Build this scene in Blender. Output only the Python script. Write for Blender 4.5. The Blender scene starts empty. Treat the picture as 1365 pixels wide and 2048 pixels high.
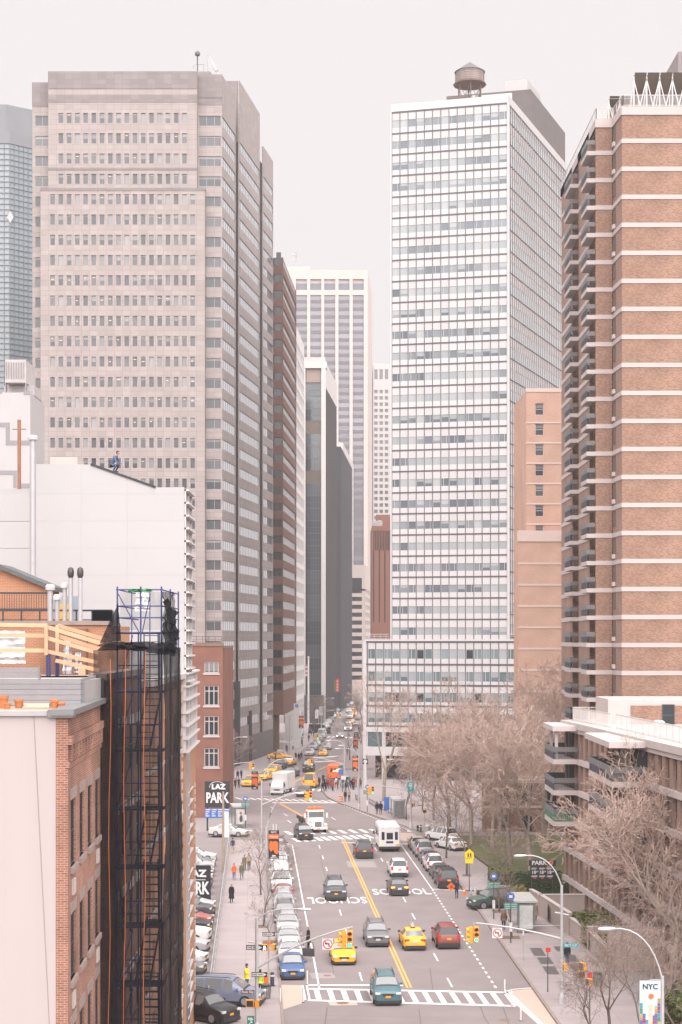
import bpy, math, random
from mathutils import Vector, Matrix
random.seed(7)
R = math.radians
sc = bpy.context.scene
COL = sc.collection
# ------------------------------------------------------------------ camera
F, H, VH, U0 = 3300.0, 24.0, 1278.0, 682.5       # focal length in photo pixels, eye height, horizon row, centre column
cam = bpy.data.cameras.new('camera'); camo = bpy.data.objects.new('camera', cam); COL.objects.link(camo)
camo.location = (0, 0, H); camo.rotation_euler = (R(90), 0, 0)
cam.sensor_fit = 'VERTICAL'; cam.sensor_height = 36; cam.sensor_width = 24
cam.lens = F/2048*36; cam.shift_y = (VH-1024)/2048
cam.clip_start = 0.5; cam.clip_end = 9000
sc.camera = camo
# ------------------------------------------------------------------ overcast sky, soft sun, exposure
SUN_EL, SUN_AZ = 60, 170
w = bpy.data.worlds.new('World'); sc.world = w; w.use_nodes = True
nt = w.node_tree; nt.nodes.clear()
out = nt.nodes.new('ShaderNodeOutputWorld')
sky = nt.nodes.new('ShaderNodeTexSky'); sky.sky_type = 'NISHITA'; sky.sun_disc = False
sky.sun_elevation = R(SUN_EL); sky.sun_rotation = R(SUN_AZ); sky.air_density = 1; sky.dust_density = 6
b1 = nt.nodes.new('ShaderNodeBackground'); b1.inputs['Strength'].default_value = 0.0007
b2 = nt.nodes.new('ShaderNodeBackground'); b2.inputs['Color'].default_value = (1.0, 0.95, 0.955, 1)
b2.inputs['Strength'].default_value = 0.118
ad = nt.nodes.new('ShaderNodeAddShader')
nt.links.new(sky.outputs[0], b1.inputs['Color'])
nt.links.new(b1.outputs[0], ad.inputs[0]); nt.links.new(b2.outputs[0], ad.inputs[1])
nt.links.new(ad.outputs[0], out.inputs['Surface'])
sl = bpy.data.lights.new('sun', 'SUN'); sl.energy = 1.5; sl.angle = R(110); sl.color = (1.0, 0.955, 0.94)
so = bpy.data.objects.new('sun', sl); COL.objects.link(so)
az = R(SUN_AZ)
sd = Vector((math.sin(az)*math.cos(R(SUN_EL)), math.cos(az)*math.cos(R(SUN_EL)), math.sin(R(SUN_EL))))
so.rotation_euler = sd.to_track_quat('Z', 'Y').to_euler()
vs = sc.view_settings; vs.view_transform = 'Standard'; vs.look = 'None'; vs.exposure = 2.9; vs.gamma = 1
cy = sc.cycles
cy.use_denoising = True; cy.max_bounces = 6; cy.diffuse_bounces = 3; cy.glossy_bounces = 3; cy.transmission_bounces = 4
cy.volume_bounces = 1; cy.transparent_max_bounces = 24; cy.sample_clamp_indirect = 6

# ------------------------------------------------------------------ helpers
def G(u, v, z=0.0):
    Y = F*(H-z)/(v-VH); return ((u-U0)*Y/F, Y)
def P(u, v, Y):
    return ((u-U0)*Y/F, Y, H-(v-VH)*Y/F)
def Xat(u, Y): return (u-U0)*Y/F
def Zat(v, Y): return H-(v-VH)*Y/F

MATS = {}
def _pr(name):
    m = bpy.data.materials.new(name); m.use_nodes = True
    return m, m.node_tree.nodes, m.node_tree.links, m.node_tree.nodes['Principled BSDF']
def mat(name, col, rough=.8, var=.12, scale=1.5, metal=0.0, spec=.4, bump=0.0, rnd=0.0, streak=False, coat=0.0):
    """plain surface with uneven tone: noise in object space, optional per-object tone shift"""
    if name in MATS: return MATS[name]
    m, N, L, p = _pr(name)
    p.inputs['Roughness'].default_value = rough; p.inputs['Metallic'].default_value = metal
    p.inputs['Specular IOR Level'].default_value = spec; p.inputs['Coat Weight'].default_value = coat
    p.inputs['Base Color'].default_value = (*col, 1)
    if var > 0 or rnd > 0:
        tc = N.new('ShaderNodeTexCoord'); nz = N.new('ShaderNodeTexNoise'); nz.inputs['Scale'].default_value = scale
        nz.inputs['Detail'].default_value = 5; nz.inputs['Roughness'].default_value = .65
        if streak:
            mp = N.new('ShaderNodeMapping'); mp.inputs['Scale'].default_value = (1, 1, .12)
            L.new(tc.outputs['Object'], mp.inputs[0]); L.new(mp.outputs[0], nz.inputs['Vector'])
        else: L.new(tc.outputs['Object'], nz.inputs['Vector'])
        mr = N.new('ShaderNodeMapRange'); mr.inputs['From Min'].default_value = .25; mr.inputs['From Max'].default_value = .75
        mr.inputs['To Min'].default_value = 1-var; mr.inputs['To Max'].default_value = 1+var
        L.new(nz.outputs['Fac'], mr.inputs['Value'])
        val = mr.outputs[0]
        if rnd > 0:
            oi = N.new('ShaderNodeObjectInfo'); r2 = N.new('ShaderNodeMapRange')
            r2.inputs['To Min'].default_value = 1-rnd; r2.inputs['To Max'].default_value = 1+rnd
            L.new(oi.outputs['Random'], r2.inputs['Value'])
            mm = N.new('ShaderNodeMath'); mm.operation = 'MULTIPLY'; L.new(val, mm.inputs[0]); L.new(r2.outputs[0], mm.inputs[1]); val = mm.outputs[0]
        mx = N.new('ShaderNodeVectorMath'); mx.operation = 'SCALE'; mx.inputs[0].default_value = col
        L.new(val, mx.inputs['Scale']); L.new(mx.outputs[0], p.inputs['Base Color'])
        if bump > 0:
            bp = N.new('ShaderNodeBump'); bp.inputs['Strength'].default_value = bump; bp.inputs['Distance'].default_value = .02
            L.new(nz.outputs['Fac'], bp.inputs['Height']); L.new(bp.outputs[0], p.inputs['Normal'])
    MATS[name] = m; return m
def brick(name, c1, c2, mortar, bw=.22, bh=.075, patch=.25):
    """running-bond brick at real size, in object space (works on any upright axis-aligned face)"""
    if name in MATS: return MATS[name]
    m, N, L, p = _pr(name); p.inputs['Roughness'].default_value = .9; p.inputs['Specular IOR Level'].default_value = .2
    tc = N.new('ShaderNodeTexCoord'); sx = N.new('ShaderNodeSeparateXYZ'); L.new(tc.outputs['Object'], sx.inputs[0])
    a = N.new('ShaderNodeMath'); a.operation = 'ADD'; L.new(sx.outputs[0], a.inputs[0]); L.new(sx.outputs[1], a.inputs[1])
    cx = N.new('ShaderNodeCombineXYZ'); L.new(a.outputs[0], cx.inputs[0]); L.new(sx.outputs[2], cx.inputs[1])
    bt = N.new('ShaderNodeTexBrick'); bt.inputs['Scale'].default_value = 1
    bt.inputs['Brick Width'].default_value = bw; bt.inputs['Row Height'].default_value = bh
    bt.inputs['Mortar Size'].default_value = .009; bt.inputs['Bias'].default_value = -.1
    bt.inputs['Color1'].default_value = (*c1, 1); bt.inputs['Color2'].default_value = (*c2, 1); bt.inputs['Mortar'].default_value = (*mortar, 1)
    L.new(cx.outputs[0], bt.inputs['Vector'])
    nz = N.new('ShaderNodeTexNoise'); nz.inputs['Scale'].default_value = .35; nz.inputs['Detail'].default_value = 6; L.new(tc.outputs['Object'], nz.inputs['Vector'])
    mr = N.new('ShaderNodeMapRange'); mr.inputs['From Min'].default_value = .3; mr.inputs['From Max'].default_value = .7
    mr.inputs['To Min'].default_value = 1-patch; mr.inputs['To Max'].default_value = 1+patch; L.new(nz.outputs['Fac'], mr.inputs['Value'])
    mx = N.new('ShaderNodeVectorMath'); mx.operation = 'SCALE'; L.new(bt.outputs['Color'], mx.inputs[0]); L.new(mr.outputs[0], mx.inputs['Scale'])
    L.new(mx.outputs[0], p.inputs['Base Color'])
    bp = N.new('ShaderNodeBump'); bp.inputs['Strength'].default_value = .4; bp.inputs['Distance'].default_value = .01; bp.invert = True
    L.new(bt.outputs['Fac'], bp.inputs['Height']); L.new(bp.outputs[0], p.inputs['Normal'])
    MATS[name] = m; return m
def panel(name, col, pw, ph, joint=(.3, .27, .26), var=.12, rough=.6, jw=.03):
    """stone cladding panels too far away to be cut one by one"""
    if name in MATS: return MATS[name]
    m = brick(name, [c*(1-var) for c in col], [c*(1+var) for c in col], joint, pw, ph, .07)
    N = m.node_tree.nodes
    for n in N:
        if n.type == 'TEX_BRICK': n.offset = 0; n.inputs['Mortar Size'].default_value = jw
        if n.type == 'BSDF_PRINCIPLED': n.inputs['Roughness'].default_value = rough
    return m
def glass(name, dark, light=None, rough=.06, spec=.6, wave=0.0):
    """window glass: dark room or drawn blind behind it (tone by pane), mirror-like front"""
    if name in MATS: return MATS[name]
    m, N, L, p = _pr(name); p.inputs['Roughness'].default_value = rough; p.inputs['Specular IOR Level'].default_value = spec
    p.inputs['Base Color'].default_value = (*dark, 1)
    if light:
        oi = N.new('ShaderNodeObjectInfo'); cr = N.new('ShaderNodeValToRGB')
        cr.color_ramp.elements[0].color = (*dark, 1); cr.color_ramp.elements[1].color = (*light, 1)
        cr.color_ramp.elements[0].position = .3; L.new(oi.outputs['Random'], cr.inputs[0]); L.new(cr.outputs[0], p.inputs['Base Color'])
    if wave:
        tc = N.new('ShaderNodeTexCoord'); nz = N.new('ShaderNodeTexNoise'); nz.inputs['Scale'].default_value = .5
        L.new(tc.outputs['Object'], nz.inputs['Vector'])
        bp = N.new('ShaderNodeBump'); bp.inputs['Strength'].default_value = wave; bp.inputs['Distance'].default_value = .3
        L.new(nz.outputs['Fac'], bp.inputs['Height']); L.new(bp.outputs[0], p.inputs['Normal'])
    MATS[name] = m; return m
def mirror_glass(name, col, rough=.05, wave=.0, metal=.75):
    """coated reflective glazing"""
    if name in MATS: return MATS[name]
    m = glass(name, col, None, rough, .8, wave); m.node_tree.nodes['Principled BSDF'].inputs['Metallic'].default_value = metal; return m
def emit(name, col, s):
    if name in MATS: return MATS[name]
    m, N, L, p = _pr(name); p.inputs['Base Color'].default_value = (*col, 1)
    p.inputs['Emission Color'].default_value = (*col, 1); p.inputs['Emission Strength'].default_value = s
    MATS[name] = m; return m

class MB:
    """collects faces, makes one mesh"""
    def __init__(s): s.v = []; s.f = []; s.m = []
    def face(s, pts, m=0):
        b = len(s.v); s.v += [tuple(p) for p in pts]; s.f.append(tuple(range(b, b+len(pts)))); s.m.append(m)
    def box(s, x0, x1, y0, y1, z0, z1, m=0):
        b = len(s.v)
        s.v += [(x0,y0,z0),(x1,y0,z0),(x1,y1,z0),(x0,y1,z0),(x0,y0,z1),(x1,y0,z1),(x1,y1,z1),(x0,y1,z1)]
        for q in ((0,3,2,1),(4,5,6,7),(0,1,5,4),(1,2,6,5),(2,3,7,6),(3,0,4,7)):
            s.f.append(tuple(b+i for i in q)); s.m.append(m)
    def prism(s, pts, z0, z1, m=0):
        """upright prism over a polygon (counter-clockwise seen from above)"""
        n = len(pts); b = len(s.v)
        s.v += [(x, y, z0) for x, y in pts]+[(x, y, z1) for x, y in pts]
        s.f.append(tuple(b+n-1-i for i in range(n))); s.m.append(m)
        s.f.append(tuple(b+n+i for i in range(n))); s.m.append(m)
        for i in range(n):
            j = (i+1) % n; s.f.append((b+i, b+j, b+n+j, b+n+i)); s.m.append(m)
    def tube(s, pts, r, r2=None, n=6, m=0, caps=True):
        pts = [Vector(p) for p in pts]; k = len(pts); b = len(s.v); r2 = r if r2 is None else r2
        for i, p in enumerate(pts):
            t = (pts[min(i+1, k-1)]-pts[max(i-1, 0)]).normalized()
            a = t.cross(Vector((0, 0, 1)) if abs(t.z) < .95 else Vector((1, 0, 0))).normalized(); c = t.cross(a)
            rr = r+(r2-r)*i/max(1, k-1)
            for j in range(n):
                q = 2*math.pi*j/n; s.v.append(tuple(p+(a*math.cos(q)+c*math.sin(q))*rr))
        for i in range(k-1):
            for j in range(n):
                j2 = (j+1) % n; s.f.append((b+i*n+j, b+i*n+j2, b+(i+1)*n+j2, b+(i+1)*n+j)); s.m.append(m)
        if caps:
            s.f.append(tuple(b+n-1-j for j in range(n))); s.m.append(m)
            s.f.append(tuple(b+(k-1)*n+j for j in range(n))); s.m.append(m)
    def bar(s, a, b, w_, h_=None, m=0):
        """square bar between two points"""
        h_ = h_ or w_; a = Vector(a); b = Vector(b); t = (b-a).normalized()
        x = t.cross(Vector((0, 0, 1)) if abs(t.z) < .95 else Vector((0, 1, 0))).normalized()*w_/2; z = x.cross(t).normalized()*h_/2
        i = len(s.v)
        for p in (a, b): s.v += [tuple(p-x-z), tuple(p+x-z), tuple(p+x+z), tuple(p-x+z)]
        for q in ((0,3,2,1),(4,5,6,7),(0,1,5,4),(1,2,6,5),(2,3,7,6),(3,0,4,7)):
            s.f.append(tuple(i+k for k in q)); s.m.append(m)
    def lathe(s, prof, n=12, o=(0, 0, 0), m=0):
        b = len(s.v); k = len(prof)
        for r, z in prof:
            for j in range(n):
                q = 2*math.pi*j/n; s.v.append((o[0]+r*math.cos(q), o[1]+r*math.sin(q), o[2]+z))
        for i in range(k-1):
            for j in range(n):
                j2 = (j+1) % n; s.f.append((b+i*n+j, b+i*n+j2, b+(i+1)*n+j2, b+(i+1)*n+j)); s.m.append(m)
        s.f.append(tuple(b+n-1-j for j in range(n))); s.m.append(m)
        s.f.append(tuple(b+(k-1)*n+j for j in range(n))); s.m.append(m)
    def mesh(s, name, mats, smooth=None):
        me = bpy.data.meshes.new(name); me.from_pydata(s.v, [], s.f)
        if not isinstance(mats, (list, tuple)): mats = [mats]
        for q in mats: me.materials.append(q)
        if len(mats) > 1: me.polygons.foreach_set('material_index', s.m)
        if smooth is not None:
            me.polygons.foreach_set('use_smooth', [True]*len(me.polygons)); me.set_sharp_from_angle(angle=R(smooth))
        me.update(); return me
    def build(s, name, mats, parent=None, loc=(0, 0, 0), rz=0.0, smooth=None):
        return put(name, s.mesh(name, mats, smooth), parent, loc, rz)
def put(name, me, parent=None, loc=(0, 0, 0), rz=0.0, rot=None, scale=None):
    o = bpy.data.objects.new(name, me); COL.objects.link(o); o.parent = parent
    o.location = loc; o.rotation_euler = rot or (0, 0, rz)
    if scale: o.scale = scale
    return o
def tag(o, label=None, cat=None, group=None, kind=None):
    if label: o['label'] = label
    if cat: o['category'] = cat
    if group: o['group'] = group
    if kind: o['kind'] = kind
    return o
def thing(name, label, cat, loc=(0, 0, 0), rz=0.0, group=None):
    o = bpy.data.objects.new(name, None); COL.objects.link(o); o.empty_display_size = .3
    o.location = loc; o.rotation_euler = (0, 0, rz); return tag(o, label, cat, group)
def struct(name, me_or_mb, m, parent=None, loc=(0,0,0)):
    o = me_or_mb.build(name, m, parent, loc)
    if parent is None: o['kind'] = 'structure'
    return o
def text_mesh(txt, size, m, bold=0.0, extrude=.004):
    c = bpy.data.curves.new('lettering', 'FONT'); c.body = txt; c.size = size; c.align_x = 'CENTER'; c.align_y = 'CENTER'
    c.extrude = extrude; c.offset = bold; c.resolution_u = 2
    o = bpy.data.objects.new('tmp_text', c)
    me = bpy.data.meshes.new_from_object(o)
    bpy.data.objects.remove(o); me.materials.clear(); me.materials.append(m); me.name = 'lettering'
    return me
def front_text(txt, size, m, parent, loc, bold=0.0, sx=1.0, name='lettering', flip=False):
    """lettering standing upright, read from -y (or from +y with flip)"""
    return put(name, text_mesh(txt, size, m, bold), parent, loc, rot=(R(90), 0, R(180) if flip else 0), scale=(sx, 1, 1))

# ---- facades: local x to the right seen from outside, y inwards, z up
def frame(A, B):
    d = Vector((B[0]-A[0], B[1]-A[1])); return (A[0], A[1], 0), math.atan2(d.y, d.x), d.length
def grid_wall(mb, x0, x1, z0, z1, xs, zs, t=.35, m=0, y0=0.0):
    """wall with recessed openings: full-width bands between rows, piers between openings"""
    z = z0
    for a, b in list(zs)+[(z1, z1)]:
        if a-z > .01: mb.box(x0, x1, y0, y0+t, z, a, m)
        if b > a:
            x = x0
            for c, d in list(xs)+[(x1, x1)]:
                if c-x > .01: mb.box(x, c, y0, y0+t, a, b, m)
                x = d
        z = b
def window_mesh(name, w_, h_, mats, blind=0.0, mull=(), trans=(), fw=.05, depth=.08):
    """frame (slot 0), pane (1), drawn blind behind glass (2)"""
    mb = MB()
    for a in ((0, w_, 0, fw), (0, w_, h_-fw, h_)): mb.box(a[0], a[1], 0, depth, a[2], a[3], 0)
    for a in ((0, fw), (w_-fw, w_)): mb.box(a[0], a[1], 0, depth, fw, h_-fw, 0)
    for x in mull: mb.box(x-fw/2, x+fw/2, 0, depth, fw, h_-fw, 0)
    for z in trans: mb.box(fw, w_-fw, .01, depth, z-fw/2, z+fw/2, 0)
    zb = fw+(h_-2*fw)*(1-blind)
    y = depth*.6
    if zb > fw+.01: mb.face([(fw, y, fw), (w_-fw, y, fw), (w_-fw, y, zb), (fw, y, zb)], 1)
    if blind > .01: mb.face([(fw, y, zb), (w_-fw, y, zb), (w_-fw, y, h_-fw), (fw, y, h_-fw)], 2)
    return mb.mesh(name, mats)

# ---------------- figure meshes (grown once, reused)
def grow(verts, edges, radii):
    me = bpy.data.meshes.new('figure'); me.from_pydata(verts, edges, []); o = bpy.data.objects.new('tmp_figure', me); COL.objects.link(o)
    md = o.modifiers.new('s', 'SKIN'); md.use_smooth_shade = True
    if not me.skin_vertices: me.attributes.new  # created with the modifier
    for i, r_ in enumerate(radii): me.skin_vertices[0].data[i].radius = r_ if isinstance(r_, tuple) else (r_, r_)
    me.skin_vertices[0].data[0].use_root = True
    sb = o.modifiers.new('d', 'SUBSURF'); sb.levels = 1; sb.render_levels = 1
    bpy.context.view_layer.update()
    res = bpy.data.meshes.new_from_object(o.evaluated_get(bpy.context.evaluated_depsgraph_get())); bpy.data.objects.remove(o); return res
def figure_mesh(step=.25, armL=.12, armR=-.12, raiseR=0.0, bare=False, crouch=False):
    """walking or standing adult 1.75 m, facing -y; slots: skin, top, trousers, shoes"""
    V, E, Rr = [], [], []
    def add(p, r_, par=None):
        V.append(p); Rr.append(r_); i = len(V)-1
        if par is not None: E.append((par, i))
        return i
    pz = .93 if not crouch else .42
    dz = pz-.93; ly = -.30 if crouch else 0     # lean
    pel = add((0, 0, pz), (.15, .105)); sp = add((0, ly*.4, 1.13+dz), (.135, .10), pel); ch = add((0, ly, 1.36+dz), (.165, .115), sp)
    nk = add((0, ly*1.2, 1.47+dz), .062, ch); n2 = add((0, ly*1.3-.01, 1.53+dz), .052, nk); hl = add((0, ly*1.4-.015, 1.59+dz), (.068, .075), n2); hm = add((0, ly*1.45-.01, 1.67+dz), (.076, .092), hl); ht = add((0, ly*1.45, 1.745+dz), (.058, .07), hm)
    add((0, ly*1.45-.115, 1.645+dz), .014, hm)
    for sx, sw in ((1, armL), (-1, armR)):
        add((sx*.083, ly*1.45, 1.655+dz), .016, hm)
        sh_ = add((sx*.17, ly, 1.41+dz), .066, ch)
        if raiseR and sx < 0: el = add((sx*.24, -.12, 1.18), .045, sh_); wr = add((sx*.25, -.38, 1.2), .032, el); hd = Vector((0, -1, .05))
        elif crouch: el = add((sx*.24, ly-.12, 1.1+dz), .05, sh_); wr = add((sx*.14, ly-.35, .95+dz), .033, el); hd = Vector((-sx*.3, -.8, -.3))
        else: el = add((sx*.225, sw*.35+.03, 1.13), .046, sh_); wr = add((sx*.235, sw-.03, .89), .032, el); hd = Vector((0, sw*.15-.1, -1)).normalized()
        w0 = Vector(V[wr]); pa = add(tuple(w0+hd*.075), (.036, .024), wr); p0 = Vector(V[pa])
        side = Vector((0, 1, 0)) if not raiseR else Vector((1, 0, 0))
        for k, ln in enumerate((.055, .065, .06, .045)):
            b = p0+hd*.03+side*(.024-.016*k); f1 = add(tuple(b), .009, pa); f2 = add(tuple(b+hd*ln*.6+Vector((-sx*.004, 0, 0))), .008, f1); add(tuple(b+hd*ln+Vector((-sx*.016, 0, 0))), .007, f2)
        tb = add(tuple(w0+hd*.04-side*.035), .011, wr); add(tuple(w0+hd*.085-side*.055), .009, tb)
    for sx, st in ((1, step), (-1, -step)):
        if crouch:
            hip = add((sx*.09, 0, .40), .1, pel); kn = add((sx*.16, -.42, .42), .066, hip); an = add((sx*.15, -.2, .08), .045, kn); add((sx*.16, -.38, .035), .035, an)
        else:
            hip = add((sx*.088, 0, .88), (.092, .1), pel); kn = add((sx*.095, st*.45-.04, .49), .063, hip); an = add((sx*.095, st+.03, .10+max(0, st)*.18), .043, kn); add((sx*.105, st-.10, .045+max(0, st)*.05), (.042, .034), an); 
    me = grow(V, E, Rr)
    hands = [Vector(V[i]) for i in range(len(V)) if Rr[i] in (.009, .008, .007, .011) or Rr[i] == (.036, .024)]
    for p in me.polygons:
        c = p.center
        if c.z > 1.485+dz: k = 0
        elif any((c-h).length < .055 for h in hands): k = 0
        elif c.z < .085: k = 3
        elif c.z < .92+dz*.9 and abs(c.x) < .19 and not (crouch and c.y < -.25 and c.z > .45): k = 2
        else: k = 1
        p.material_index = k
    for i in range(4): me.materials.append(None)
    return me
FIG = {'walk': figure_mesh(.24, .14, -.16), 'walk2': figure_mesh(-.2, -.14, .12), 'stand': figure_mesh(.04, .02, .0), 'hold': figure_mesh(.03, .02, 0, raiseR=1.0), 'crouch': figure_mesh(crouch=True)}
# ================================================================== ground, road, pavements
M_ground = mat('ground_paving', (.20, .178, .17), .9, .1, .15)
M_asph = mat('asphalt', (.170, .144, .143), .85, .12, .3, spec=.3, bump=.1)
M_asph2 = mat('asphalt_patch', (.23, .205, .2), .85, .1, .8)
M_walk = mat('concrete_slab', (.242, .205, .203), .85, .07, .7, rnd=.06)
M_joint = mat('slab_joint', (.165, .14, .135), .9, .1, 2)
M_kerb = mat('steel_faced_kerb', (.20, .155, .135), .7, .2, 2)
M_white = mat('road_paint_white', (.55, .52, .51), .6, .22, 5)
M_yel = mat('road_paint_yellow', (.62, .30, .06), .6, .15, 4)
M_peach = mat('epoxy_gravel_beige', (.36, .275, .23), .9, .08, 3)
M_dirt = mat('tree_pit_soil', (.12, .085, .06), .95, .3, 6)
M_rust = mat('rusty_iron', (.16, .10, .075), .8, .25, 4)
M_grass = mat('lawn', (.085, .085, .038), .95, .4, .6)

g = MB(); g.face([(-1500, -200, -.03), (1500, -200, -.03), (1500, 2500, -.03), (-1500, 2500, -.03)])
struct('ground', g, M_ground)

# kerb lines (left, right) of the street by distance
LK = [(40, -.36), (103, -3.69), (123, -4.75), (160, -6.7), (192, -8.3), (205, -10.3), (219, -12.6), (254, -16.9), (270, -16.6), (300, -13.6), (327, -10.7), (345, -8.6), (412, -5.6), (489, -2.8), (600, 1.2), (900, 11)]
RK = [(40, 15.7), (103, 13.57), (120, 13.0), (144, 12.25), (161, 11.65), (190, 10.2), (199.5, 9.46), (219.4, 5.75), (241.5, -.4), (250, -2.0), (262, -3.0), (300, -1.8), (331, -.5), (373, 2.2), (460, 4.4), (600, 8.0), (900, 20)]
def interp(L_, d):
    if d <= L_[0][0]: return L_[0][1]
    for (a, x), (b, y) in zip(L_, L_[1:]):
        if d <= b: return x+(y-x)*(d-a)/(b-a)
    return L_[-1][1]
def lk(d): return interp(LK, d)
def rk(d): return interp(RK, d)
ds = sorted(set([d for d, _ in LK]+[d for d, _ in RK]))
road = MB()
for a, b in zip(ds, ds[1:]):
    road.face([(lk(a)-.3, a, 0), (rk(a)+.3, a, 0), (rk(b)+.3, b, 0), (lk(b)-.3, b, 0)])
# side street at the second junction, to the right behind the plaza and to the left past the granite tower
road.face([(-60, 236, -.004), (-14, 226, -.004), (-14, 262, -.004), (-60, 272, -.004)])
road.face([(-3, 196, -.008), (60, 178, -.008), (60, 186, -.008), (6, 203, -.008)])
ROAD = struct('road', road, M_asph)
ZM = .006
def mark(pts, m=M_white, name='lane_marking', z=ZM):
    mb = MB(); mb.face([(x, y, z) for x, y in pts]); return mb.build(name, m, ROAD)
def seg(d0, d1, x0, x1, wd, m=M_white, name='lane_marking', z=ZM):
    return mark([(x0-wd/2, d0), (x0+wd/2, d0), (x1+wd/2, d1), (x1-wd/2, d1)], m, name, z)
SL = -.053
def xl(d): return -1.5+SL*(d-113.6)     # left parking line
def xy_(d): return 4.7+SL*(d-113.6)     # centre line
def xr(d): return 10.68-.043*(d-113) if d < 157 else 8.81-.051*(d-157)
seg(113.4, 192, xl(113.4), xl(192), .12, name='parking_line')
seg(192, 194.5, xl(192), xl(194)-1.0, .12, name='parking_line')
for s in (-.13, .13):
    seg(113.5, 198, xy_(113.5)+s, xy_(198)+s, .14, M_yel, 'yellow_centre_line')
    seg(206, 243, -1.4+s, -9.4+s, .14, M_yel, 'yellow_centre_line')
    seg(268, 312, -9.2+s, -2.6+s, .14, M_yel, 'yellow_centre_line')
for k in range(9):
    d = 115.8+9.15*k
    if 149 < d < 163: continue
    seg(d, d+3.0, (xl(d)+xy_(d))/2, (xl(d+3)+xy_(d+3))/2, .12, name='lane_dash')
for k in range(10):
    d = 113.8+9.15*k
    if 151 < d < 160: continue
    seg(d, d+3.0, (xr(d)+xy_(d))/2, (xr(d+3)+xy_(d+3))/2, .12, name='lane_dash')
d = 113.5
while d < 158:
    seg(d, d+.75, xr(d), xr(d+.75), .16, name='dotted_edge_dash'); d += 1.62
seg(158.5, 194, xr(158.5), xr(194), .12, name='parking_line')
mark([(xr(158.2)+.0, 158.2), (11.6, 157.2), (11.6, 157.5), (xr(158.2), 158.5)])
# near ladder crossing
def cw(x, f): # f 0 near edge, 1 far edge
    t = (x+2.2)/13.6; return (109.6+(107.9-109.6)*t)*(1-f)+(113.2+(112.0-113.2)*t)*f
for f in (0, 1):
    a = .22
    mark([(-2.2, cw(-2.2, f)-a), (11.4, cw(11.4, f)-a), (11.4, cw(11.4, f)+a), (-2.2, cw(-2.2, f)+a)], name='crossing_edge', z=ZM+.003)
for k in range(15):
    x = -1.9+k*.92
    mark([(x+.28, cw(x, 0)), (x+.64, cw(x, 0)), (x+.36, cw(x, 1)), (x, cw(x, 1))], name='crossing_bar')
seg(114.2, 114.6, 1.0, 1.0, 6.6, name='stop_line')
# double rows of bars at the mid crossing, and the far crossings
def bars(n, ua, va, ub, vb, ln, wd, skew=-.1, name='crossing_bar'):
    a = G(ua, va); b = G(ub, vb)
    for k in range(n):
        t = k/(n-1); x = a[0]+(b[0]-a[0])*t; y = a[1]+(b[1]-a[1])*t
        mark([(x-wd/2-skew*ln/2, y-ln/2), (x+wd/2-skew*ln/2, y-ln/2), (x+wd/2+skew*ln/2, y+ln/2), (x-wd/2+skew*ln/2, y+ln/2)], name=name)
bars(12, 578, 1666, 812, 1660, 3.6, .55, -.25)
bars(11, 593, 1680, 738, 1673, 3.6, .55, -.25)
mark([(-.2+.2, 194.2), (8.6, 192.8), (8.6, 193.2), (0, 194.6)], name='stop_line')
mark([(-16.2, 208), (-11.0, 206), (-11.0, 206.5), (-16.2, 208.5)], name='stop_line')
bars(14, 478, 1597, 664, 1603, 3.0, .42, -.35)
mark([G(545, 1606), G(700, 1606.6), G(700, 1605.2), G(545, 1604.6)], name='stop_line')
bars(6, 570, 1578, 640, 1580, 4, .45, .1)
bars(9, 622, 1515.5, 672, 1513, 4.5, .45, .3)
bars(7, 628, 1524, 668, 1522, 4.0, .45, .3)
bars(9, 640, 1473.5, 712, 1475, 5, .7, .1)
for k in range(22):     # dotted turning lines beyond the mid crossing
    u = 690+k*5.2; v = 1612+k*2.2; x, y = G(u, v); seg(y, y+.7, x, x, .2, name='dotted_edge_dash')
for u, v in ((575, 1632), (583, 1646), (672, 1640), (548, 1618), (600, 1551), (612, 1541)):
    x, y = G(u, v); seg(y, y+3.2, x, x-.6, .14, name='lane_dash')
seg(318, 332, -6.1, -4.6, .14, name='lane_line'); seg(332, 405, -4.6, -2.2, .14, name='lane_line')
# SCHOOL, once for each direction
for (u, v, rz) in ((803, 1784, 0), (675, 1800, math.pi)):
    x, y = G(u, v)
    o = put('lettering', text_mesh('SCHOOL', 1.0, M_white, .012, .001), ROAD, (x, y, ZM+.002), rot=(0, 0, rz+.052), scale=(1.36, 5.0, 1))
# patches, iron covers
mark([G(693, 1722.5), G(748, 1722.5), G(755, 1734.5), G(697, 1734.5)], M_asph2, 'concrete_patch', .003)
mark([G(618, 1946), G(668, 1946), G(672, 1956), G(625, 1957)], M_asph2, 'concrete_patch', .003)
mark([G(656, 2003), G(712, 2002), G(716, 2010), G(661, 2011)], M_peach, 'concrete_patch', .003)
M_tar = mat('tar_seam', (.07, .062, .062), .8, .2, 3)
for pts in ([(1005, 2010), (1018, 2048)], [(838, 2018), (842, 2048)], [(655, 2015), (650, 2048)], [(640, 1830), (720, 1834)], [(700, 1760), (735, 1790), (742, 1800)], [(960, 2012), (972, 2040), (978, 2048)], [(620, 2030), (900, 2036)], [(660, 1905), (668, 1950)], [(860, 1935), (866, 1980)], [(600, 2040), (760, 2042)], [(640, 1710), (652, 1760)]):
    q = [G(*p) for p in pts]
    for a, b in zip(q, q[1:]): mark([(a[0]-.02, a[1]), (a[0]+.03, a[1]-.03), (b[0]+.03, b[1]-.03), (b[0]-.02, b[1])], M_tar, 'tar_seam', .0035)
for u, v, r in ((686, 2006, .42), (655, 1951, .3), (830, 1722, .3), (1010, 2040, .35)):
    x, y = G(u, v); mb = MB(); mb.lathe([(r, 0), (r, .004)], 20); mb.build('manhole_cover', M_rust, ROAD, (x, y, .005))

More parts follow.
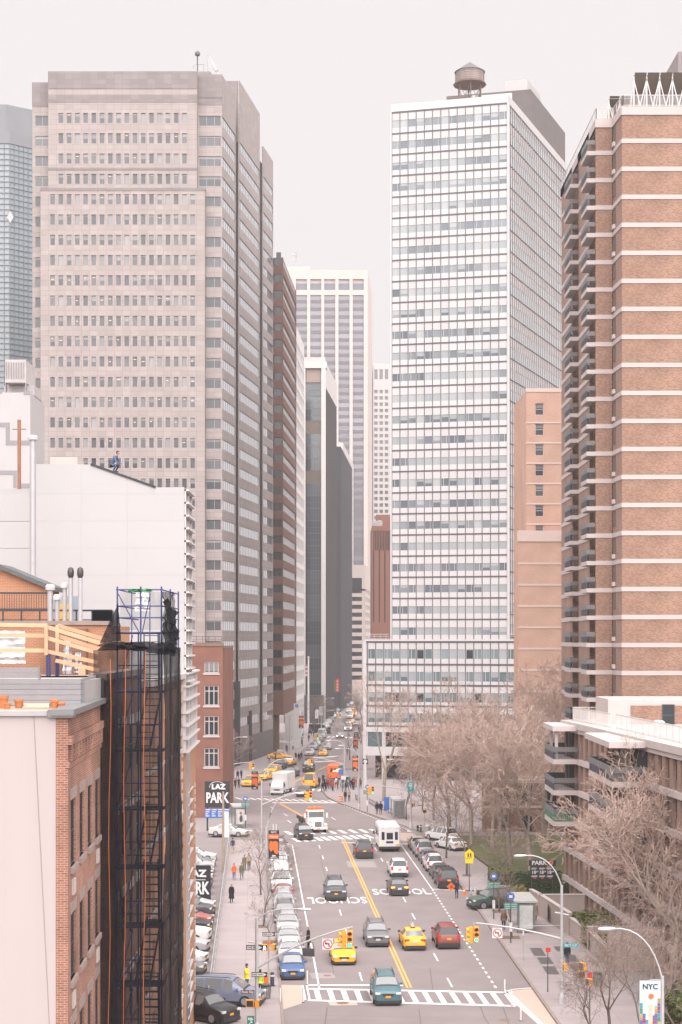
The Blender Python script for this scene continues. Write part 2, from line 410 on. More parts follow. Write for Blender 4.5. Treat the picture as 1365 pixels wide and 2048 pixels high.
# ---------------- raised pavements made of slabs, with kerbs
KZ = .13
def fenceX(d): return -9.0-.052*(d-115)
def facX(d): return -8.95-.0025*max(0, d-60)
def lin(d): return facX(d)-.05 if d < 106 else fenceX(d)
def pavement(name, inner, outer, d0, d1, step=4.0, slabs=None):
    mb = MB(); n = max(1, int((d1-d0)/step))
    for i in range(n):
        a = d0+(d1-d0)*i/n; b = d0+(d1-d0)*(i+1)/n
        pts = [(inner(a), a), (outer(a), a), (outer(b), b), (inner(b), b)]
        if inner(a) > outer(a): pts = pts[::-1]
        mb.prism(pts, -.02, KZ)
    o = struct(name, mb, M_joint)
    s = 1 if outer(d0) > inner(d0) else -1
    kb = MB()
    for i in range(n):
        a = d0+(d1-d0)*i/n; b = d0+(d1-d0)*(i+1)/n
        pts = [(outer(a)-.02*s, a), (outer(a)+.14*s, a), (outer(b)+.14*s, b), (outer(b)-.02*s, b)]
        kb.prism(pts if s > 0 else pts[::-1], -.02, KZ+.012)
    kb.build('kerb', M_kerb, o)
    if slabs:
        sd0, sd1, sw = slabs; d = sd0
        while d < sd1:
            a = d+.012; b = min(d+sw, sd1)-.012; cols = max(1, round(abs(outer(d)-inner(d))/sw))
            for c in range(cols):
                def xx(q, t): return inner(q)+(outer(q)-.05*s-inner(q))*t
                e = .012/abs(outer(d)-inner(d))
                t0 = c/cols+e; t1 = (c+1)/cols-e
                pts = [(xx(a, t0), a), (xx(a, t1), a), (xx(b, t1), b), (xx(b, t0), b)]
                if s < 0: pts = pts[::-1]
                q = MB(); q.face([(x, y, KZ+.004+random.random()*.003) for x, y in pts])
                q.build('slab', M_walk, o)
            d += sw
    return o
walkL = pavement('pavement_left', lin, lk, 60, 203, slabs=(102, 196, 1.9))
walkR = pavement('pavement_right', lambda d: 19.4 if d < 150 else 15.2-.055*(d-150), rk, 60, 146, slabs=(102, 146, 1.8))
walkR2 = pavement('pavement_right_far', lambda d: 17.0-.11*(d-158), rk, 157, 198, slabs=(157, 196, 2.2))
# plaza between the streets and pavements along the far blocks
pl = MB(); pts = [(rk(d)+.02, d) for d in (204, 219.4, 241.5, 250, 262, 300)]
pl.prism([(9.6, 206)]+[(32, 199), (32, 300)]+[(rk(d), d) for d in (300, 262, 250, 241.5, 219.4)], -.02, KZ)
PLAZA = struct('pavement_plaza', pl, M_walk)
kb = MB()
for a, b in zip((206, 219.4, 241.5, 250, 262), (219.4, 241.5, 250, 262, 300)):
    kb.prism([(rk(a)-.14, a), (rk(a)+.03, a), (rk(b)+.03, b), (rk(b)-.14, b)], -.02, KZ+.012)
kb.build('kerb', M_kerb, PLAZA)
pl = MB(); pl.prism([(-60, 271), (lk(270), 270), (lk(300), 300), (lk(327), 327), (lk(345), 345), (lk(412), 412), (lk(600), 600), (-60, 600)], -.02, KZ)
struct('pavement_far_left', pl, M_walk)
pl = MB(); pl.prism([(60, 304), (60, 600), (rk(600), 600), (rk(460), 460), (rk(373), 373), (rk(331), 331), (-1.3, 304)], -.02, KZ)
struct('pavement_far_right', pl, M_walk)
lot = MB(); lot.face([(-60, 107, .004), (fenceX(107)-.12, 107, .004), (fenceX(205)-.1, 205, .004), (-60, 205, .004)])
struct('parking_lot', lot, M_asph)
# beige painted kerb extensions
pk = MB()
pk.face([(rk(113.4)+.1, 113.4, .009), (11.0, 112.2, .009), (11.5, 108, .009), (12.0, 104.5, .009), (13.3, 96, .009), (rk(96)+.1, 96, .009)][::-1])
pk.face([(lk(114.5)-.1, 114.5, .009), (-2.7, 114.3, .009), (-2.35, 110, .009), (-2.6, 108.6, .009), (lk(106.5)-.1, 106.5, .009)][::-1])
pk.face([(rk(204)+.2, 204, .009), (5.2, 205, .009), (7.3, 196.2, .009), (rk(196)+.2, 196, .009)][::-1])
struct('kerb_extension_paint', pk, M_peach, ROAD)
for s in (0, .28):
    mark([(11.05+s, 112.2), (11.2+s, 112.2), (13.2+s*.5, 97), (13.05+s*.5, 97)], name='lane_marking', z=.013)
    mark([(-2.72+s, 114.3), (-2.6+s, 114.3), (-2.3+s, 109.7), (-2.42+s, 109.7)], name='lane_marking', z=.013)
mark([(11.0, 112.1), (11.15, 112.5), (12.0, 113.2), (rk(113.6), 113.6), (rk(113.6), 113.4), (12.0, 113)], name='lane_marking', z=.013)
# lawn, beds behind the apartment house
lw = MB(); lw.prism([(16.5, 163), (40, 163), (40, 200), (13, 200)], -.02, KZ+.05); struct('lawn_bed', lw, M_grass)
for u, v, w_, l_ in ((999, 1823, 1.2, 1.5), (1020, 1875, 1.6, 1.4), (527, 1853, .9, 1.4), (540, 1885, 1.1, 1.6), (934, 1751, .9, 1.3)):
    x, y = G(u, v, KZ); mb = MB(); mb.box(-w_/2, w_/2, -l_/2, l_/2, 0, .012); o = mb.build('tree_pit', M_dirt, walkR if u > 700 else walkL, (x, y, KZ+.008))
M_slate = mat('dark_grating', (.075, .068, .066), .7, .3, 8)
for u0, v0, u1, v1 in ((1062, 1896, 1093, 1912), (1077, 1915, 1108, 1928), (1088, 1933, 1120, 1949), (1110, 1893, 1135, 1903), (1128, 1910, 1160, 1924), (1142, 1928, 1178, 1944)):
    a = G(u0, v0, KZ); b = G(u1, v1, KZ); mb = MB(); y0, y1 = b[1], a[1]; xx0, xx1 = a[0]-.1, b[0]
    mb.box(0, xx1-xx0, 0, y1-y0, 0, .008); mb.build('vault_grating', M_slate, walkR, (xx0, y0, KZ+.009))
# ================================================================== towers
M_dark = mat('dark_interior', (.03, .032, .036), .9, .1, .5)
M_roof = mat('roof_membrane', (.16, .15, .145), .9, .15, .4)
M_mull = mat('dark_mullion', (.07, .062, .07), .5, .05)
M_mullw = mat('white_mullion', (.42, .40, .40), .5, .05)
M_fr = mat('aluminium_frame', (.32, .31, .31), .45, .08, metal=.3)
M_frd = mat('bronze_frame', (.05, .045, .045), .5, .08)
GL = glass('glass_grey', (.05, .056, .064), (.11, .112, .118), .08, .4)
GLB = glass('glass_blind', (.17, .17, .175), (.27, .265, .265), .2, .4)
GLR = mirror_glass('glass_ribbon', (.70, .72, .74), .05, .04)
GLD = glass('glass_dark', (.02, .028, .034), (.042, .048, .052), .08, .3)
M_lit = emit('ceiling_light_strip', (1.0, .55, .28), .22)
def core(t, pts, z1, inset_mat=M_dark, z0=0):
    mb = MB(); mb.prism(pts, z0, z1); return mb.build('core', inset_mat, t)
def slab_roof(t, pts, z0, z1, m, name='roof'):
    mb = MB(); mb.prism(pts, z0, z1); return mb.build(name, m, t)
def ccw(p):
    a = sum(p[i][0]*p[(i+1) % len(p)][1]-p[(i+1) % len(p)][0]*p[i][1] for i in range(len(p)))
    return p if a > 0 else p[::-1]

# ---------------- granite office tower on the left
def granite_tower():
    D0 = 297.0; k = D0/F
    t = thing('office_tower', 'tall grey granite office tower with rows of square windows and ribbon-glazed side', 'building', (0, 0, 0))
    M_gr = panel('granite_panel', (.285, .243, .232), 1.47, .9, (.19, .16, .155), .08, .55)
    M_gd = panel('granite_panel_dark', (.185, .16, .158), 1.47, .9, (.14, .12, .12), .1, .55)
    XL, XR = Xat(65, D0), Xat(445, D0)
    rowz = [H+(VH-241.5-40.4*r)*k for r in range(32)]
    hw = .9
    zs_all = sorted([(z-hw, z+hw) for z in rowz if z > 6])
    # front: the projecting bay, narrower above the setback
    zset = Zat(381, D0)
    def xs(u0, n): return [(Xat(u0, D0)+i*1.475, Xat(u0, D0)+i*1.475+.86) for i in range(n)]
    ztop = Zat(150, D0)
    parts = []
    for (u0, u1, c0, n, za, zb, rows) in ((84.6, 412, 104, 18, 0, zset, rowz[4:]), (100, 396, 120.5, 16, zset, ztop, rowz[:4])):
        mb = MB(); zl = sorted([(z-hw, z+hw) for z in rows if z > 6])
        x0 = Xat(u0, D0); grid_wall(mb, 0, Xat(u1, D0)-x0, za, zb, [(a-x0, b-x0) for a, b in xs(c0, n)], zl, .4)
        wl = mb.build('wall', M_gr, t, (x0, D0-1.6, 0))
        b = MB()   # darker string courses
        for v, h in ((343, .45), (383.5, .55), (203, 1.3)):
            z = Zat(v, D0)
            if za < z < zb: b.box(-.03, Xat(u1, D0)-x0+.03, -.06, .1, z-h/2, z+h/2)
        if zb == ztop: b.box(-.03, Xat(u1, D0)-x0+.03, -.07, .1, ztop-3.0, ztop+.1)
        b.build('string_course', M_gd, t, (x0, D0-1.6, 0))
        parts.append((x0, xs(c0, n), rows))
    variants = [window_mesh('window', .86, 1.8, [M_fr, GL, GLB], bl) for bl in (0, 0, .3, .5, 0, .15, 1.0)]
    litw = window_mesh('window', .86, 1.8, [M_fr, GL, GLB], 0)
    stuff = MB()
    cnt = 0
    for x0, cols, rows in parts:
        for z in rows:
            if z < 6: continue
            for i, (a, b) in enumerate(cols):
                v = VH-(z-H)/k
                if v < 935 or i >= len(cols)-3 or (v < 985 and i > 8):
                    put('window', random.choice(variants), t, (a, D0-1.6+.2, z-hw)); cnt += 1
                    if random.random() < (.22 if 560 < v < 900 else .06) :
                        lm = MB(); y = random.uniform(.9, 1.5); lm.box(.15, random.uniform(.45, .7), 0, .02, y, y+.05); lm.build('ceiling_light', M_lit, t, (a, D0-1.6+.235, z-hw))
                else:
                    stuff.box(a, b, D0-1.4, D0-1.3, z-hw, z+hw)
    o = stuff.build('window', GL, t); o['kind'] = 'stuff'
    # corner pieces set back on both sides
    for (u0, u1, zt) in ((65, 101, Zat(166, D0)), (396, 445, Zat(150, D0))):
        x0, x1 = Xat(u0, D0), Xat(u1, D0); mb = MB()
        grid_wall(mb, 0, x1-x0, 0, zt, [(.55, x1-x0-.15)] if u0 < 200 else [(.2, x1-x0-.02)], zs_all[:-0 or None], .3)
        mb.build('corner_wall', M_gr, t, (x0, D0, 0))
        b = MB(); b.box(-.04, x1-x0+.04, -.05, .1, zt-4.2, zt+.1); (b.box(-.04, x1-x0+.04, -.05, .1, Zat(203, D0)-.65, Zat(203, D0)+.65) if u0 > 200 else None)
        b.build('string_course', M_gd, t, (x0, D0, 0))
        ww = (x1-x0-.7) if u0 < 200 else (x1-x0-.22)
        me = [window_mesh('corner_window', ww, 1.8, [M_fr, GL, GLB], q, mull=[ww*i/3 for i in (1, 2)] if u0 > 200 else [ww/2], fw=.06) for q in (0, .25, 0, .12)]
        for z in rowz:
            if z > 6: put('corner_window', random.choice(me), t, (x0+(.55 if u0 < 200 else .2), D0+.16, z-hw))
    # street side: three bays of ribbon glazing with dark notches between them
    A = Vector((XR, D0)); e = Vector((.145, 1)).normalized(); ang = math.atan2(e.y, e.x)
    for (t0, t1, zt) in ((0, 11.8, Zat(150, D0)), (15.1, 35.2, 129.6), (38.8, 49.8, 124.2)):
        p = A+e*t0; L_ = t1-t0; mb = MB()
        grid_wall(mb, 0, L_, 0, zt, [(.25, L_-.25)], zs_all, .3)
        mb.build('side_wall', M_gr, t, (p.x, p.y, 0), ang)
        n = max(2, round(L_/1.6))
        me = window_mesh('ribbon_window', L_-.5, 1.8, [M_mull, GLR, GLB], 0, mull=[(L_-.5)*i/n for i in range(1, n)], fw=.05)
        for z in rowz:
            if z > 6: put('ribbon_window', me, t, (p.x+e.x*.25-e.y*.08, p.y+e.y*.25+e.x*.08, z-hw), ang)
    for (t0, t1, zt) in ((11.8, 15.1, 127), (35.2, 38.8, 122)):
        p = A+e*t0+Vector((-1.9, 0)); L_ = t1-t0; mb = MB(); grid_wall(mb, 0, L_, 0, zt, [(.1, L_-.1)], zs_all, .3)
        mb.build('notch_wall', M_gd, t, (p.x, p.y, 0), ang)
        mb = MB()
        for z in rowz:
            if z > 6: mb.box(.1, L_-.1, .12, .2, z-hw, z+hw)
        mb.build('notch_glass', GLD, t, (p.x, p.y, 0), ang)
    B = A+e*49.8
    q0 = [(XL+.5, D0+.5), (XR-.5, D0+.5), (B.x-.5, B.y), (XL+.5, B.y)]
    core(t, ccw(q0), 121)
    bayp = [(Xat(85.5, D0), D0-1.2), (Xat(411, D0), D0-1.2), (Xat(411, D0), D0+.2), (Xat(85.5, D0), D0+.2)]
    core(t, ccw(bayp), zset-.3)
    mb = MB()
    for u in (84.6, 412): mb.box(Xat(u, D0)-(.4 if u > 200 else 0), Xat(u, D0)+(0 if u > 200 else .4), D0-1.2, D0, 0, zset)
    for u in (100, 396): mb.box(Xat(u, D0)-(.4 if u > 200 else 0), Xat(u, D0)+(0 if u > 200 else .4), D0-1.2, D0, zset, ztop)
    mb.box(Xat(84.6, D0), Xat(412, D0), D0-1.21, D0, zset-.35, zset-.01)
    mb.build('bay_return', M_gr, t)
    # roof levels
    slab_roof(t, ccw([(Xat(100.5, D0), D0-1.18), (Xat(395.5, D0), D0-1.18), (Xat(395.5, D0), D0+14), (Xat(100.5, D0), D0+14)]), 118, ztop-.05, M_gd, 'parapet')
    slab_roof(t, ccw([(Xat(138, D0), D0+1), (Xat(420, D0), D0+1), (Xat(420, D0)+2, D0+16), (Xat(138, D0), D0+16)]), 120, Zat(139, D0), M_gd, 'roof_block')
    slab_roof(t, ccw([(XL+.02, D0+.31), (Xat(101, D0), D0+.31), (Xat(101, D0), D0+20), (XL+.02, D0+20)]), 112, Zat(166, D0)-.02, M_gd, 'parapet')
    pB = A+e*15.1+Vector((-.35, 0)); pB2 = A+e*35.2+Vector((-.35, 0))
    slab_roof(t, ccw([tuple(pB), tuple(pB2), (pB2.x-9, pB2.y), (pB.x-9, pB.y)]), 118, 129.5, M_gd, 'parapet')
    pB = A+e*.4+Vector((-.35, 0)); pB2 = A+e*11.8+Vector((-.35, 0))
    slab_roof(t, ccw([tuple(pB), tuple(pB2), (pB2.x-4, pB2.y), (pB.x-4, pB.y)]), 118, Zat(150, D0)-.1, M_gd, 'parapet')
    # masts and a crane arm on the roof
    mb = MB()
    zr = Zat(139, D0)
    def Q(u, v): return P(u, v, D0+3)
    mb.tube([Q(395.5, 142), Q(395.5, 108)], .12); mb.lathe([(0, -.5), (.45, -.25), (.5, .1), (.3, .45), (0, .5)], 8, Q(395.5, 108))
    mb.build('antenna', M_mull, t, smooth=40)
    mb = MB(); mb.tube([Q(416, 142), Q(416, 108)], .1); mb.tube([Q(388, 140), Q(388, 130), Q(408, 128), Q(408, 140)], .07, n=4); mb.build('antenna', M_fr, t)
    mb = MB(); mb.bar(Q(437, 150), Q(420, 113), .22); mb.bar(Q(434, 142), Q(425, 126), .5); mb.bar(Q(418, 118), Q(424, 150), .1); mb.build('davit_crane', M_fr, t)
    # street level recesses
    M_gdk = panel('granite_base', (.10, .092, .092), 1.2, 1.2, (.06, .055, .055), .1, .45)
    p = A+e*13.5
    for q0_, q1_, z in ((4, 6.2, 9), (10.5, 15.5, 16), (24, 27, 10)):
        mb = MB(); mb.box(q0_, q1_, -.06, .2, .1, z); mb.build('street_recess', M_dark, t, (A.x, A.y, 0), ang)
    for q0_, q1_ in ((-.1, 4), (6.2, 10.5), (15.5, 24), (27, 49.8)):
        mb = MB(); mb.box(q0_, q1_, -.04, .2, .1, 5.2); mb.build('plinth', M_gdk, t, (A.x, A.y, 0), ang)
granite_tower()

# ---------------- white curtain-wall slab with its podium
def white_slab():
    t = thing('curtain_wall_tower', 'white slab tower with gridded glass curtain wall above a wider podium', 'building')
    D0 = 275.0; k = D0/F
    C = Vector((Xat(1015, D0), D0)); eL = Vector((-.967, .255)); bay = 1.409; n = 14; Lf = bay*n
    Lw = C+eL*Lf
    eR = (Vector((43.1, 315.8))-C); LR = eR.length; eR.normalize()
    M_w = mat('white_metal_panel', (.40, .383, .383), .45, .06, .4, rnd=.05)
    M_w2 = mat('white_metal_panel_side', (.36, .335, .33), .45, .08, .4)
    GLw = glass('glass_pale', (.085, .105, .122), (.20, .225, .24), .1, .4)
    GLc = glass('glass_pale_blind', (.235, .255, .27), (.30, .31, .315), .2, .4)
    ztop = Zat(190, D0); z1 = Zat(206.7, D0); fh = 3.583; nf = 25; zp = z1-fh*nf   # podium top
    loc, ang, _ = frame(Lw, C)
    # tower front
    fr = MB()
    for i in range(n+1): fr.box(i*bay-.055, i*bay+.055, -.09, .05, zp, ztop)
    fr.build('mullion_grid', M_mull, t, loc, ang)
    for f in range(nf+1):
        b = MB(); b.box(0, Lf, -.06, .06, z1-f*fh-.13, z1-f*fh+.13); b.build('floor_line', M_mull, t, loc, ang)
    pan = MB(); pan.box(.05, bay-.05, 0, .1, 0, 1.13); pa = pan.mesh('spandrel_panel', M_w)
    pan = MB(); pan.box(.05, bay-.05, 0, .1, 0, .80); pb = pan.mesh('spandrel_panel', M_w)
    var = [window_mesh('window', bay-.1, 1.39, [M_mullw, GLw, GLc], q, mull=m_, fw=.06, depth=.12) for q, m_ in ((0, ()), (0, (bay*.3,)), (.6, ()), (1, ()), (0, (bay*.65,)), (0, ()), (.35, ()))]
    ca, sa = math.cos(ang), math.sin(ang)
    def W(x, y, z): return (loc[0]+x*ca-y*sa, loc[1]+x*sa+y*ca, z)
    low = MB(); low2 = MB()
    for f in range(nf):
        zb = z1-f*fh; run = random.random()
        for i in range(n):
            x = i*bay
            if random.random() < .25: run = random.random()
            me = var[3] if run < .3 else random.choice(var)
            put('window', me, t, W(x+.05, .0, zb-.13-1.13-1.39), ang)
            if f < 21: put('spandrel_panel', pa, t, W(x, 0, zb-.13-1.13), ang)
            else: low.box(x+.05, x+bay-.05, 0, .1, zb-1.26, zb-.13)
            low2.box(x+.05, x+bay-.05, 0, .1, zb-fh+.13, zb-fh+.13+.80)
    o = low.build('spandrel_panel', M_w, t, loc, ang); o['kind'] = 'stuff'
    o = low2.build('lower_spandrel', M_w, t, loc, ang); o['kind'] = 'stuff'
    b = MB(); b.box(-.15, Lf+.15, -.12, .4, z1+.13, ztop); b.box(-.25, .0, -.13, .4, zp, z1+.13); b.box(Lf, Lf+.35, -.13, .4, zp, z1+.13); b.build('cornice', M_w, t, loc, ang)
    # street-side face: closely set fins
    loc2, ang2, _ = frame(C+eR*.3, C+eR*LR)
    b = MB(); nb = 31; bw = (LR-.3)/nb
    for i in range(nb+1): b.box(i*bw-.11, i*bw+.11, -.05, .05, zp, z1)
    o = b.build('side_fins', M_mullw, t, loc2, ang2); o['kind'] = 'stuff'
    b = MB()
    for i in range(nb+1): b.box(i*bw-.05, i*bw+.05, -.13, -.055, zp, z1)
    o = b.build('side_fin_edge', M_mull, t, loc2, ang2); o['kind'] = 'stuff'
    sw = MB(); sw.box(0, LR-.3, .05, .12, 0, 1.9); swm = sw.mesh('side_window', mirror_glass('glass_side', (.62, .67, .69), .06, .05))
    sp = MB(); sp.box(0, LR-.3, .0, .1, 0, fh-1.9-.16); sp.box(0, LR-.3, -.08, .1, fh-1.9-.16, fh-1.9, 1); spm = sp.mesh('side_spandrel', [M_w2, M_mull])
    for f in range(nf):
        put('side_window', swm, t, (*loc2[:2], z1-(f+1)*fh+.9), ang2); put('side_spandrel', spm, t, (*loc2[:2], z1-f*fh-.78+.0), ang2)
    b = MB(); b.box(-.2, LR-.3, -.2, .4, z1+.05, ztop); b.build('cornice', M_w, t, loc2, ang2)
    inn = C+(eL*.6+eR*.6)
    pts = [inn, Lw+(-eL*.5+eR*.6), Lw+eR*(LR-1), C+eR*(LR-1)+eL*.6]
    core(t, ccw([tuple(p) for p in pts]), ztop-.5, M_dark)
    slab_roof(t, ccw([tuple(p) for p in pts]), ztop-.5, ztop-.3, M_roof)
    # roof things
    mb = MB(); a = C+eL*5.2+eR*3; mb.box(0, 5.2, 0, .3, 0, 1.6); mb.build('roof_screen', M_w, t, (a.x, a.y, ztop-.3), ang)
    # podium
    s0, s1 = -9.5, 24.2
    PL = C+eL*s1; PR = C+eL*s0; loc3, ang3, Lp = frame(PL, PR)
    zl = [zp-.0, Zat(1284, D0), Zat(1329.7, D0), Zat(1372, D0), Zat(1414, D0), Zat(1455.7, D0)]
    nb = round(Lp/bay); off = s1 % bay
    xs = [off-bay+i*bay for i in range(nb+2)]; xs = [x for x in xs if x <= Lp+.1]
    GLg = glass('glass_green', (.075, .115, .125), (.19, .235, .25), .1, .4)
    varp = [window_mesh('window', bay-.14, 1.75, [M_mullw, GLg, GLc], q, mull=m_, fw=.07, depth=.12) for q, m_ in ((0, ()), (.55, ()), (1, ()), (0, (bay*.35,)), (.15, ()))]
    dark = window_mesh('window', bay-.14, 1.75, [M_mullw, GLD, GLc], .1, fw=.07, depth=.12)
    ca3, sa3 = math.cos(ang3), math.sin(ang3)
    def W3(x, y, z): return (loc3[0]+x*ca3-y*sa3, loc3[1]+x*sa3+y*ca3, z)
    b = MB(); b2 = MB()
    for i, x in enumerate(xs):
        if x > 0: b.box(x-.06, x+.06, -.1, .05, zl[-1], zl[1])
    for j in range(1, 6): b.box(0, Lp, -.08, .06, zl[j]-.15, zl[j]+.15)
    b.build('mullion_grid', M_mull, t, loc3, ang3)
    for j in range(1, 5):
        hh = zl[j]-zl[j+1]
        b2.box(0, Lp, .0, .1, zl[j]-.15-1.0, zl[j]-.15); b2.box(0, Lp, 0, .1, zl[j+1]+.15, zl[j]-1.15-1.75)
        for i, x in enumerate(xs[:-1]):
            if x+bay > Lp or x < -.01: continue
            r = random.random()
            put('window', dark if r < .12 else random.choice(varp), t, W3(x+.07, 0, zl[j]-1.15-1.75), ang3)
    b2.box(-.3, Lp, -.15, .4, zl[1]+.15, zp+.25); b2.box(-.3, Lp, -.1, .4, zl[5]-1.0, zl[5]-.15)
    b2.box(-.5, .0, -.12, .5, 0, zl[1]+.15)
    zo = zl[5]-1.0-2.5
    b2.box(-.3, Lp, -.1, .4, zo-1.5, zo)
    b2.build('white_band', M_w, t, loc3, ang3)
    for x in (off+bay*3-bay, off+bay*8, off+bay*13, off+bay*18):
        c = MB(); c.box(-.35, .35, -.1, .7, .1, zo-1.5); c.box(-.3, .3, -.08, .4, zo, zl[5]-1.0); c.build('column', mat('concrete_column', (.36, .33, .32), .8, .1), t, W3(x, 0, 0), ang3)
    c = MB(); c.box(.4, off+bay*2, .05, .15, zo+.05, zl[5]-1.05); c.build('green_glass_bay', GLg, t, loc3, ang3)
    c = MB(); c.box(off+bay*2.3, Lp, .9, 1.0, zo+.05, zl[5]-1.05); c.build('louvred_opening', M_dark, t, loc3, ang3)
    c = MB(); c.box(.5, Lp, 4.5, 4.6, .15, zo-1.5); c.build('lobby_glass', GLD, t, loc3, ang3)
    pts = [PL+eR*1.2-eL*.3, PR+eR*1.2, PR+eR*30, PL+eR*30]
    core(t, ccw([tuple(p) for p in pts]), zp, M_dark, zo-1.4)
    slab_roof(t, ccw([tuple(p) for p in pts]), zp, zp+.2, M_w, 'podium_roof')
    # roof railings on the podium
    for (a0, a1) in ((.3, s1-Lf-.6), (s1+.4, s1+6)):
        rl = MB()
        for z in (.35, .75, 1.1): rl.tube([(a0, .6, zp+z), (a1, .6, zp+z)], .035, n=4)
        x = a0
        while x <= a1: rl.tube([(x, .6, zp+.2), (x, .6, zp+1.1)], .035, n=4); x += 1.0
        rl.build('railing', M_mullw, t, loc3, ang3)
    # side of the podium
    loc4, ang4, _ = frame(PL+eR*28, PL)
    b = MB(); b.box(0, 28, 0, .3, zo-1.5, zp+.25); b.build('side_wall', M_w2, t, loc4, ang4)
    # dark service block and water tower standing on the roof
    m = thing('service_block', 'grey brick lift bulkhead with lighter top standing on the white slab tower', 'bulkhead')
    a = C+eR*17.5; q = [a+eL*.4, a+eL*15.5, a+eL*15.5+eR*27, a+eL*.4+eR*27]
    mb = MB(); D1 = a.y
    mb.prism(ccw([tuple(p) for p in q]), ztop-.3, Zat(178, D1)); mb.build('wall', mat('grey_service_brick', (.115, .098, .095), .9, .12, .6), m)
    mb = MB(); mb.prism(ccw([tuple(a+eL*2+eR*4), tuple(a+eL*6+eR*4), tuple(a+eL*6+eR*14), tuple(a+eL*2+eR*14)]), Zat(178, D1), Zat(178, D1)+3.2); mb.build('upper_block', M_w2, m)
    mb = MB(); mb.box(4.5, 5.6, -.06, .1, ztop+4, ztop+6.2); l_, a_, _ = frame(a+eL*15.5, a+eL*.4)
    mb.build('louvre', M_w, m, l_, a_)
    wt = thing('water_tower', 'round wooden rooftop water tank with conical lid on steel legs', 'water tower')
    c = C+eL*6.5+eR*6; cx_, cy_ = c.x, c.y; zt = ztop-.3; Dw = cy_
    cx_ = Xat(940, Dw)
    r = 29*Dw/F; zb_ = Zat(168, Dw)
    mb = MB(); mb.lathe([(r*.97, 0), (r, .5), (r*.985, Zat(145, Dw)-zb_)], 28, (cx_, cy_, zb_)); mb.build('tank', mat('weathered_cedar', (.25, .2, .178), .9, .2, 1.5, streak=True), wt, smooth=30)
    mb = MB()
    for i in range(7):
        z = zb_+.15+i*.3; mb.lathe([(r*1.005, 0), (r*1.012, .02), (r*1.005, .04)], 28, (cx_, cy_, z))
    mb.build('hoop', M_mull, wt)
    mb = MB(); mb.lathe([(r*1.06, 0), (r*.5, .95), (.05, 1.75)], 28, (cx_, cy_, Zat(145, Dw))); mb.build('lid', mat('lead_roof', (.085, .08, .085), .8, .1), wt)
    mb = MB(); mb.lathe([(r*1.15, -.15), (r*1.15, 0)], 12, (cx_, cy_, zb_-.05)); mb.build('platform', M_rust, wt)
    for i in range(6):
        q = math.pi*(i+.5)/3; mb = MB(); x, y = cx_+r*.85*math.cos(q), cy_+r*.85*math.sin(q)
        mb.tube([(x, y, zt), (x, y, zb_-.2)], .09, n=5); q2 = q+math.pi/3; x2, y2 = cx_+r*.85*math.cos(q2), cy_+r*.85*math.sin(q2)
        mb.tube([(x, y, zt), (x2, y2, zb_-.3)], .05, n=4); mb.tube([(x2, y2, zt), (x, y, zb_-.3)], .05, n=4); mb.build('leg', M_rust, wt)
white_slab()

# ---------------- generic far tower: list of faces seen, each a grid of bays and storeys
def block(t, A, B, z0, z1, xs, zs, mw, mg, t_=.35, rec=.25, pane='window', wallname='wall', stuff=False, mull=0, mats=None, blind=0, fw=.06):
    """one facade from A (left end seen from outside) to B with openings xs (fractions in metres) x zs"""
    loc, ang, L_ = frame(A, B); mb = MB(); grid_wall(mb, 0, L_, z0, z1, xs, zs, t_)
    mb.build(wallname, mw, t, loc, ang); ca, sa = math.cos(ang), math.sin(ang)
    if stuff:
        s = MB()
        for a, b in zs:
            for c, d in xs: s.box(c, d, rec, rec+.1, a, b)
        o = s.build(pane, mg, t, loc, ang); o['kind'] = 'stuff'; return
    cache = {}
    for a, b in zs:
        for c, d in xs:
            key = (round(d-c, 3), round(b-a, 3))
            if key not in cache:
                w_ = d-c; mu = [w_*i/(mull+1) for i in range(1, mull+1)]
                cache[key] = window_mesh(pane, w_, b-a, mats or [M_mull, mg, GLB], blind, mull=mu, fw=fw)
            put(pane, cache[key], t, (loc[0]+c*ca-rec*sa, loc[1]+c*sa+rec*ca, a), ang)
def even(n, L_, w_, x0=0.0):
    s = L_/n; return [(x0+i*s+(s-w_)/2, x0+i*s+(s+w_)/2) for i in range(n)]

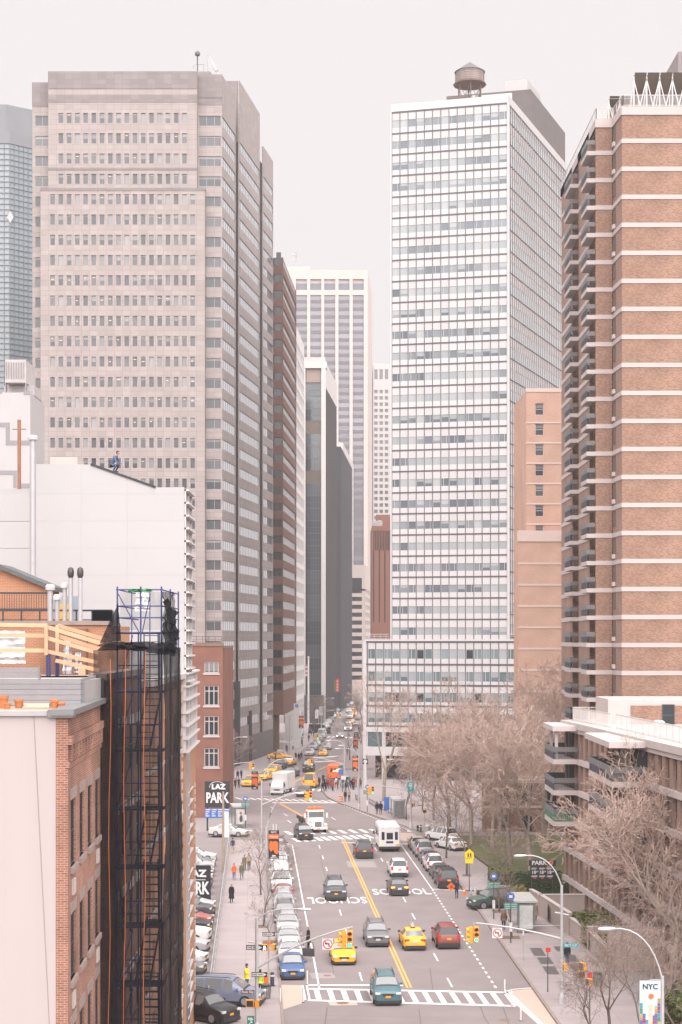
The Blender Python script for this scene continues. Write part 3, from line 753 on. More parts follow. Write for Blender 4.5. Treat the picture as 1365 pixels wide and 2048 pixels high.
def brown_tower():
    D0 = 349; t = thing('banded_tower', 'brown brick tower with dark ribbon windows and a chamfered corner over columns', 'building')
    Mb = panel('brown_brick_band', (.145, .075, .058), 1.2, .3, (.11, .06, .05), .1, .8, .02)
    e = Vector((.057, 1)).normalized(); A = Vector((Xat(567, D0), D0)); z1 = Zat(515, D0)
    fh = 32.7*D0/F; z0 = Zat(1430, D0)
    zs = sorted([(z1-(i+1)*fh+1.75, z1-(i+1)*fh+1.75+1.72) for i in range(27) if z1-(i+1)*fh+1.7 > z0+1])
    Lf = A.x-Xat(520, D0)
    block(t, (Xat(520, D0), D0), tuple(A), z0, z1, [(.3, Lf-.25)], zs, Mb, GLD, mull=3, pane='ribbon_window')
    block(t, tuple(A), tuple(A+e*33), z0, z1, [(.25, 32.7)], zs, Mb, mirror_glass('glass_brown_side', (.72, .71, .72), .05, .04), mull=16, pane='ribbon_window', rec=.15)
    core(t, ccw([(Xat(520, D0), D0+.4), (A.x-.4, D0+.4), (A.x-.4+1.9, D0+33), (Xat(520, D0), D0+33)]), z1-.3, M_dark, z0)
    slab_roof(t, ccw([(Xat(520, D0), D0+.36), (A.x-.36, D0+.36), (A.x-.36+1.9, D0+33), (Xat(520, D0), D0+33)]), z1-.3, z1-.1, M_roof)
    for x, w_ in ((-14.6, 1.5), (-17.2, 1.0)):
        c = MB(); c.lathe([(w_, 0), (w_, z0)], 10, (x, D0+2.4, 0)); c.build('column', mat('brown_column', (.09, .055, .045), .8, .2, .8, streak=True), t)
    c = MB(); c.box(Xat(520, D0), A.x-3, D0+5, D0+30, 0, z0); c.build('lobby', M_dark, t)
    c = MB(); c.box(A.x-1.6, A.x-.6, D0+3, D0+4.5, z1, Zat(498, D0)); c.build('vent_stack', M_mull, t)
brown_tower()

def white_frame():
    D0 = 388; t = thing('white_frame_building', 'narrow white concrete frame building between brown tower and dark glass tower', 'building')
    A = Vector((Xat(588, D0), D0)); e = Vector((.05, 1)).normalized(); z1 = Zat(640, D0); fh = 3.6
    zs = [(3+i*fh, 3+i*fh+2.4) for i in range(int((z1-5)/fh))]
    Mw = mat('white_concrete', (.50, .475, .465), .7, .08)
    block(t, (Xat(570, D0), D0), tuple(A), 0, z1, [], [], Mw, GLD)
    block(t, tuple(A), tuple(A+e*34), 0, z1, even(10, 34, 2.3), zs, Mw, GLD, stuff=True, rec=.5, t_=.6)
    core(t, ccw([(Xat(570, D0), D0+.5), (A.x-.65, D0+.5), (A.x+.9, D0+34), (Xat(570, D0), D0+34)]), z1-.2)
    w_ = MB(); w_.box(0, 2.2, 0, .4, .1, 5); w_.build('white_sign_wall', Mw, t, (Xat(586, D0), D0-2, 0))
white_frame()

def dark_glass_tower():
    D0 = 470; k = D0/F; t = thing('dark_glass_tower', 'dark glass tower with two tall white piers and amber lit floors', 'building')
    x0, x1 = Xat(590, D0), Xat(652, D0); z1 = Zat(724, D0)
    Mw = mat('white_pier', (.44, .41, .40), .6, .06)
    for u0, u1 in ((602.5, 611.5), (643, 652)):
        b = MB(); b.box(Xat(u0, D0), Xat(u1, D0), D0-.8, D0+.6, .1, z1); b.build('pier', Mw, t)
    b = MB(); b.box(x0, x1+.3, D0-.85, D0+3, Zat(737, D0), z1+.02); b.build('white_crown', Mw, t)
    b = MB(); b.box(Xat(600, D0), Xat(651, D0), D0+2, D0+14, z1, Zat(712, D0)); b.build('roof_plant', M_w_plant, t)
    fh = 3.55; nf = int((Zat(737, D0)-8)/fh)
    Gd = [glass('glass_teal', (.022, .035, .042), (.05, .068, .075), .06), glass('glass_amber_light_tone', (.10, .075, .058), (.13, .095, .07), .2, .3)]  # amber room light is painted into the second glass colour, no emission
    for (u0, u1, mu) in ((611.5, 643, 5), (590, 602.5, 1)):
        w_ = Xat(u1, D0)-Xat(u0, D0)
        ms = [window_mesh('window', w_, fh, [M_mull, q, GLB], 0, mull=[w_*i/(mu+1) for i in range(1, mu+1)], trans=[fh*.45], fw=.08) for q in Gd]
        for i in range(nf):
            z = 8+i*fh
            amber = i in (17, 21, 25, 27) and u0 > 600
            put('window', ms[1 if amber else 0], t, (Xat(u0, D0), D0, z))
    b = MB(); b.box(Xat(613, D0), Xat(642, D0), D0-.02, D0+.3, Zat(764, D0), Zat(738, D0)); b.build('attic_panel', mat('tan_panel', (.26, .2, .17), .8, .1), t)
    e = Vector((.075, 1)).normalized(); A = Vector((x1, D0+.6)); loc, ang, _ = frame(tuple(A), tuple(A+e*40))
    b = MB(); b.box(0, 40, 0, .3, 0, Zat(775, D0)); b.build('side_wall', mat('charcoal_side', (.04, .038, .042), .8, .12, .3, streak=True, spec=.12), t, loc, ang)
    b = MB(); b.box(0, 40, -.05, .3, Zat(775, D0), z1); b.build('side_band', Mw, t, loc, ang)
    core(t, ccw([(x0, D0+.2), (x1-.3, D0+.2), (x1+2.6, D0+40), (x0, D0+40)]), z1-.1)
    b = MB(); b.box(x0-3, Xat(648, D0), D0-2.5, D0, 0, 8); b.build('base', mat('dark_base', (.06, .055, .055), .6, .15), t)
M_w_plant = mat('pale_plant_room', (.36, .33, .325), .8, .15, .6)
dark_glass_tower()

def far_blocks():
    # dark slab and pale gridded facade beyond it
    D0 = 545; t = thing('dark_slab_building', 'slim dark grey slab building beside pale gridded facade', 'building')
    A = (Xat(664, D0), D0); z1 = Zat(893, D0); Md = mat('dark_slab', (.036, .038, .044), .8, .1, .3, spec=.12)
    block(t, A, (Xat(682, D0), D0), 0, z1, [(.5, 1.5)], [(6+i*3.6, 6+i*3.6+2.6) for i in range(22)], Md, GLD, stuff=True)
    block(t, (Xat(682, D0), D0), (Xat(682, D0)+4.2, D0+70), 0, z1, [], [], Md, GLD)
    core(t, ccw([(A[0], D0+.4), (Xat(682, D0)-.4, D0+.4), (Xat(682, D0)+3.8, D0+70), (A[0], D0+70)]), z1)
    D0 = 600; t = thing('pale_grid_building', 'narrow pale building with a fine grid of small windows beside the dark slab', 'building')
    A = Vector((Xat(686, D0), D0)); e = Vector((.06, 1)).normalized(); z1 = Zat(885, D0); Mw = mat('pale_precast', (.42, .385, .375), .7, .06)
    zs = [(5+i*3.3, 5+i*3.3+1.9) for i in range(int((z1-8)/3.3))]
    block(t, (Xat(668, D0), D0), tuple(A), 0, z1, even(2, 3, .9), zs, Mw, GL, stuff=True)
    block(t, tuple(A), tuple(A+e*75), 0, z1, even(16, 75, 2.6), zs, Mw, GL, stuff=True, t_=.6, rec=.5)
    core(t, ccw([(Xat(668, D0), D0+.6), (A.x-.6, D0+.6), (A.x+3.9, D0+75), (Xat(668, D0), D0+75)]), z1)
    # tall beige tower with piers
    D0 = 720; t = thing('beige_pier_tower', 'tall beige tower with vertical piers and five large openings at its crown', 'building')
    x0, x1 = Xat(560, D0), Xat(736, D0); z1 = Zat(540, D0); Mb = mat('beige_concrete', (.42, .355, .335), .8, .05, .1)
    bays = [Xat(u, D0) for u in (592.5, 621, 649, 677.5, 706)]; bw = 22*D0/F
    fh = 15.35*D0/F; zr = Zat(590, D0)
    mb = MB(); xs = [(b-x0, b-x0+bw) for b in bays]
    grid_wall(mb, 0, x1-x0, 0, z1, xs, [(20, zr), (Zat(580, D0), Zat(558, D0))], 1.2); mb.build('wall', Mb, t, (x0, D0, 0))
    GLv = glass('glass_violet_grey', (.12, .115, .135), (.19, .185, .21), .1)
    Msp = mat('grey_spandrel', (.10, .095, .105), .6, .05)
    me = window_mesh('window_strip', bw, fh*.62, [Msp, GLv, GLB], 0, mull=[bw*i/6 for i in range(1, 6)], fw=.12)
    st = MB()
    for b in bays:
        op = MB(); op.box(0, bw, .9, 1.0, 0, Zat(566, D0)-Zat(580, D0)); op.build('crown_opening', mat('louvre_grey', (.12, .135, .155), .6, .05), t, (b, D0, Zat(580, D0)))
        i = 0
        while zr-(i+1)*fh > 20:
            if i < 38: put('window_strip', me, t, (b, D0+.7, zr-i*fh-fh*.62))
            st.box(b, b+bw, D0+.65, D0+.8, zr-(i+1)*fh, zr-i*fh-fh*.62); i += 1
    o = st.build('spandrel', Msp, t); o['kind'] = 'stuff'
    block(t, (x1, D0), (Xat(745, 775), 775), 0, z1, [], [], Mb, GLD)
    core(t, ccw([(x0, D0+1.1), (x1-.5, D0+1.1), (x1+3, D0+54), (x0, D0+54)]), z1-.1, Mb)
    mb = MB(); mb.tube([P(594, 541, D0+10), P(594, 503, D0+10)], .5); mb.bar(P(580, 520, D0+10), P(600, 518, D0+10), .3); mb.bar(P(585, 509, D0+10), P(597, 512, D0+10), 1.0, .4); mb.build('roof_mast', M_fr, t)
    mb = MB(); mb.box(x0, Xat(620, D0), D0+3, D0+20, z1, z1+2.2); mb.build('roof_block', Mb, t)
    # banded beige building in front of its foot
    D0 = 640; t = thing('banded_beige_building', 'beige building with long dark window bands at the foot of the pier tower', 'building')
    x0, x1 = Xat(700, D0), Xat(731, D0); z1 = Zat(1130, D0)
    zs = [(8.2+i*3.05, 8.2+i*3.05+1.65) for i in range(int((z1-14)/3.05))]+[(z1-10, z1-5)]
    block(t, (x0, D0), (x1, D0), 0, z1, [(.9, x1-x0-1.3)], zs, Mb, GLD)
    block(t, (x1, D0), (Xat(746, 700), 700), 0, z1, even(8, 60, 5.5), zs[:-1], Mb, GL, stuff=True)
    core(t, ccw([(x0, D0+.4), (x1-.4, D0+.4), (Xat(745, 700), 700), (x0, 700)]), z1-.2)
    # pale gridded tower and red-brown block beyond the white slab
    D0 = 840; t = thing('pale_gridded_tower', 'pale tower with regular small windows behind the white slab', 'building')
    x0, x1 = Xat(747, D0), Xat(800, D0); z1 = Zat(727, D0); Mp = mat('pale_stone', (.40, .375, .37), .8, .05)
    fh = 12.6*D0/F; zs = sorted((z1-12-(i+1)*fh, z1-12-(i+1)*fh+fh*.55) for i in range(30)); n = 5
    block(t, (x0, D0), (x1, D0), 20, z1, even(n, x1-x0, 1.7), zs+[(z1-8, z1-3)], Mp, GL, stuff=True, t_=.6, rec=.5)
    core(t, ccw([(x0, D0+.7), (x1, D0+.7), (x1, D0+30), (x0, D0+30)]), z1-.5)
    D0 = 430; t = thing('red_brown_building', 'red brown brick block with fine vertical window slots', 'building')
    x0, x1 = Xat(744, D0), Xat(790, D0); z1 = Zat(1052, D0); Mr = mat('red_brown_brick', (.22, .105, .08), .85, .06, .3)
    block(t, (x0, D0), (x1, D0), 0, z1, [(x0_, x0_+.22) for x0_ in [.45+.42*i for i in range(13)]], [(Zat(1100, D0)-.1, z1-1.2)], Mr, GLD, stuff=True)
    sl_ = MB()
    for i in range(4): sl_.box(.4+i*1.45, .65+i*1.45, -.02, .2, Zat(1245, D0), Zat(1101, D0))
    sl_.build('window_slot', GLD, t, (x0, D0, 0))
    core(t, ccw([(x0, D0+.4), (x1, D0+.4), (x1, D0+20), (x0, D0+20)]), z1-.2, Mr)
    b = MB(); b.box(1.2, 6, 2, 8, z1, z1+3.1); b.build('roof_block', Mr, t, (x0, D0, 0))
    b = MB(); b.box(0, 2.6, .5, 2, z1, z1+1.3); b.lathe([(.8, 0), (.9, 1), (.6, 1.5)], 12, (2, 1.4, z1)); b.build('roof_plant', M_w_plant, t, (x0, D0, 0))
    # blue glass tower at far left
    D0 = 380; t = thing('blue_glass_tower', 'pale blue gridded glass tower with chamfered corner and grey crown at far left', 'building')
    z1 = Zat(285, D0); zt = Zat(206, D0); xa, xb, xc = Xat(-60, D0), Xat(20, D0), Xat(66, D0)
    Gb = glass('glass_blue', (.17, .20, .225), (.25, .28, .30), .12, .5)
    fh = 13.6*D0/F
    A_ = [(xa, D0), (xb, D0), (xc+2, D0+7), (xc+2, D0+30), (xa, D0+30)]
    core(t, ccw([(x, y+.2) for x, y in A_]), z1, Gb)
    for a, b in ((A_[0], A_[1]), (A_[1], A_[2])):
        loc, ang, L_ = frame(a, b); n = round(L_/1.25); g_ = MB()
        for i in range(n+1): g_.box(i*L_/n-.05, i*L_/n+.05, -.05, .2, 60, z1)
        z = z1
        while z > 60: g_.box(0, L_, -.06, .2, z-.06, z+.06); z -= fh*.82
        o = g_.build('mullion_grid', mat('mid_grey_mullion', (.16, .17, .18), .5, .05), t, loc, ang); o['kind'] = 'stuff'
    mb = MB(); mb.prism(ccw([(x, y-.1) for x, y in A_]), z1-.2, Zat(262, D0)); mb.prism(ccw([(xa, D0+1), (xb-1, D0+1), (xc-1, D0+5), (xc-1, D0+25), (xa, D0+25)]), Zat(262, D0), zt); mb.build('crown', mat('grey_crown', (.155, .16, .175), .6, .08, .3), t)
    mb = MB(); q = P(21, 434, D0-.3); mb.face([(q[0]-.8, q[1], q[2]), (q[0], q[1], q[2]-1.4), (q[0]+.8, q[1], q[2]), (q[0], q[1], q[2]+1.4)]); mb.build('diamond_panel', M_fr, t)
    # white building with grey bands painted on it
    D0 = 250; t = thing('white_banded_building', 'white building with stepped grey band and box plant room at left edge', 'building')
    Mw = mat('white_render', (.36, .34, .34), .8, .05, .3); Mg = mat('grey_band_paint', (.21, .195, .205), .8, .06)
    x0, x1 = Xat(-40, D0), Xat(61, D0); z1 = Zat(785, D0)
    mb = MB(); mb.box(x0, x1, D0, D0+12, 0, z1); mb.build('wall', Mw, t)
    for u0, v0, u1, v1 in ((-40, 845, 20, 854), (12, 854, 20, 881), (12, 881, 60, 890), (-40, 941, 34, 949), (27, 949, 34, 975), (40, 967, 60, 976), (48, 782, 60, 789), (-40, 782, 4, 787)):
        a = P(u0, v1, D0-.05); b = P(u1, v0, D0-.05); mb = MB(); mb.box(a[0], b[0], D0-.06-u0*.0001, D0+.1, a[2], b[2]); mb.build('grey_band', Mg, t)
    mb = MB(); mb.box(Xat(8, D0), Xat(50, D0), D0+1, D0+8, Zat(763, D0), Zat(717, D0)); 
    mb.box(Xat(0, D0), Xat(62, D0), D0+3, D0+9, z1, Zat(765, D0)); mb.build('plant_room', M_w_plant, t)
    mb = MB()
    for i in range(8): mb.box(Xat(10+i*5, D0), Xat(11+i*5, D0), D0+.85, D0+1, Zat(755, D0), Zat(722, D0))
    mb.build('louvre', Mg, t)
    mb = MB(); mb.box(Xat(8, D0), Xat(9.5, D0), D0+1, D0+2, z1, Zat(763, D0)); mb.box(Xat(48, D0), Xat(50, D0), D0+1, D0+2, z1, Zat(763, D0)); mb.build('plant_leg', Mg, t)
    D0 = 330; t = thing('grey_tower_top', 'slim grey tower top just visible at upper right edge behind solar racks', 'building')
    mb = MB(); x0 = Xat(1357, D0); mb.box(x0, x0+14, D0, D0+14, 0, Zat(103, D0)); mb.build('wall', mat('grey_tower_stone', (.2, .17, .165), .8, .1), t)
    mb = MB()
    for i in range(10): mb.box(x0+.8+i*1.35, x0+1.3+i*1.35, D0-.2, D0, 90, Zat(98, D0))
    mb.build('pilaster', M_fr, t)
far_blocks()
# ================================================================== brick apartment buildings on the right
M_coping = mat('white_concrete_band', (.38, .325, .312), .75, .08, .6)
M_brA = brick('tan_brick', (.26, .142, .095), (.115, .052, .032), (.29, .22, .18), patch=.16)
M_brA2 = brick('tan_brick_side', (.23, .14, .108), (.19, .105, .077), (.29, .22, .19), patch=.12)
M_rail = mat('dark_rail_panel', (.035, .042, .052), .5, .1, spec=.2)
M_railt = mat('grey_rail_panel', (.125, .13, .14), .5, .12, 1, spec=.3)
M_railw = mat('white_railing', (.46, .42, .41), .6, .06)
M_soff = mat('balcony_soffit', (.24, .21, .2), .8, .08)
M_doorf = mat('dark_door_frame', (.04, .04, .042), .5, .1)

def balcony(t, x0, x1, y0, y1, z, side='L', bars=True, green=False, screen=True):
    """projecting balcony: slab, railing panels on the outer side and near end"""
    o = MB(); o.box(x0, x1, y0, y1, z-.42, z); b = o.build('balcony', M_coping, t)
    m = MB(); m.box(x0+.02, x0+.06, y0+.05, y1-.05, z+.08, z+.62); m.build('rail_panel', M_rail if not green else MATS['green_screen'], b)
    m = MB(); m.box(x0+.0, x0+.05, y0+.03, y1-.03, z+.62, z+1.12); m.build('rail_cap_panel', M_railt, b)
    m = MB(); m.box(x0+.05, x1-.05, y0+.02, y0+.05, z+.66, z+1.1); m.build('rail_cap_panel', mat('brown_rail_panel', (.11, .10, .10), .5, .1), b)
    if bars:
        m = MB(); n = max(4, int((x1-x0)/.13))
        for i in range(n+1):
            x = x0+.08+(x1-x0-.16)*i/n; m.box(x-.012, x+.012, y0+.02, y0+.045, z, z+.66)
        k = m.build('rail_bars', M_rail, b); k['kind'] = 'stuff'
    if screen:
        m = MB(); m.box(x0+.1, x1-.05, y1-.1, y1-.02, z+.05, z+1.1); m.build('end_panel', M_rail, b)
    return b
gm = mat('green_screen', (.02, .13, .07), .6, .5, 9)

def brick_tower():
    t = thing('balcony_tower', 'tall brown brick apartment tower with white floor bands and stacked corner balconies', 'building')
    D1, D2 = 162.0, 166.0; fh = 2.75
    xA = Xat(1245, D1); zt = Zat(230, D1); zcap = Zat(213, D1)
    zb = [72.9-fh*i for i in range(22)]; zlow = 15.0
    # wall pieces storey by storey so each storey's brickwork stands between its white bands
    def runs(A, B, mw, name, th=.4, xs=None):
        loc, ang, L_ = frame(A, B); top = zt
        for i, z in enumerate(zb):
            h = top-(z+.22)
            mb = MB(); mb.box(0, L_, 0, th, 0, h); mb.build(name, mw, t, (loc[0], loc[1], z+.22), ang)
            mb = MB(); mb.box(-.05, L_+.05, -.06, th, -.22, .22); mb.build('floor_band', M_coping, t, (loc[0], loc[1], z), ang)
            top = z-.22
        mb = MB(); mb.box(-.06, L_+.06, -.1, th+.3, zt, zcap); mb.build('parapet', M_coping, t, loc, ang)
    xF2l, xF2r = Xat(1192, D2), Xat(1226, D2)
    runs((xA, D1), (52, D1), M_brA, 'brick_panel')
    runs((xF2r, D2), (xA-.05, D1+.1), M_brA2, 'brick_return')
    runs((xF2l, D2), (xF2r-.06, D2), M_brA, 'brick_panel')
    xs_ = 25.65
    runs((xs_, 178), (xs_, 170.2), M_brA2, 'brick_return')
    runs((xs_, 192), (xs_, 182.8), M_brA2, 'brick_return')
    core(t, ccw([(xA+.45, D1+.42), (52, D1+.42), (52, 192), (26.9, 192), (26.9, D2+.42), (xF2r+.2, D2+.42)]), zt-.2, M_dark, zlow-13)
    slab_roof(t, ccw([(xA+.3, D1+.3), (52, D1+.3), (52, 192), (25.9, 192), (25.9, D2+.3), (xF2r+.2, D2+.3)]), zt-.2, zt+.3, M_roof)
    mb = MB(); mb.box(25.6, 26.9, D2+.3, 192, zt, zcap); mb.box(25.55, 25.75, 166, 192, zt, zcap); mb.build('parapet', M_coping, t)
    # narrow windows with air conditioners on the short return
    wm = window_mesh('side_window', .95, 1.55, [M_doorf, GL, GLB], .0, mull=(.47,), fw=.05)
    acm = MB(); acm.box(0, .62, -.22, .1, 0, .42); acme = acm.mesh('air_conditioner', M_railw)
    loc, ang, L_ = frame((xF2r, D2), (xA-.05, D1+.1)); ca, sa = math.cos(ang), math.sin(ang)
    for i, z in enumerate(zb):
        put('side_window', wm, t, (loc[0]+.35*ca+.04*sa, loc[1]+.35*sa-.04*ca, z+.85), ang)
        if i % 3 != 2: put('air_conditioner', acme, t, (loc[0]+.5*ca, loc[1]+.5*sa, z+.4), ang)
    # two stacks of balconies on the street side
    for (y0, y1) in ((166.0, 170.0), (178.0, 182.6)):
        dm = window_mesh('balcony_door', 3.4, 2.1, [M_doorf, GLD, GLB], .0, mull=(1.7,), fw=.07)
        for z in zb+[zb[-1]-fh]:
            balcony(t, 24.72, 25.62, y0, y1, z+.2)
            put('balcony_door', dm, t, (26.85, y1-.3, z+.25), math.atan2(-1, 0))
        rw = MB(); rw.box(25.64, 26.95, y1-.02, y1+.2, zlow, zt-.02); rw.build('recess_wall', M_brA, t)
        rw = MB(); rw.box(25.64, 26.95, y0-.05 if y0 > 170 else y0+.4, y0+.1 if y0 > 170 else y0+.45, zlow, zt); rw.build('recess_wall', M_brA, t)
    # roof railing and solar racks
    def rail(p0, p1, z, n):
        mb = MB(); p0 = Vector(p0); p1 = Vector(p1)
        for h in (.15, 1.15): mb.bar((*p0, z+h), (*p1, z+h), .06)
        for i in range(n+1):
            q = p0.lerp(p1, i/n); mb.bar((*q, z), (*q, z+1.15), .05)
        mb.build('roof_railing', M_railw, t)
        mb = MB(); mb.face([(*p0, z+.2), (*p1, z+.2), (*p1, z+1.1), (*p0, z+1.1)]); k = mb.build('rail_mesh', MATS.get('rail_mesh') or veil('rail_mesh', (.42, .39, .385), .35), t)
    rail((xA+.1, D1+.1), (52, D1+.1), zcap, 16); rail((xF2r+.05, D2), (xA+.1, D1+.1), zcap, 3); rail((25.7, 192), (25.7, D2+.1), zcap, 14); rail((25.7, D2+.1), (xF2r, D2+.1), zcap, 2)
    Mt = mat('white_steel_truss', (.50, .47, .46), .5, .05)
    Msp_ = mat('solar_back', (.10, .075, .055), .5, .15, 1.2); Msf = mat('solar_front', (.02, .025, .05), .2, .05)
    for (u0, u1, vt, vb, D, n) in ((1268, 1500, 148, 207, 167, 9), (1218, 1262, 195, 236, 171, 2)):
        s = thing('solar_rack', ('large' if n > 3 else 'small')+' white steel rack of tilted solar panels on the brick tower roof', 'solar rack', group=None)
        x0, x1 = Xat(u0, D), Xat(u1, D); z0, z1 = zcap-1.1, Zat(vt, D); st = (x1-x0)/n
        for i in range(n+1):
            x = x0+i*st; mb = MB()
            mb.bar((x, D, z0), (x, D, z1-.05), .13); mb.build('post', Mt, s)
            if i < n:
                mb = MB(); mb.bar((x, D-.02, z0+.15), (x+st, D-.02, z1-.5), .09); mb.bar((x+st, D+.05, z0+.15), (x, D+.05, z1-.5), .09); mb.build('brace', Mt, s)
                mb = MB(); a = (x+.06, D-.3, z1); b = (x+st-.06, D-.3, z1); c = (x+st-.06, D+2.9, z0+1.5); d = (x+.06, D+2.9, z0+1.5)
                mb.face([a, d, c, b], 0); mb.face([(p[0], p[1], p[2]+.05) for p in (a, b, c, d)], 1); mb.build('solar_panel', [Msp_, Msf], s)
        for z, y in ((z1-.12, D-.1), (z0+1.75, D-.05), (z0+1.25, D-.05)):
            mb = MB(); mb.bar((x0-.1, y, z), (x1, y, z), .12); mb.build('rail', Mt, s)
def veil(name, col, alpha):
    """open netting or mesh: fine cloth that lets part of the view through"""
    m, N, L, p = _pr(name); p.inputs['Base Color'].default_value = (*col, 1); p.inputs['Roughness'].default_value = .9; p.inputs['Specular IOR Level'].default_value = .1
    tr = N.new('ShaderNodeBsdfTransparent'); mx = N.new('ShaderNodeMixShader'); ou = N['Material Output']
    tc = N.new('ShaderNodeTexCoord'); nz = N.new('ShaderNodeTexNoise'); nz.inputs['Scale'].default_value = 1.6; nz.inputs['Detail'].default_value = 6
    mp = N.new('ShaderNodeMapping'); mp.inputs['Scale'].default_value = (1.6, 1.6, .5); L.new(tc.outputs['Object'], mp.inputs[0]); L.new(mp.outputs[0], nz.inputs['Vector'])
    mr = N.new('ShaderNodeMapRange'); mr.inputs['From Min'].default_value = .3; mr.inputs['From Max'].default_value = .7
    mr.inputs['To Min'].default_value = max(0, alpha-.15); mr.inputs['To Max'].default_value = min(1, alpha+.15)
    L.new(nz.outputs['Fac'], mr.inputs['Value']); L.new(mr.outputs[0], mx.inputs[0])
    L.new(tr.outputs[0], mx.inputs[1]); L.new(p.outputs[0], mx.inputs[2]); L.new(mx.outputs[0], ou.inputs['Surface'])
    MATS[name] = m; return m
brick_tower()

def brick_slab():
    t = thing('pink_brick_slab', 'orange pink brick apartment slab with thin pale floor lines behind the bare trees', 'building')
    D0 = 214.0; k = D0/F; fh = 42.6*k
    Mb = brick('orange_brick', (.44, .265, .20), (.39, .23, .165), (.46, .34, .28), patch=.1)
    Ml = mat('pale_pink_band', (.50, .385, .345), .8, .06)
    # lower front block
    x0, x1 = Xat(1037, D0), 34; z1 = Zat(1083, D0)
    i = 0; top = z1
    zc = Zat(1127, D0)
    while zc > 3:
        mb = MB(); mb.box(0, x1-x0, 0, .4, 0, top-zc-.12); mb.build('brick_panel', Mb, t, (x0, D0, zc+.12))
        mb = MB(); mb.box(-.03, x1-x0, -.05, .4, -.12, .12); mb.build('floor_line', Ml, t, (x0, D0, zc)); top = zc-.12; zc -= fh
    mb = MB(); mb.box(0, x1-x0, 0, .4, 0, top); mb.build('brick_panel', Mb, t, (x0, D0, 0))
    mb = MB(); mb.box(x0-.1, x1, D0-.1, D0+.5, z1, Zat(1061, D0)); mb.build('coping_panel', Ml, t)
    mb = MB(); mb.box(x0, x1, D0+.4, D0+5, 0, z1); mb.build('core', Mb, t)
    # upper block behind
    D3 = 218.0; x0 = Xat(1053, D3); z1 = Zat(784, D3); zz = Zat(815, D3); top = z1; wm = window_mesh('window', 1.1, 1.55, [M_railw, GL, GLB], .35, trans=(.78,), fw=.07)
    wx = 1.2
    while zz > Zat(1075, D3):
        mb = MB(); 
        grid_wall(mb, 0, x1-x0, zz-fh*.0, top, [(wx, wx+1.1)], [], .4)
        zw = zz
        top2 = zz
        mb = MB(); lo = zz-1.35
        grid_wall(mb, 0, x1-x0, lo-.55, top, [(wx, wx+1.1)], [(zz-1.0, zz+.55)], .4); mb.build('brick_panel', Mb, t, (x0, D3, 0))
        put('window', wm, t, (x0+wx, D3+.15, zz-1.0))
        mb = MB(); mb.box(-.03, x1-x0, -.05, .4, lo-.75, lo-.55); mb.build('floor_line', Ml, t, (x0, D3, 0)); top = lo-.75; zz = zz-(40.6*D3/F)
    mb = MB(); mb.box(x0-.05, x1, D3-.06, D3+.5, z1, z1+.5); mb.build('coping_panel', Ml, t)
    mb = MB(); mb.box(x0+.02, x1, D3+.4, D3+16, 0, z1+.3); mb.build('core', Mb, t)
    # low wing with doorways seen through the trees
    mb = MB(); mb.box(17.5, 31, 204, 205, 0, 6.2); mb.build('low_wing', M_brA, t)
    mb = MB(); mb.box(17.4, 31, 203.9, 205, 6.2, 6.6); mb.box(17.4, 31, 203.92, 204, 3.1, 3.4); mb.build('low_wing_band', Ml, t)
    for x in (19.3, 22.3, 25.3, 28.2):
        for z in (.3, 3.9):
            mb = MB(); mb.box(0, 1.3, -.05, .2, 0, 1.9); mb.build('dark_window', GLD, t, (x, 204, z))
brick_slab()

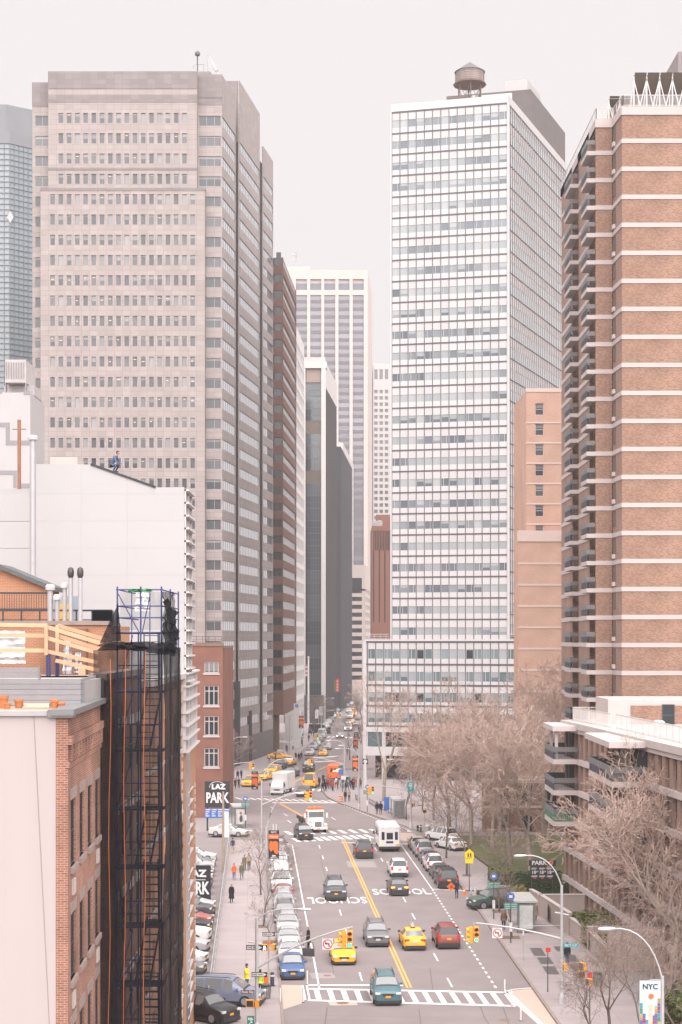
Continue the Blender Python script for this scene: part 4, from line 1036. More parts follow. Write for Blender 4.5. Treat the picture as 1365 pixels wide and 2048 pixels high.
def low_flats():
    t = thing('low_apartment_house', 'six storey brown brick apartment house with deep white balconies and roof terrace', 'building')
    sl = -.0795
    def fx(d): return 20.6+sl*(d-152)
    A = Vector((fx(152), 152)); B = Vector((fx(98), 98)); loc, ang, L_ = frame(A, B); ca, sa = math.cos(ang), math.sin(ang)
    def W(x, y, z): return (loc[0]+x*ca-y*sa, loc[1]+x*sa+y*ca, z)
    fl = [2.1, 4.85, 7.6, 10.35, 13.1, 15.85]
    # piers and windows: repeating pattern of brick piers with tall window bays
    xs = []; x = .55
    while x < L_-1.5: xs.append((x, x+1.05)); x += 1.95
    prev = 0
    for i, z in enumerate(fl):
        for (a, b), nx in zip(xs, [q[0] for q in xs[1:]]+[L_]):
            mb = MB(); mb.box(b, nx, 0, .35, prev, z-.24); mb.build('brick_pier', M_brA2, t, loc, ang)
        mb = MB(); mb.box(0, xs[0][0], 0, .35, prev, z-.24); mb.build('brick_pier', M_brA2, t, loc, ang)
        mb = MB(); mb.box(-.08, L_, -.18, .4, z-.24, z+.24); mb.build('floor_band', M_coping, t, loc, ang)
        h = z-.24-prev
        wm = window_mesh('window', 1.05, h, [M_doorf, GL, GLB], .15, trans=(h*.33,), fw=.06)
        lv = MB()
        for q in range(5): lv.box(.05, 1.0, -.03, .05, .08+q*.13, .15+q*.13)
        lm = lv.mesh('louvre_grille', mat('louvre_metal', (.16, .15, .15), .5, .1))
        for j, (a, b) in enumerate(xs):
            o = put('window', wm, t, W(a, .22, prev), ang)
            put('louvre_grille', lm, o, (0, -.06, 0))
        prev = z+.24
    # end wall facing the camera's far side and near roof edge
    mb = MB(); mb.box(fx(152)+.05, 45, 151.6, 152, 0, 15.6); mb.build('end_wall', M_brA, t)
    core(t, ccw([W(.1, .36, 0)[:2], W(L_, .36, 0)[:2], (60, 98), (60, 152)]), 15.7, M_dark)
    slab_roof(t, ccw([W(-.1, -.35, 0)[:2], W(L_, -.35, 0)[:2], (60, 98), (60, 152)]), 16.0, 16.55, M_coping, 'roof_slab')
    # balconies: far stack and the longer near stack
    for i, z in enumerate((13.1, 10.35, 7.6)):
        b = balcony(t, 18.8, 21.0, 146.0, 152.4, z+.24, green=(i == 2))
        if i == 2:
            m = MB()
            for r in range(6):
                for c in range(11): m.box(18.95+c*.17, 19.08+c*.17, 145.97, 145.99, z+.3+r*.09, z+.37+r*.09)
            k = m.build('woven_screen', gm, b); k['kind'] = 'stuff'
        m = MB(); m.box(20.75, 21.05, 148, 152.3, z+.25, z+2.5); m.build('dark_opening', M_dark, b)
    mb = MB(); mb.box(18.7, 21.4, 145.8, 152.6, 15.85, 16.3); mb.build('balcony_canopy', M_coping, t)
    for y in (146.4, 150): 
        mb = MB(); mb.box(19.0, 19.25, y, y+.25, 13.35, 15.85); mb.build('balcony_post', M_coping, t)
    for i, z in enumerate((13.1, 10.35, 7.6)):
        b = balcony(t, 20.2, 22.9, 123.0, 134.4, z+.24)
        m = MB(); m.box(22.35, 22.85, 126.5, 134.0, z+.25, z+2.55); m.build('balcony_wall', mat('beige_render', (.30, .25, .23), .85, .06), b)
        m = MB(); m.box(22.2, 22.95, 123.4, 126.3, z+.25, z+2.5); m.build('dark_opening', M_dark, b)
    mb = MB(); mb.box(19.9, 23.4, 122.5, 134.8, 15.9, 16.35); mb.build('balcony_canopy', M_coping, t)
    # plants on the balconies
    # roof terrace: railing, penthouse
    def rl(p0, p1, z, n):
        p0 = Vector(p0); p1 = Vector(p1); mb = MB()
        for h in (.1, 1.2): mb.bar((*p0, z+h), (*p1, z+h), .06)
        for i in range(n+1): q = p0.lerp(p1, i/n); mb.bar((*q, z), (*q, z+1.2), .06)
        mb.build('terrace_railing', M_railw, t)
        mb = MB(); n2 = n*9
        for i in range(n2): q = p0.lerp(p1, (i+.5)/n2); mb.bar((*q, z+.12), (*q, z+1.18), .03)
        k = mb.build('railing_bars', M_railw, t); k['kind'] = 'stuff'
    rl((fx(152)+.6, 151), (fx(138)+.9, 138), 16.55, 8); rl((fx(137)+1.1, 137), (fx(113)+.9, 113), 16.55, 14)
    rl((fx(152)+.6, 151), (fx(152)+5, 151), 16.55, 3)
    D = 144; x0 = Xat(1217, D)
    mb = MB(); mb.box(x0, 40, D, D+7, 16.55, 18.75); mb.build('penthouse', M_coping, t)
    mb = MB(); mb.box(Xat(1262, D), 40, D-.08, D, 16.55, Zat(1411, D)); mb.build('penthouse_brick', M_brA, t)
    wm = window_mesh('penthouse_window', 1.1, 1.9, [M_doorf, GLD, GLB], 0, trans=(.95,), fw=.08); put('penthouse_window', wm, t, (Xat(1324, D), D-.15, 16.4))
    mb = MB(); mb.lathe([(.35, 0), (.35, .5), (.5, .55), (.5, .8), (.3, .95)], 12, (Xat(1318, 132), 132, 16.55)); mb.build('roof_vent', M_railw, t, smooth=40)
low_flats()

# garden walls, hedges and planters in front of the apartment house
M_gw = mat('beige_garden_wall', (.30, .245, .22), .85, .08, .8)
def garden_wall(label, pts, z1, th=.3, panels=()):
    t = thing('garden_wall', label, 'wall')
    for (a, b) in zip(pts, pts[1:]):
        loc, ang, L_ = frame(a, b); mb = MB(); mb.box(0, L_, 0, th, 0, z1); mb.build('wall_section', M_gw, t, loc, ang)
        mb = MB(); mb.box(-.03, L_+.03, -.04, th+.04, z1, z1+.08); mb.build('wall_cap', M_coping, t, loc, ang)
    for (x, y, a, m) in panels:
        mb = MB(); mb.box(-.02, 0, -.5, .5, .3, 1.6); mb.build('dark_grille', m, t, (x, y, 0), a)
    return t
garden_wall('beige garden wall beside the pavement below the parking sign', [(16.6, 145.5), (17.1, 142.5), (18.3, 132.8)], 1.9, panels=((17.42, 138.9, -.12, M_rail),))
garden_wall('beige cross wall between garden beds beside the brick piers', [(17.0, 142.3), (21.0, 142.3)], 1.9)
garden_wall('low beige planter wall around the clipped hedge', [(18.4, 132.6), (19.0, 126.3), (19.25, 119.5)], 1.55, panels=((18.97, 126.4, -.1, M_rail),))
garden_wall('beige cross wall at the end of the hedge bed', [(18.9, 126.4), (22.6, 126.4)], 1.9)
garden_wall('long beige wall behind the near bare tree', [(19.3, 119.3), (23.5, 119.3)], 2.9)
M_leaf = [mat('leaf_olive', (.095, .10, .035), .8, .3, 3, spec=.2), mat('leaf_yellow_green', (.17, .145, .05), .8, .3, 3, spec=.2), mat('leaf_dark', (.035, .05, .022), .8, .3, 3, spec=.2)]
def hedge(label, x0, x1, y0, y1, z0, z1, m, n=2600, s=.11, cat='hedge', name='hedge'):
    t = thing(name, label, cat); mb = MB(); rg = random.Random(int(x0*100+y0))
    for i in range(n):
        f = rg.random(); x = rg.uniform(x0, x1); y = rg.uniform(y0, y1); z = rg.uniform(z0, z1)
        if f < .55: z = z1-abs(rg.gauss(0, .08))+.1*math.sin(x*2.3+y)*math.cos(y*1.7)
        elif f < .78: x = x0+abs(rg.gauss(0, .08))
        elif f < .9: y = y0+abs(rg.gauss(0, .08))
        a = Vector((rg.uniform(-1, 1), rg.uniform(-1, 1), rg.uniform(-.6, .6))).normalized()*s*rg.uniform(.6, 1.3)
        b = Vector((rg.uniform(-1, 1), rg.uniform(-1, 1), rg.uniform(-.6, .6))).normalized()*s*rg.uniform(.5, 1)
        p = Vector((x, y, z)); mb.face([p-a, p-b, p+a, p+b])
    o = mb.build('foliage', m, t); o['kind'] = 'stuff'
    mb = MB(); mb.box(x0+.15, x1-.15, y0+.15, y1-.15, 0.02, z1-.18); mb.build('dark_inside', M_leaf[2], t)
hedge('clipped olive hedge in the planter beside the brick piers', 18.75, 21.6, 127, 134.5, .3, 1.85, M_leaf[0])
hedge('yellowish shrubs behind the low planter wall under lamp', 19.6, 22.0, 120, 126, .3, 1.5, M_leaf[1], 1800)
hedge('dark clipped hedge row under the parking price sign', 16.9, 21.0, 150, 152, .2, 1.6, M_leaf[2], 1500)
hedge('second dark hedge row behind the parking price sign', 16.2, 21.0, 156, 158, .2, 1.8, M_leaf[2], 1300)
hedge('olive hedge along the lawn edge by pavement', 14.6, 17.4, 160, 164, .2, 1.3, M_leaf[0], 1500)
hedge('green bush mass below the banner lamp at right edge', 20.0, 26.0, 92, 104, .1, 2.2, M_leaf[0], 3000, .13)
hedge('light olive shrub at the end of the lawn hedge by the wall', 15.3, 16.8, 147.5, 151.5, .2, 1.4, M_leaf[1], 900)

def small_brick():
    t = thing('red_brick_building', 'small red brick building with white framed windows behind the parking lot', 'building')
    D0 = 222.0; Mr = brick('red_brick', (.20, .085, .06), (.165, .065, .045), (.22, .13, .105), patch=.15)
    x0, x1 = Xat(330, D0), Xat(446, D0); z1 = Zat(1292, D0); L_ = x1-x0
    cols = [(L_-6.6, L_-4.3), (L_-2.5, L_-.55)]
    zs = [(Zat(1534, D0), Zat(1496, D0)), (Zat(1471, D0), Zat(1432, D0)), (Zat(1411, D0), Zat(1371, D0)), (Zat(1346, D0), Zat(1323, D0))]
    mb = MB(); grid_wall(mb, 0, L_, 0, z1, cols, zs, .35); mb.build('wall', Mr, t, (x0, D0, 0))
    for a, b in zs:
        for c, d in cols:
            w_ = d-c; me = window_mesh('window', w_, b-a, [M_coping, GLD if a < 19 else GL, GLB], 0 if a < 19 else .9, mull=[w_/3, 2*w_/3], trans=[(b-a)*.72] if a < 19 else [], fw=.13)
            o = put('window', me, t, (x0+c, D0+.12, a)); s = MB(); s.box(-.15, w_+.15, -.25, .1, -.25, 0); s.build('sill', M_coping, o)
    mb = MB(); mb.box(x1-.35, x1, D0+.35, D0+22, 0, z1); mb.build('side_wall', Mr, t)
    mb = MB(); mb.box(x0, x1-.35, D0+.4, D0+22, 0, z1-.3); mb.build('core', M_dark, t)
    mb = MB(); mb.box(x0-.1, x1+.12, D0-.12, D0+.5, z1-.02, z1+.45); mb.build('cornice', mat('brown_cornice', (.17, .10, .08), .8, .1), t)
    mb = MB(); mb.box(x0, x1+.05, D0+.5, D0+22, z1-.3, z1-.1); mb.build('roof', M_roof, t)
    mb = MB()
    for i in range(9):
        x = x1-7+i*.85; mb.bar((x, D0+.3, z1+.4), (x, D0+.3, z1+1.3), .05)
    mb.bar((x1-7, D0+.3, z1+1.3), (x1-.2, D0+.3, z1+1.3), .06); mb.bar((x1-7, D0+.3, z1+.85), (x1-.2, D0+.3, z1+.85), .04); mb.build('roof_railing', M_rail, t)
small_brick()
# ================================================================== left near block
M_stucco = mat('cream_stucco', (.335, .288, .282), .85, .05, .35, streak=True)
M_brOld = brick('old_red_brick', (.25, .108, .072), (.165, .07, .05), (.33, .24, .20), patch=.35)
M_brOr = brick('orange_brick_new', (.33, .155, .085), (.29, .13, .07), (.36, .24, .17), patch=.1)
M_brBr = brick('brown_brick_old', (.17, .085, .06), (.13, .065, .045), (.2, .13, .1), patch=.2)
M_metal = mat('zinc_coping', (.17, .165, .17), .5, .1, metal=.3)
M_stone = mat('brownstone_lintel', (.23, .18, .16), .85, .15, 3)
M_terr = mat('terracotta_paving', (.33, .21, .16), .9, .15, 1.2)
M_galv = mat('galvanised_flue', (.36, .35, .36), .45, .08, metal=.35)
M_board = mat('grey_siding_board', (.205, .2, .21), .7, .08, 3, rnd=.07)
M_wood = mat('new_timber', (.52, .31, .19), .8, .12, 2, rnd=.08)
M_blue = mat('blue_scaffold_tube', (.035, .045, .14), .5, .15)
M_plast = mat('white_plastic_sheet', (.46, .44, .445), .5, .15, 2)
M_net = veil('debris_netting', (.012, .013, .016), .66)
M_net2 = veil('debris_netting_dense', (.008, .009, .012), .97)
M_rope = mat('orange_rope', (.36, .095, .028), .7, .1)
M_pot = mat('terracotta_pot', (.38, .145, .055), .8, .15, 4, rnd=.08)

def old_building():
    t = thing('old_brick_building', 'old loft building with cream stuccoed side wall and worn brick street front', 'building')
    A = Vector((Xat(136, 53), 53)); B = Vector((-9.26, 64)); z1 = 21.6; loc, ang, L_ = frame(A, B); ca, sa = math.cos(ang), math.sin(ang)
    def W(x, y, z): return (loc[0]+x*ca-y*sa, loc[1]+x*sa+y*ca, z)
    mb = MB(); mb.box(-30, A.x-.38, 53, 53.4, 0, z1); mb.build('stucco_wall', M_stucco, t)
    mb = MB(); mb.bar((Xat(68, 53), 52.99, z1), (Xat(106, 53), 52.99, 9.5), .012); mb.build('hairline_crack', M_stone, t)
    cols = [(.8+i*2.55, .8+i*2.55+1.35) for i in range(4)]
    zs = [(z1-6.1-3.85*i-2.25+.05, z1-6.1-3.85*i+.1) for i in range(4)]; zs = [(a, b) for a, b in zs if a > 1]
    zs = sorted([(z1-5.05-3.72*i, z1-2.85-3.72*i) for i in range(5)])
    mb = MB(); grid_wall(mb, 0, L_, 0, z1-.05, cols, zs, .38); mb.build('brick_front', M_brOld, t, loc, ang)
    GLo = glass('glass_old', (.02, .022, .025), (.045, .045, .05), .5, .12)
    wm = [window_mesh('window', 1.35, 2.2, [M_doorf, GLo, GLo], q, trans=(1.1,), fw=.07, depth=.05) for q in (0, .2, .4)]
    for r, (a, b) in enumerate(zs):
        for c, (x0, x1) in enumerate(cols):
            o = put('window', wm[(r+c) % 3], t, W(x0, .06, a), ang)
            m = MB(); m.box(-.15, 1.5, -.09, .1, 2.2, 2.55); m.build('lintel', M_stone, o)
            m = MB(); m.box(-.12, 1.47, -.16, .1, -.2, 0); m.build('sill', M_stone, o)
            if c in (0, 3): m = MB(); m.box(.3, .95, -.13, 0, -.95, -.45); m.build('vent_grille', M_coping, o)
    # corbelled brick courses under the roof edge: each dentil its own piece
    for i in range(12):
        x = .3+i*.88
        for j, (dz, h, d_) in enumerate(((1.0, .55, .1),)):
            m = MB(); m.box(x, x+.42, -d_, .05, z1-1.55, z1-1.0); m.build('brick_dentil', M_brOld, t, loc, ang)
    m = MB(); m.box(-.02, L_, -.14, .1, z1-1.0, z1-.72); m.build('corbel_course', M_brOld, t, loc, ang)
    m = MB(); m.box(-.02, L_, -.05, .1, z1-1.75, z1-1.56); m.build('corbel_course', M_brOld, t, loc, ang)
    m = MB(); m.box(-.2, L_+.1, -.22, .5, z1-.05, z1+.14); m.build('metal_coping', M_metal, t, loc, ang)
    m = MB(); m.box(Xat(97, 53), A.x+.18, 52.85, 53.5, z1-.12, z1+.13); m.build('metal_coping', M_metal, t)
    m = MB(); m.box(-30, Xat(97, 53)-.02, 52.9, 53.5, z1-.07, z1+.09); m.build('metal_coping', mat('pale_coping', (.3, .28, .275), .6, .1), t)
    m = MB(); m.prism(ccw([(-30, 53.4), (A.x-.3, 53.4), (B.x-.3, 64), (-30, 64)]), z1-.6, z1+.04); m.build('roof_deck', M_terr, t)
    m = MB(); m.prism(ccw([(-30, 53.6), (A.x-.45, 53.6), (B.x-.45, 64), (-30, 64)]), 0, z1-.6); m.build('core', M_dark, t)
    # terrace wall of lapped grey boards
    D = 58.0; xr_ = Xat(162, D)
    for i in range(5):
        m = MB(); z = z1+.06+i*.19; m.box(-30, xr_, D-.02+.0, D+.05, z, z+.18); m.build('siding_board', M_board, t)
    for i in range(2):
        m = MB(); z = z1+1.03+i*.19; m.box(-30, Xat(80, D), D-.02, D+.05, z, z+.18); m.build('siding_board', M_board, t)
    l2, a2, L2 = frame((xr_, D), (B.x-.15, 63.8))
    for i in range(5):
        m = MB(); z = z1+.06+i*.19; m.box(0, L2, 0, .06, z, z+.18); m.build('siding_board', M_board, t, l2, a2)
    m = MB(); m.box(Xat(80, D)-.03, Xat(80, D)+.02, D-.05, D+.06, z1+1.0, z1+1.45); m.build('corner_trim', M_metal, t)
    m = MB(); m.box(-30, xr_-.05, D+.06, D+6, z1+.03, z1+.9); m.build('terrace_platform', mat('pale_decking', (.27, .25, .245), .8, .1), t)
old_building()
# flower pots on the roof edge, each one separate
def pot(label, u, v, w_, h_, D=56.2):
    k = D/F; zb = 21.645; x = Xat(u, D); r = w_*k/2; h = h_*k
    t = thing('flower_pot', label, 'flower pot', (x, D, zb))
    mb = MB(); mb.lathe([(r*.68, 0), (r*.9, h*.74), (r*.9, h*.74)], 14); mb.build('body', M_pot, t, smooth=40)
    mb = MB(); mb.lathe([(r*1.0, h*.74), (r*1.03, h), (r*.86, h), (r*.82, h*.9)], 14); mb.build('rim', M_pot, t, smooth=40)
    mb = MB(); mb.lathe([(r*.85, h*.88), (r*.3, h*.93)], 10); mb.build('soil', M_dirt, t)
pot('large terracotta pot at the left end of the roof edge', 7, 1398, 22, 25)
pot('small squat terracotta pot in front of the large one', 15, 1398, 16, 12, 55.6)
pot('tapered terracotta pot left of the long white trough', 38, 1397, 20, 18)
pot('tall terracotta pot right of the long white trough', 110, 1397, 19, 17)
pot('low brown terracotta pot nearest the corner coping', 124, 1397, 15, 12, 56.0)
tr_ = thing('planter_trough', 'long pale planter trough between terracotta pots on the roof edge', 'planter', (Xat(75, 56.2), 56.2, 21.645))
mb = MB(); mb.prism([(-.42, -.1), (.42, -.1), (.42, .1), (-.42, .1)], 0, .02); mb.box(-.43, .43, -.12, .12, .02, .17); mb.build('trough', mat('cream_trough', (.42, .38, .3), .7, .1), tr_)
mb = MB(); mb.box(-.4, .4, -.09, .09, .165, .175); mb.build('soil', M_dirt, tr_)

def net_sheet(mb, p00, p10, p11, p01, nx, ny, amp, seed, outdir=(0, -1, 0), holes=0):
    rg = random.Random(seed); P00, P10, P11, P01 = map(Vector, (p00, p10, p11, p01)); od = Vector(outdir); g_ = []
    ph = [rg.uniform(0, 6) for _ in range(6)]
    for j in range(ny+1):
        row = []
        for i in range(nx+1):
            a, b = i/nx, j/ny; p = P00.lerp(P10, a).lerp(P01.lerp(P11, a), b)
            d = amp*(math.sin(a*9+ph[0]+b*3)+.7*math.sin(a*17+ph[1]-b*4)+.6*math.sin(b*13+ph[2]+a*2)+.5*math.sin(b*31+ph[3]))
            row.append(p+od*d+Vector((rg.uniform(-1, 1)*amp*.3, 0, rg.uniform(-1, 1)*amp*.3)))
        g_.append(row)
    for j in range(ny):
        for i in range(nx): mb.face([g_[j][i], g_[j][i+1], g_[j+1][i+1], g_[j+1][i]])

def middle_building():
    t = thing('netted_brick_building', 'brown brick building under repair with rooftop extensions behind the scaffold', 'building')
    A = (-9.3, 64.05); B = (-9.2, 76); z1 = 22.4; loc, ang, L_ = frame(A, B); ca, sa = math.cos(ang), math.sin(ang)
    cols = [(1.0+i*2.3, 2.05+i*2.3) for i in range(5)]; zs = sorted([(z1-4.2-3.6*i, z1-2.1-3.6*i) for i in range(6)])
    mb = MB(); grid_wall(mb, 0, L_, 0, z1, cols, zs, .38); mb.build('brick_front', M_brBr, t, loc, ang)
    wm = window_mesh('window', 1.05, 2.1, [M_doorf, MATS['glass_old'], MATS['glass_old']], .2, trans=(1.0,), fw=.07)
    for a, b in zs:
        for x0, x1 in cols:
            o = put('window', wm, t, (loc[0]+x0*ca-.06*sa, loc[1]+x0*sa+.06*ca, a), ang)
            m = MB(); m.box(-.15, 1.2, -.12, .1, 2.1, 2.5); m.build('lintel', M_coping, o)
    m = MB(); m.box(-30, A[0]-.4, 64.1, 76, 0, z1-.1); m.build('core', M_brBr, t)
    m = MB(); m.box(0, L_, -.2, .5, z1, z1+.25); m.build('coping', M_stone, t, loc, ang)
    m = MB(); m.box(-.2, 1.9, -.35, -.05, 0, z1-1); m.build('party_pier', M_brBr, t, loc, ang)
    # orange brick rooftop storey
    D = 74; m = MB(); m.box(-30, Xat(223, D), D, D+.4, z1, Zat(1250, D)); m.build('rooftop_wall', M_brOr, t)
    m = MB(); m.box(-30, Xat(225, D), D-.1, D+.5, Zat(1250, D), Zat(1242, D)); m.build('rooftop_coping', M_stone, t)
    m = MB(); m.box(Xat(90, 73), Xat(170, 73), 73.3, 74, z1, Zat(1257, 73)); m.build('brick_chimney_breast', M_brBr, t)
    m = MB(); m.box(-30, Xat(223, D)-.2, D+.4, D+8, z1, Zat(1251, D)); m.build('rooftop_core', M_brOr, t)
    # bulkhead with a sloping slate roof
    D = 81; xr_ = Xat(98, D)
    m = MB(); zf, zb_ = Zat(1172, D), Zat(1134, D)
    m.face([(-20, D, 23), (xr_, D, 23), (xr_, D, zf), (Xat(3, D), D, zb_), (-20, D, zb_)]); m.face([(xr_, D, 23), (xr_, D+3, 23), (xr_, D+3, zf), (xr_, D, zf)])
    m.build('bulkhead_wall', M_brOr, t)
    m = MB(); a = (Xat(1, D), D-.35, zb_+.12); b = (Xat(110, D), D-.35, Zat(1172, D)-.05); c = (b[0], D+3.4, b[2]); d = (a[0], D+3.4, a[2])
    m.face([a, b, c, d]); m.face([(p[0], p[1], p[2]-.22) for p in (a, d, c, b)]); m.face([a, (a[0], a[1], a[2]-.22), (b[0], b[1], b[2]-.22), b]); m.face([b, (b[0], b[1], b[2]-.22), (c[0], c[1], c[2]-.22), c]); m.build('bulkhead_roof', mat('slate_roof', (.07, .075, .08), .6, .2, 2), t)
    m = MB(); m.box(-20, a[0], D-.3, D+3.4, zb_-.0, zb_+.14); m.build('bulkhead_roof_edge', M_stone, t)
    # dark terrace railings
    D = 77
    def rail(u0, u1, v0, v1, n, th=.05, mats=M_rail, nm='terrace_railing', DD=77):
        m = MB(); z0, z1_ = Zat(v1, DD), Zat(v0, DD); x0, x1 = Xat(u0, DD), Xat(u1, DD)
        m.bar((x0, DD, z1_), (x1, DD, z1_), .09); m.bar((x0, DD, z0+.05), (x1, DD, z0+.05), .05)
        for i in range(n+1): x = x0+(x1-x0)*i/n; m.bar((x, DD, z0), (x, DD, z1_), th)
        m.build(nm, mats, t)
    rail(-30, 190, 1221, 1242, 6, .07); rail(-10, 98, 1186, 1220, 22, .025, DD=80); rail(186, 225, 1221, 1243, 14, .12, DD=76.5)
    m = MB(); m.box(Xat(106, 78.5), Xat(165, 78.5), 78.5, 78.6, Zat(1238, 78.5), Zat(1192, 78.5)); m.build('rooftop_window', glass('glass_sky', (.2, .24, .28), None, .05), t)
    m = MB(); m.box(Xat(118, 78.4), Xat(140, 78.4), 78.35, 78.48, Zat(1242, 78), Zat(1207, 78)); m.build('yellow_panel', mat('yellow_ply', (.45, .27, .05), .8, .1), t)
middle_building()
# flues
def flue(label, u, v0, v1, w_, D, top='cap'):
    k = D/F; x = Xat(u, D); z0, z1 = Zat(v1, D)-.25, Zat(v0, D); r = w_*k/2
    t = thing('flue_pipe', label, 'flue', (x, D, z0)); h = z1-z0
    mb = MB(); mb.lathe([(r, 0), (r, h)], 12); mb.build('pipe', M_galv, t, smooth=40)
    for f in (.35, .7):
        mb = MB(); mb.lathe([(r*1.06, h*f), (r*1.06, h*f+.05)], 12); mb.build('collar', M_galv, t)
    mb = MB(); mb.lathe([(r*1.5, 0), (r*1.3, .12)], 12); mb.build('flashing', M_galv, t)
    if top == 'cap': mb = MB(); mb.lathe([(r*1.7, h), (r*1.8, h+.16), (r*1.2, h+.26)], 12); mb.build('cap', mat('pale_flue_cap', (.42, .40, .40), .6, .05), t, smooth=40)
    else:
        mb = MB(); mb.lathe([(r*.9, h), (r*1.35, h+.1), (r*1.5, h+.28), (r*1.1, h+.45), (.02, h+.5)], 12); mb.build('turbine', mat('dark_turbine', (.07, .065, .065), .4, .3, 8, metal=.5), t, smooth=40)
flue('short capped flue at the left of the rooftop pipes', 101, 1180, 1248, 11, 76.0)
flue('lowest capped flue among the rooftop pipes', 115, 1200, 1250, 10, 76.0)
flue('flue with the widest flat cap among rooftop pipes', 130, 1176, 1253, 9, 75.5)
flue('flue with turbine head at left of the two turbines', 142, 1156, 1257, 9, 75.2, 'turbine')
flue('rightmost flue with dark turbine head by the timber rail', 161, 1156, 1262, 9, 75.0, 'turbine')
flue('tall white flue pipe rising against the white clad wall', 66, 880, 1250, 12, 92.5)
pl_ = thing('rusty_pole', 'thin rusty brown pole standing above the white wall at far left', 'pole', P(39, 952, 97))
mb = MB(); mb.tube([(0, 0, -1), (0, 0, 3.3)], .11, n=8); mb.build('shaft', mat('rusty_pole', (.22, .11, .07), .8, .2, 3), pl_); mb = MB(); mb.bar((-.4, 0, 2.75), (.4, 0, 2.75), .05); mb.build('cross_arm', M_rust, pl_)

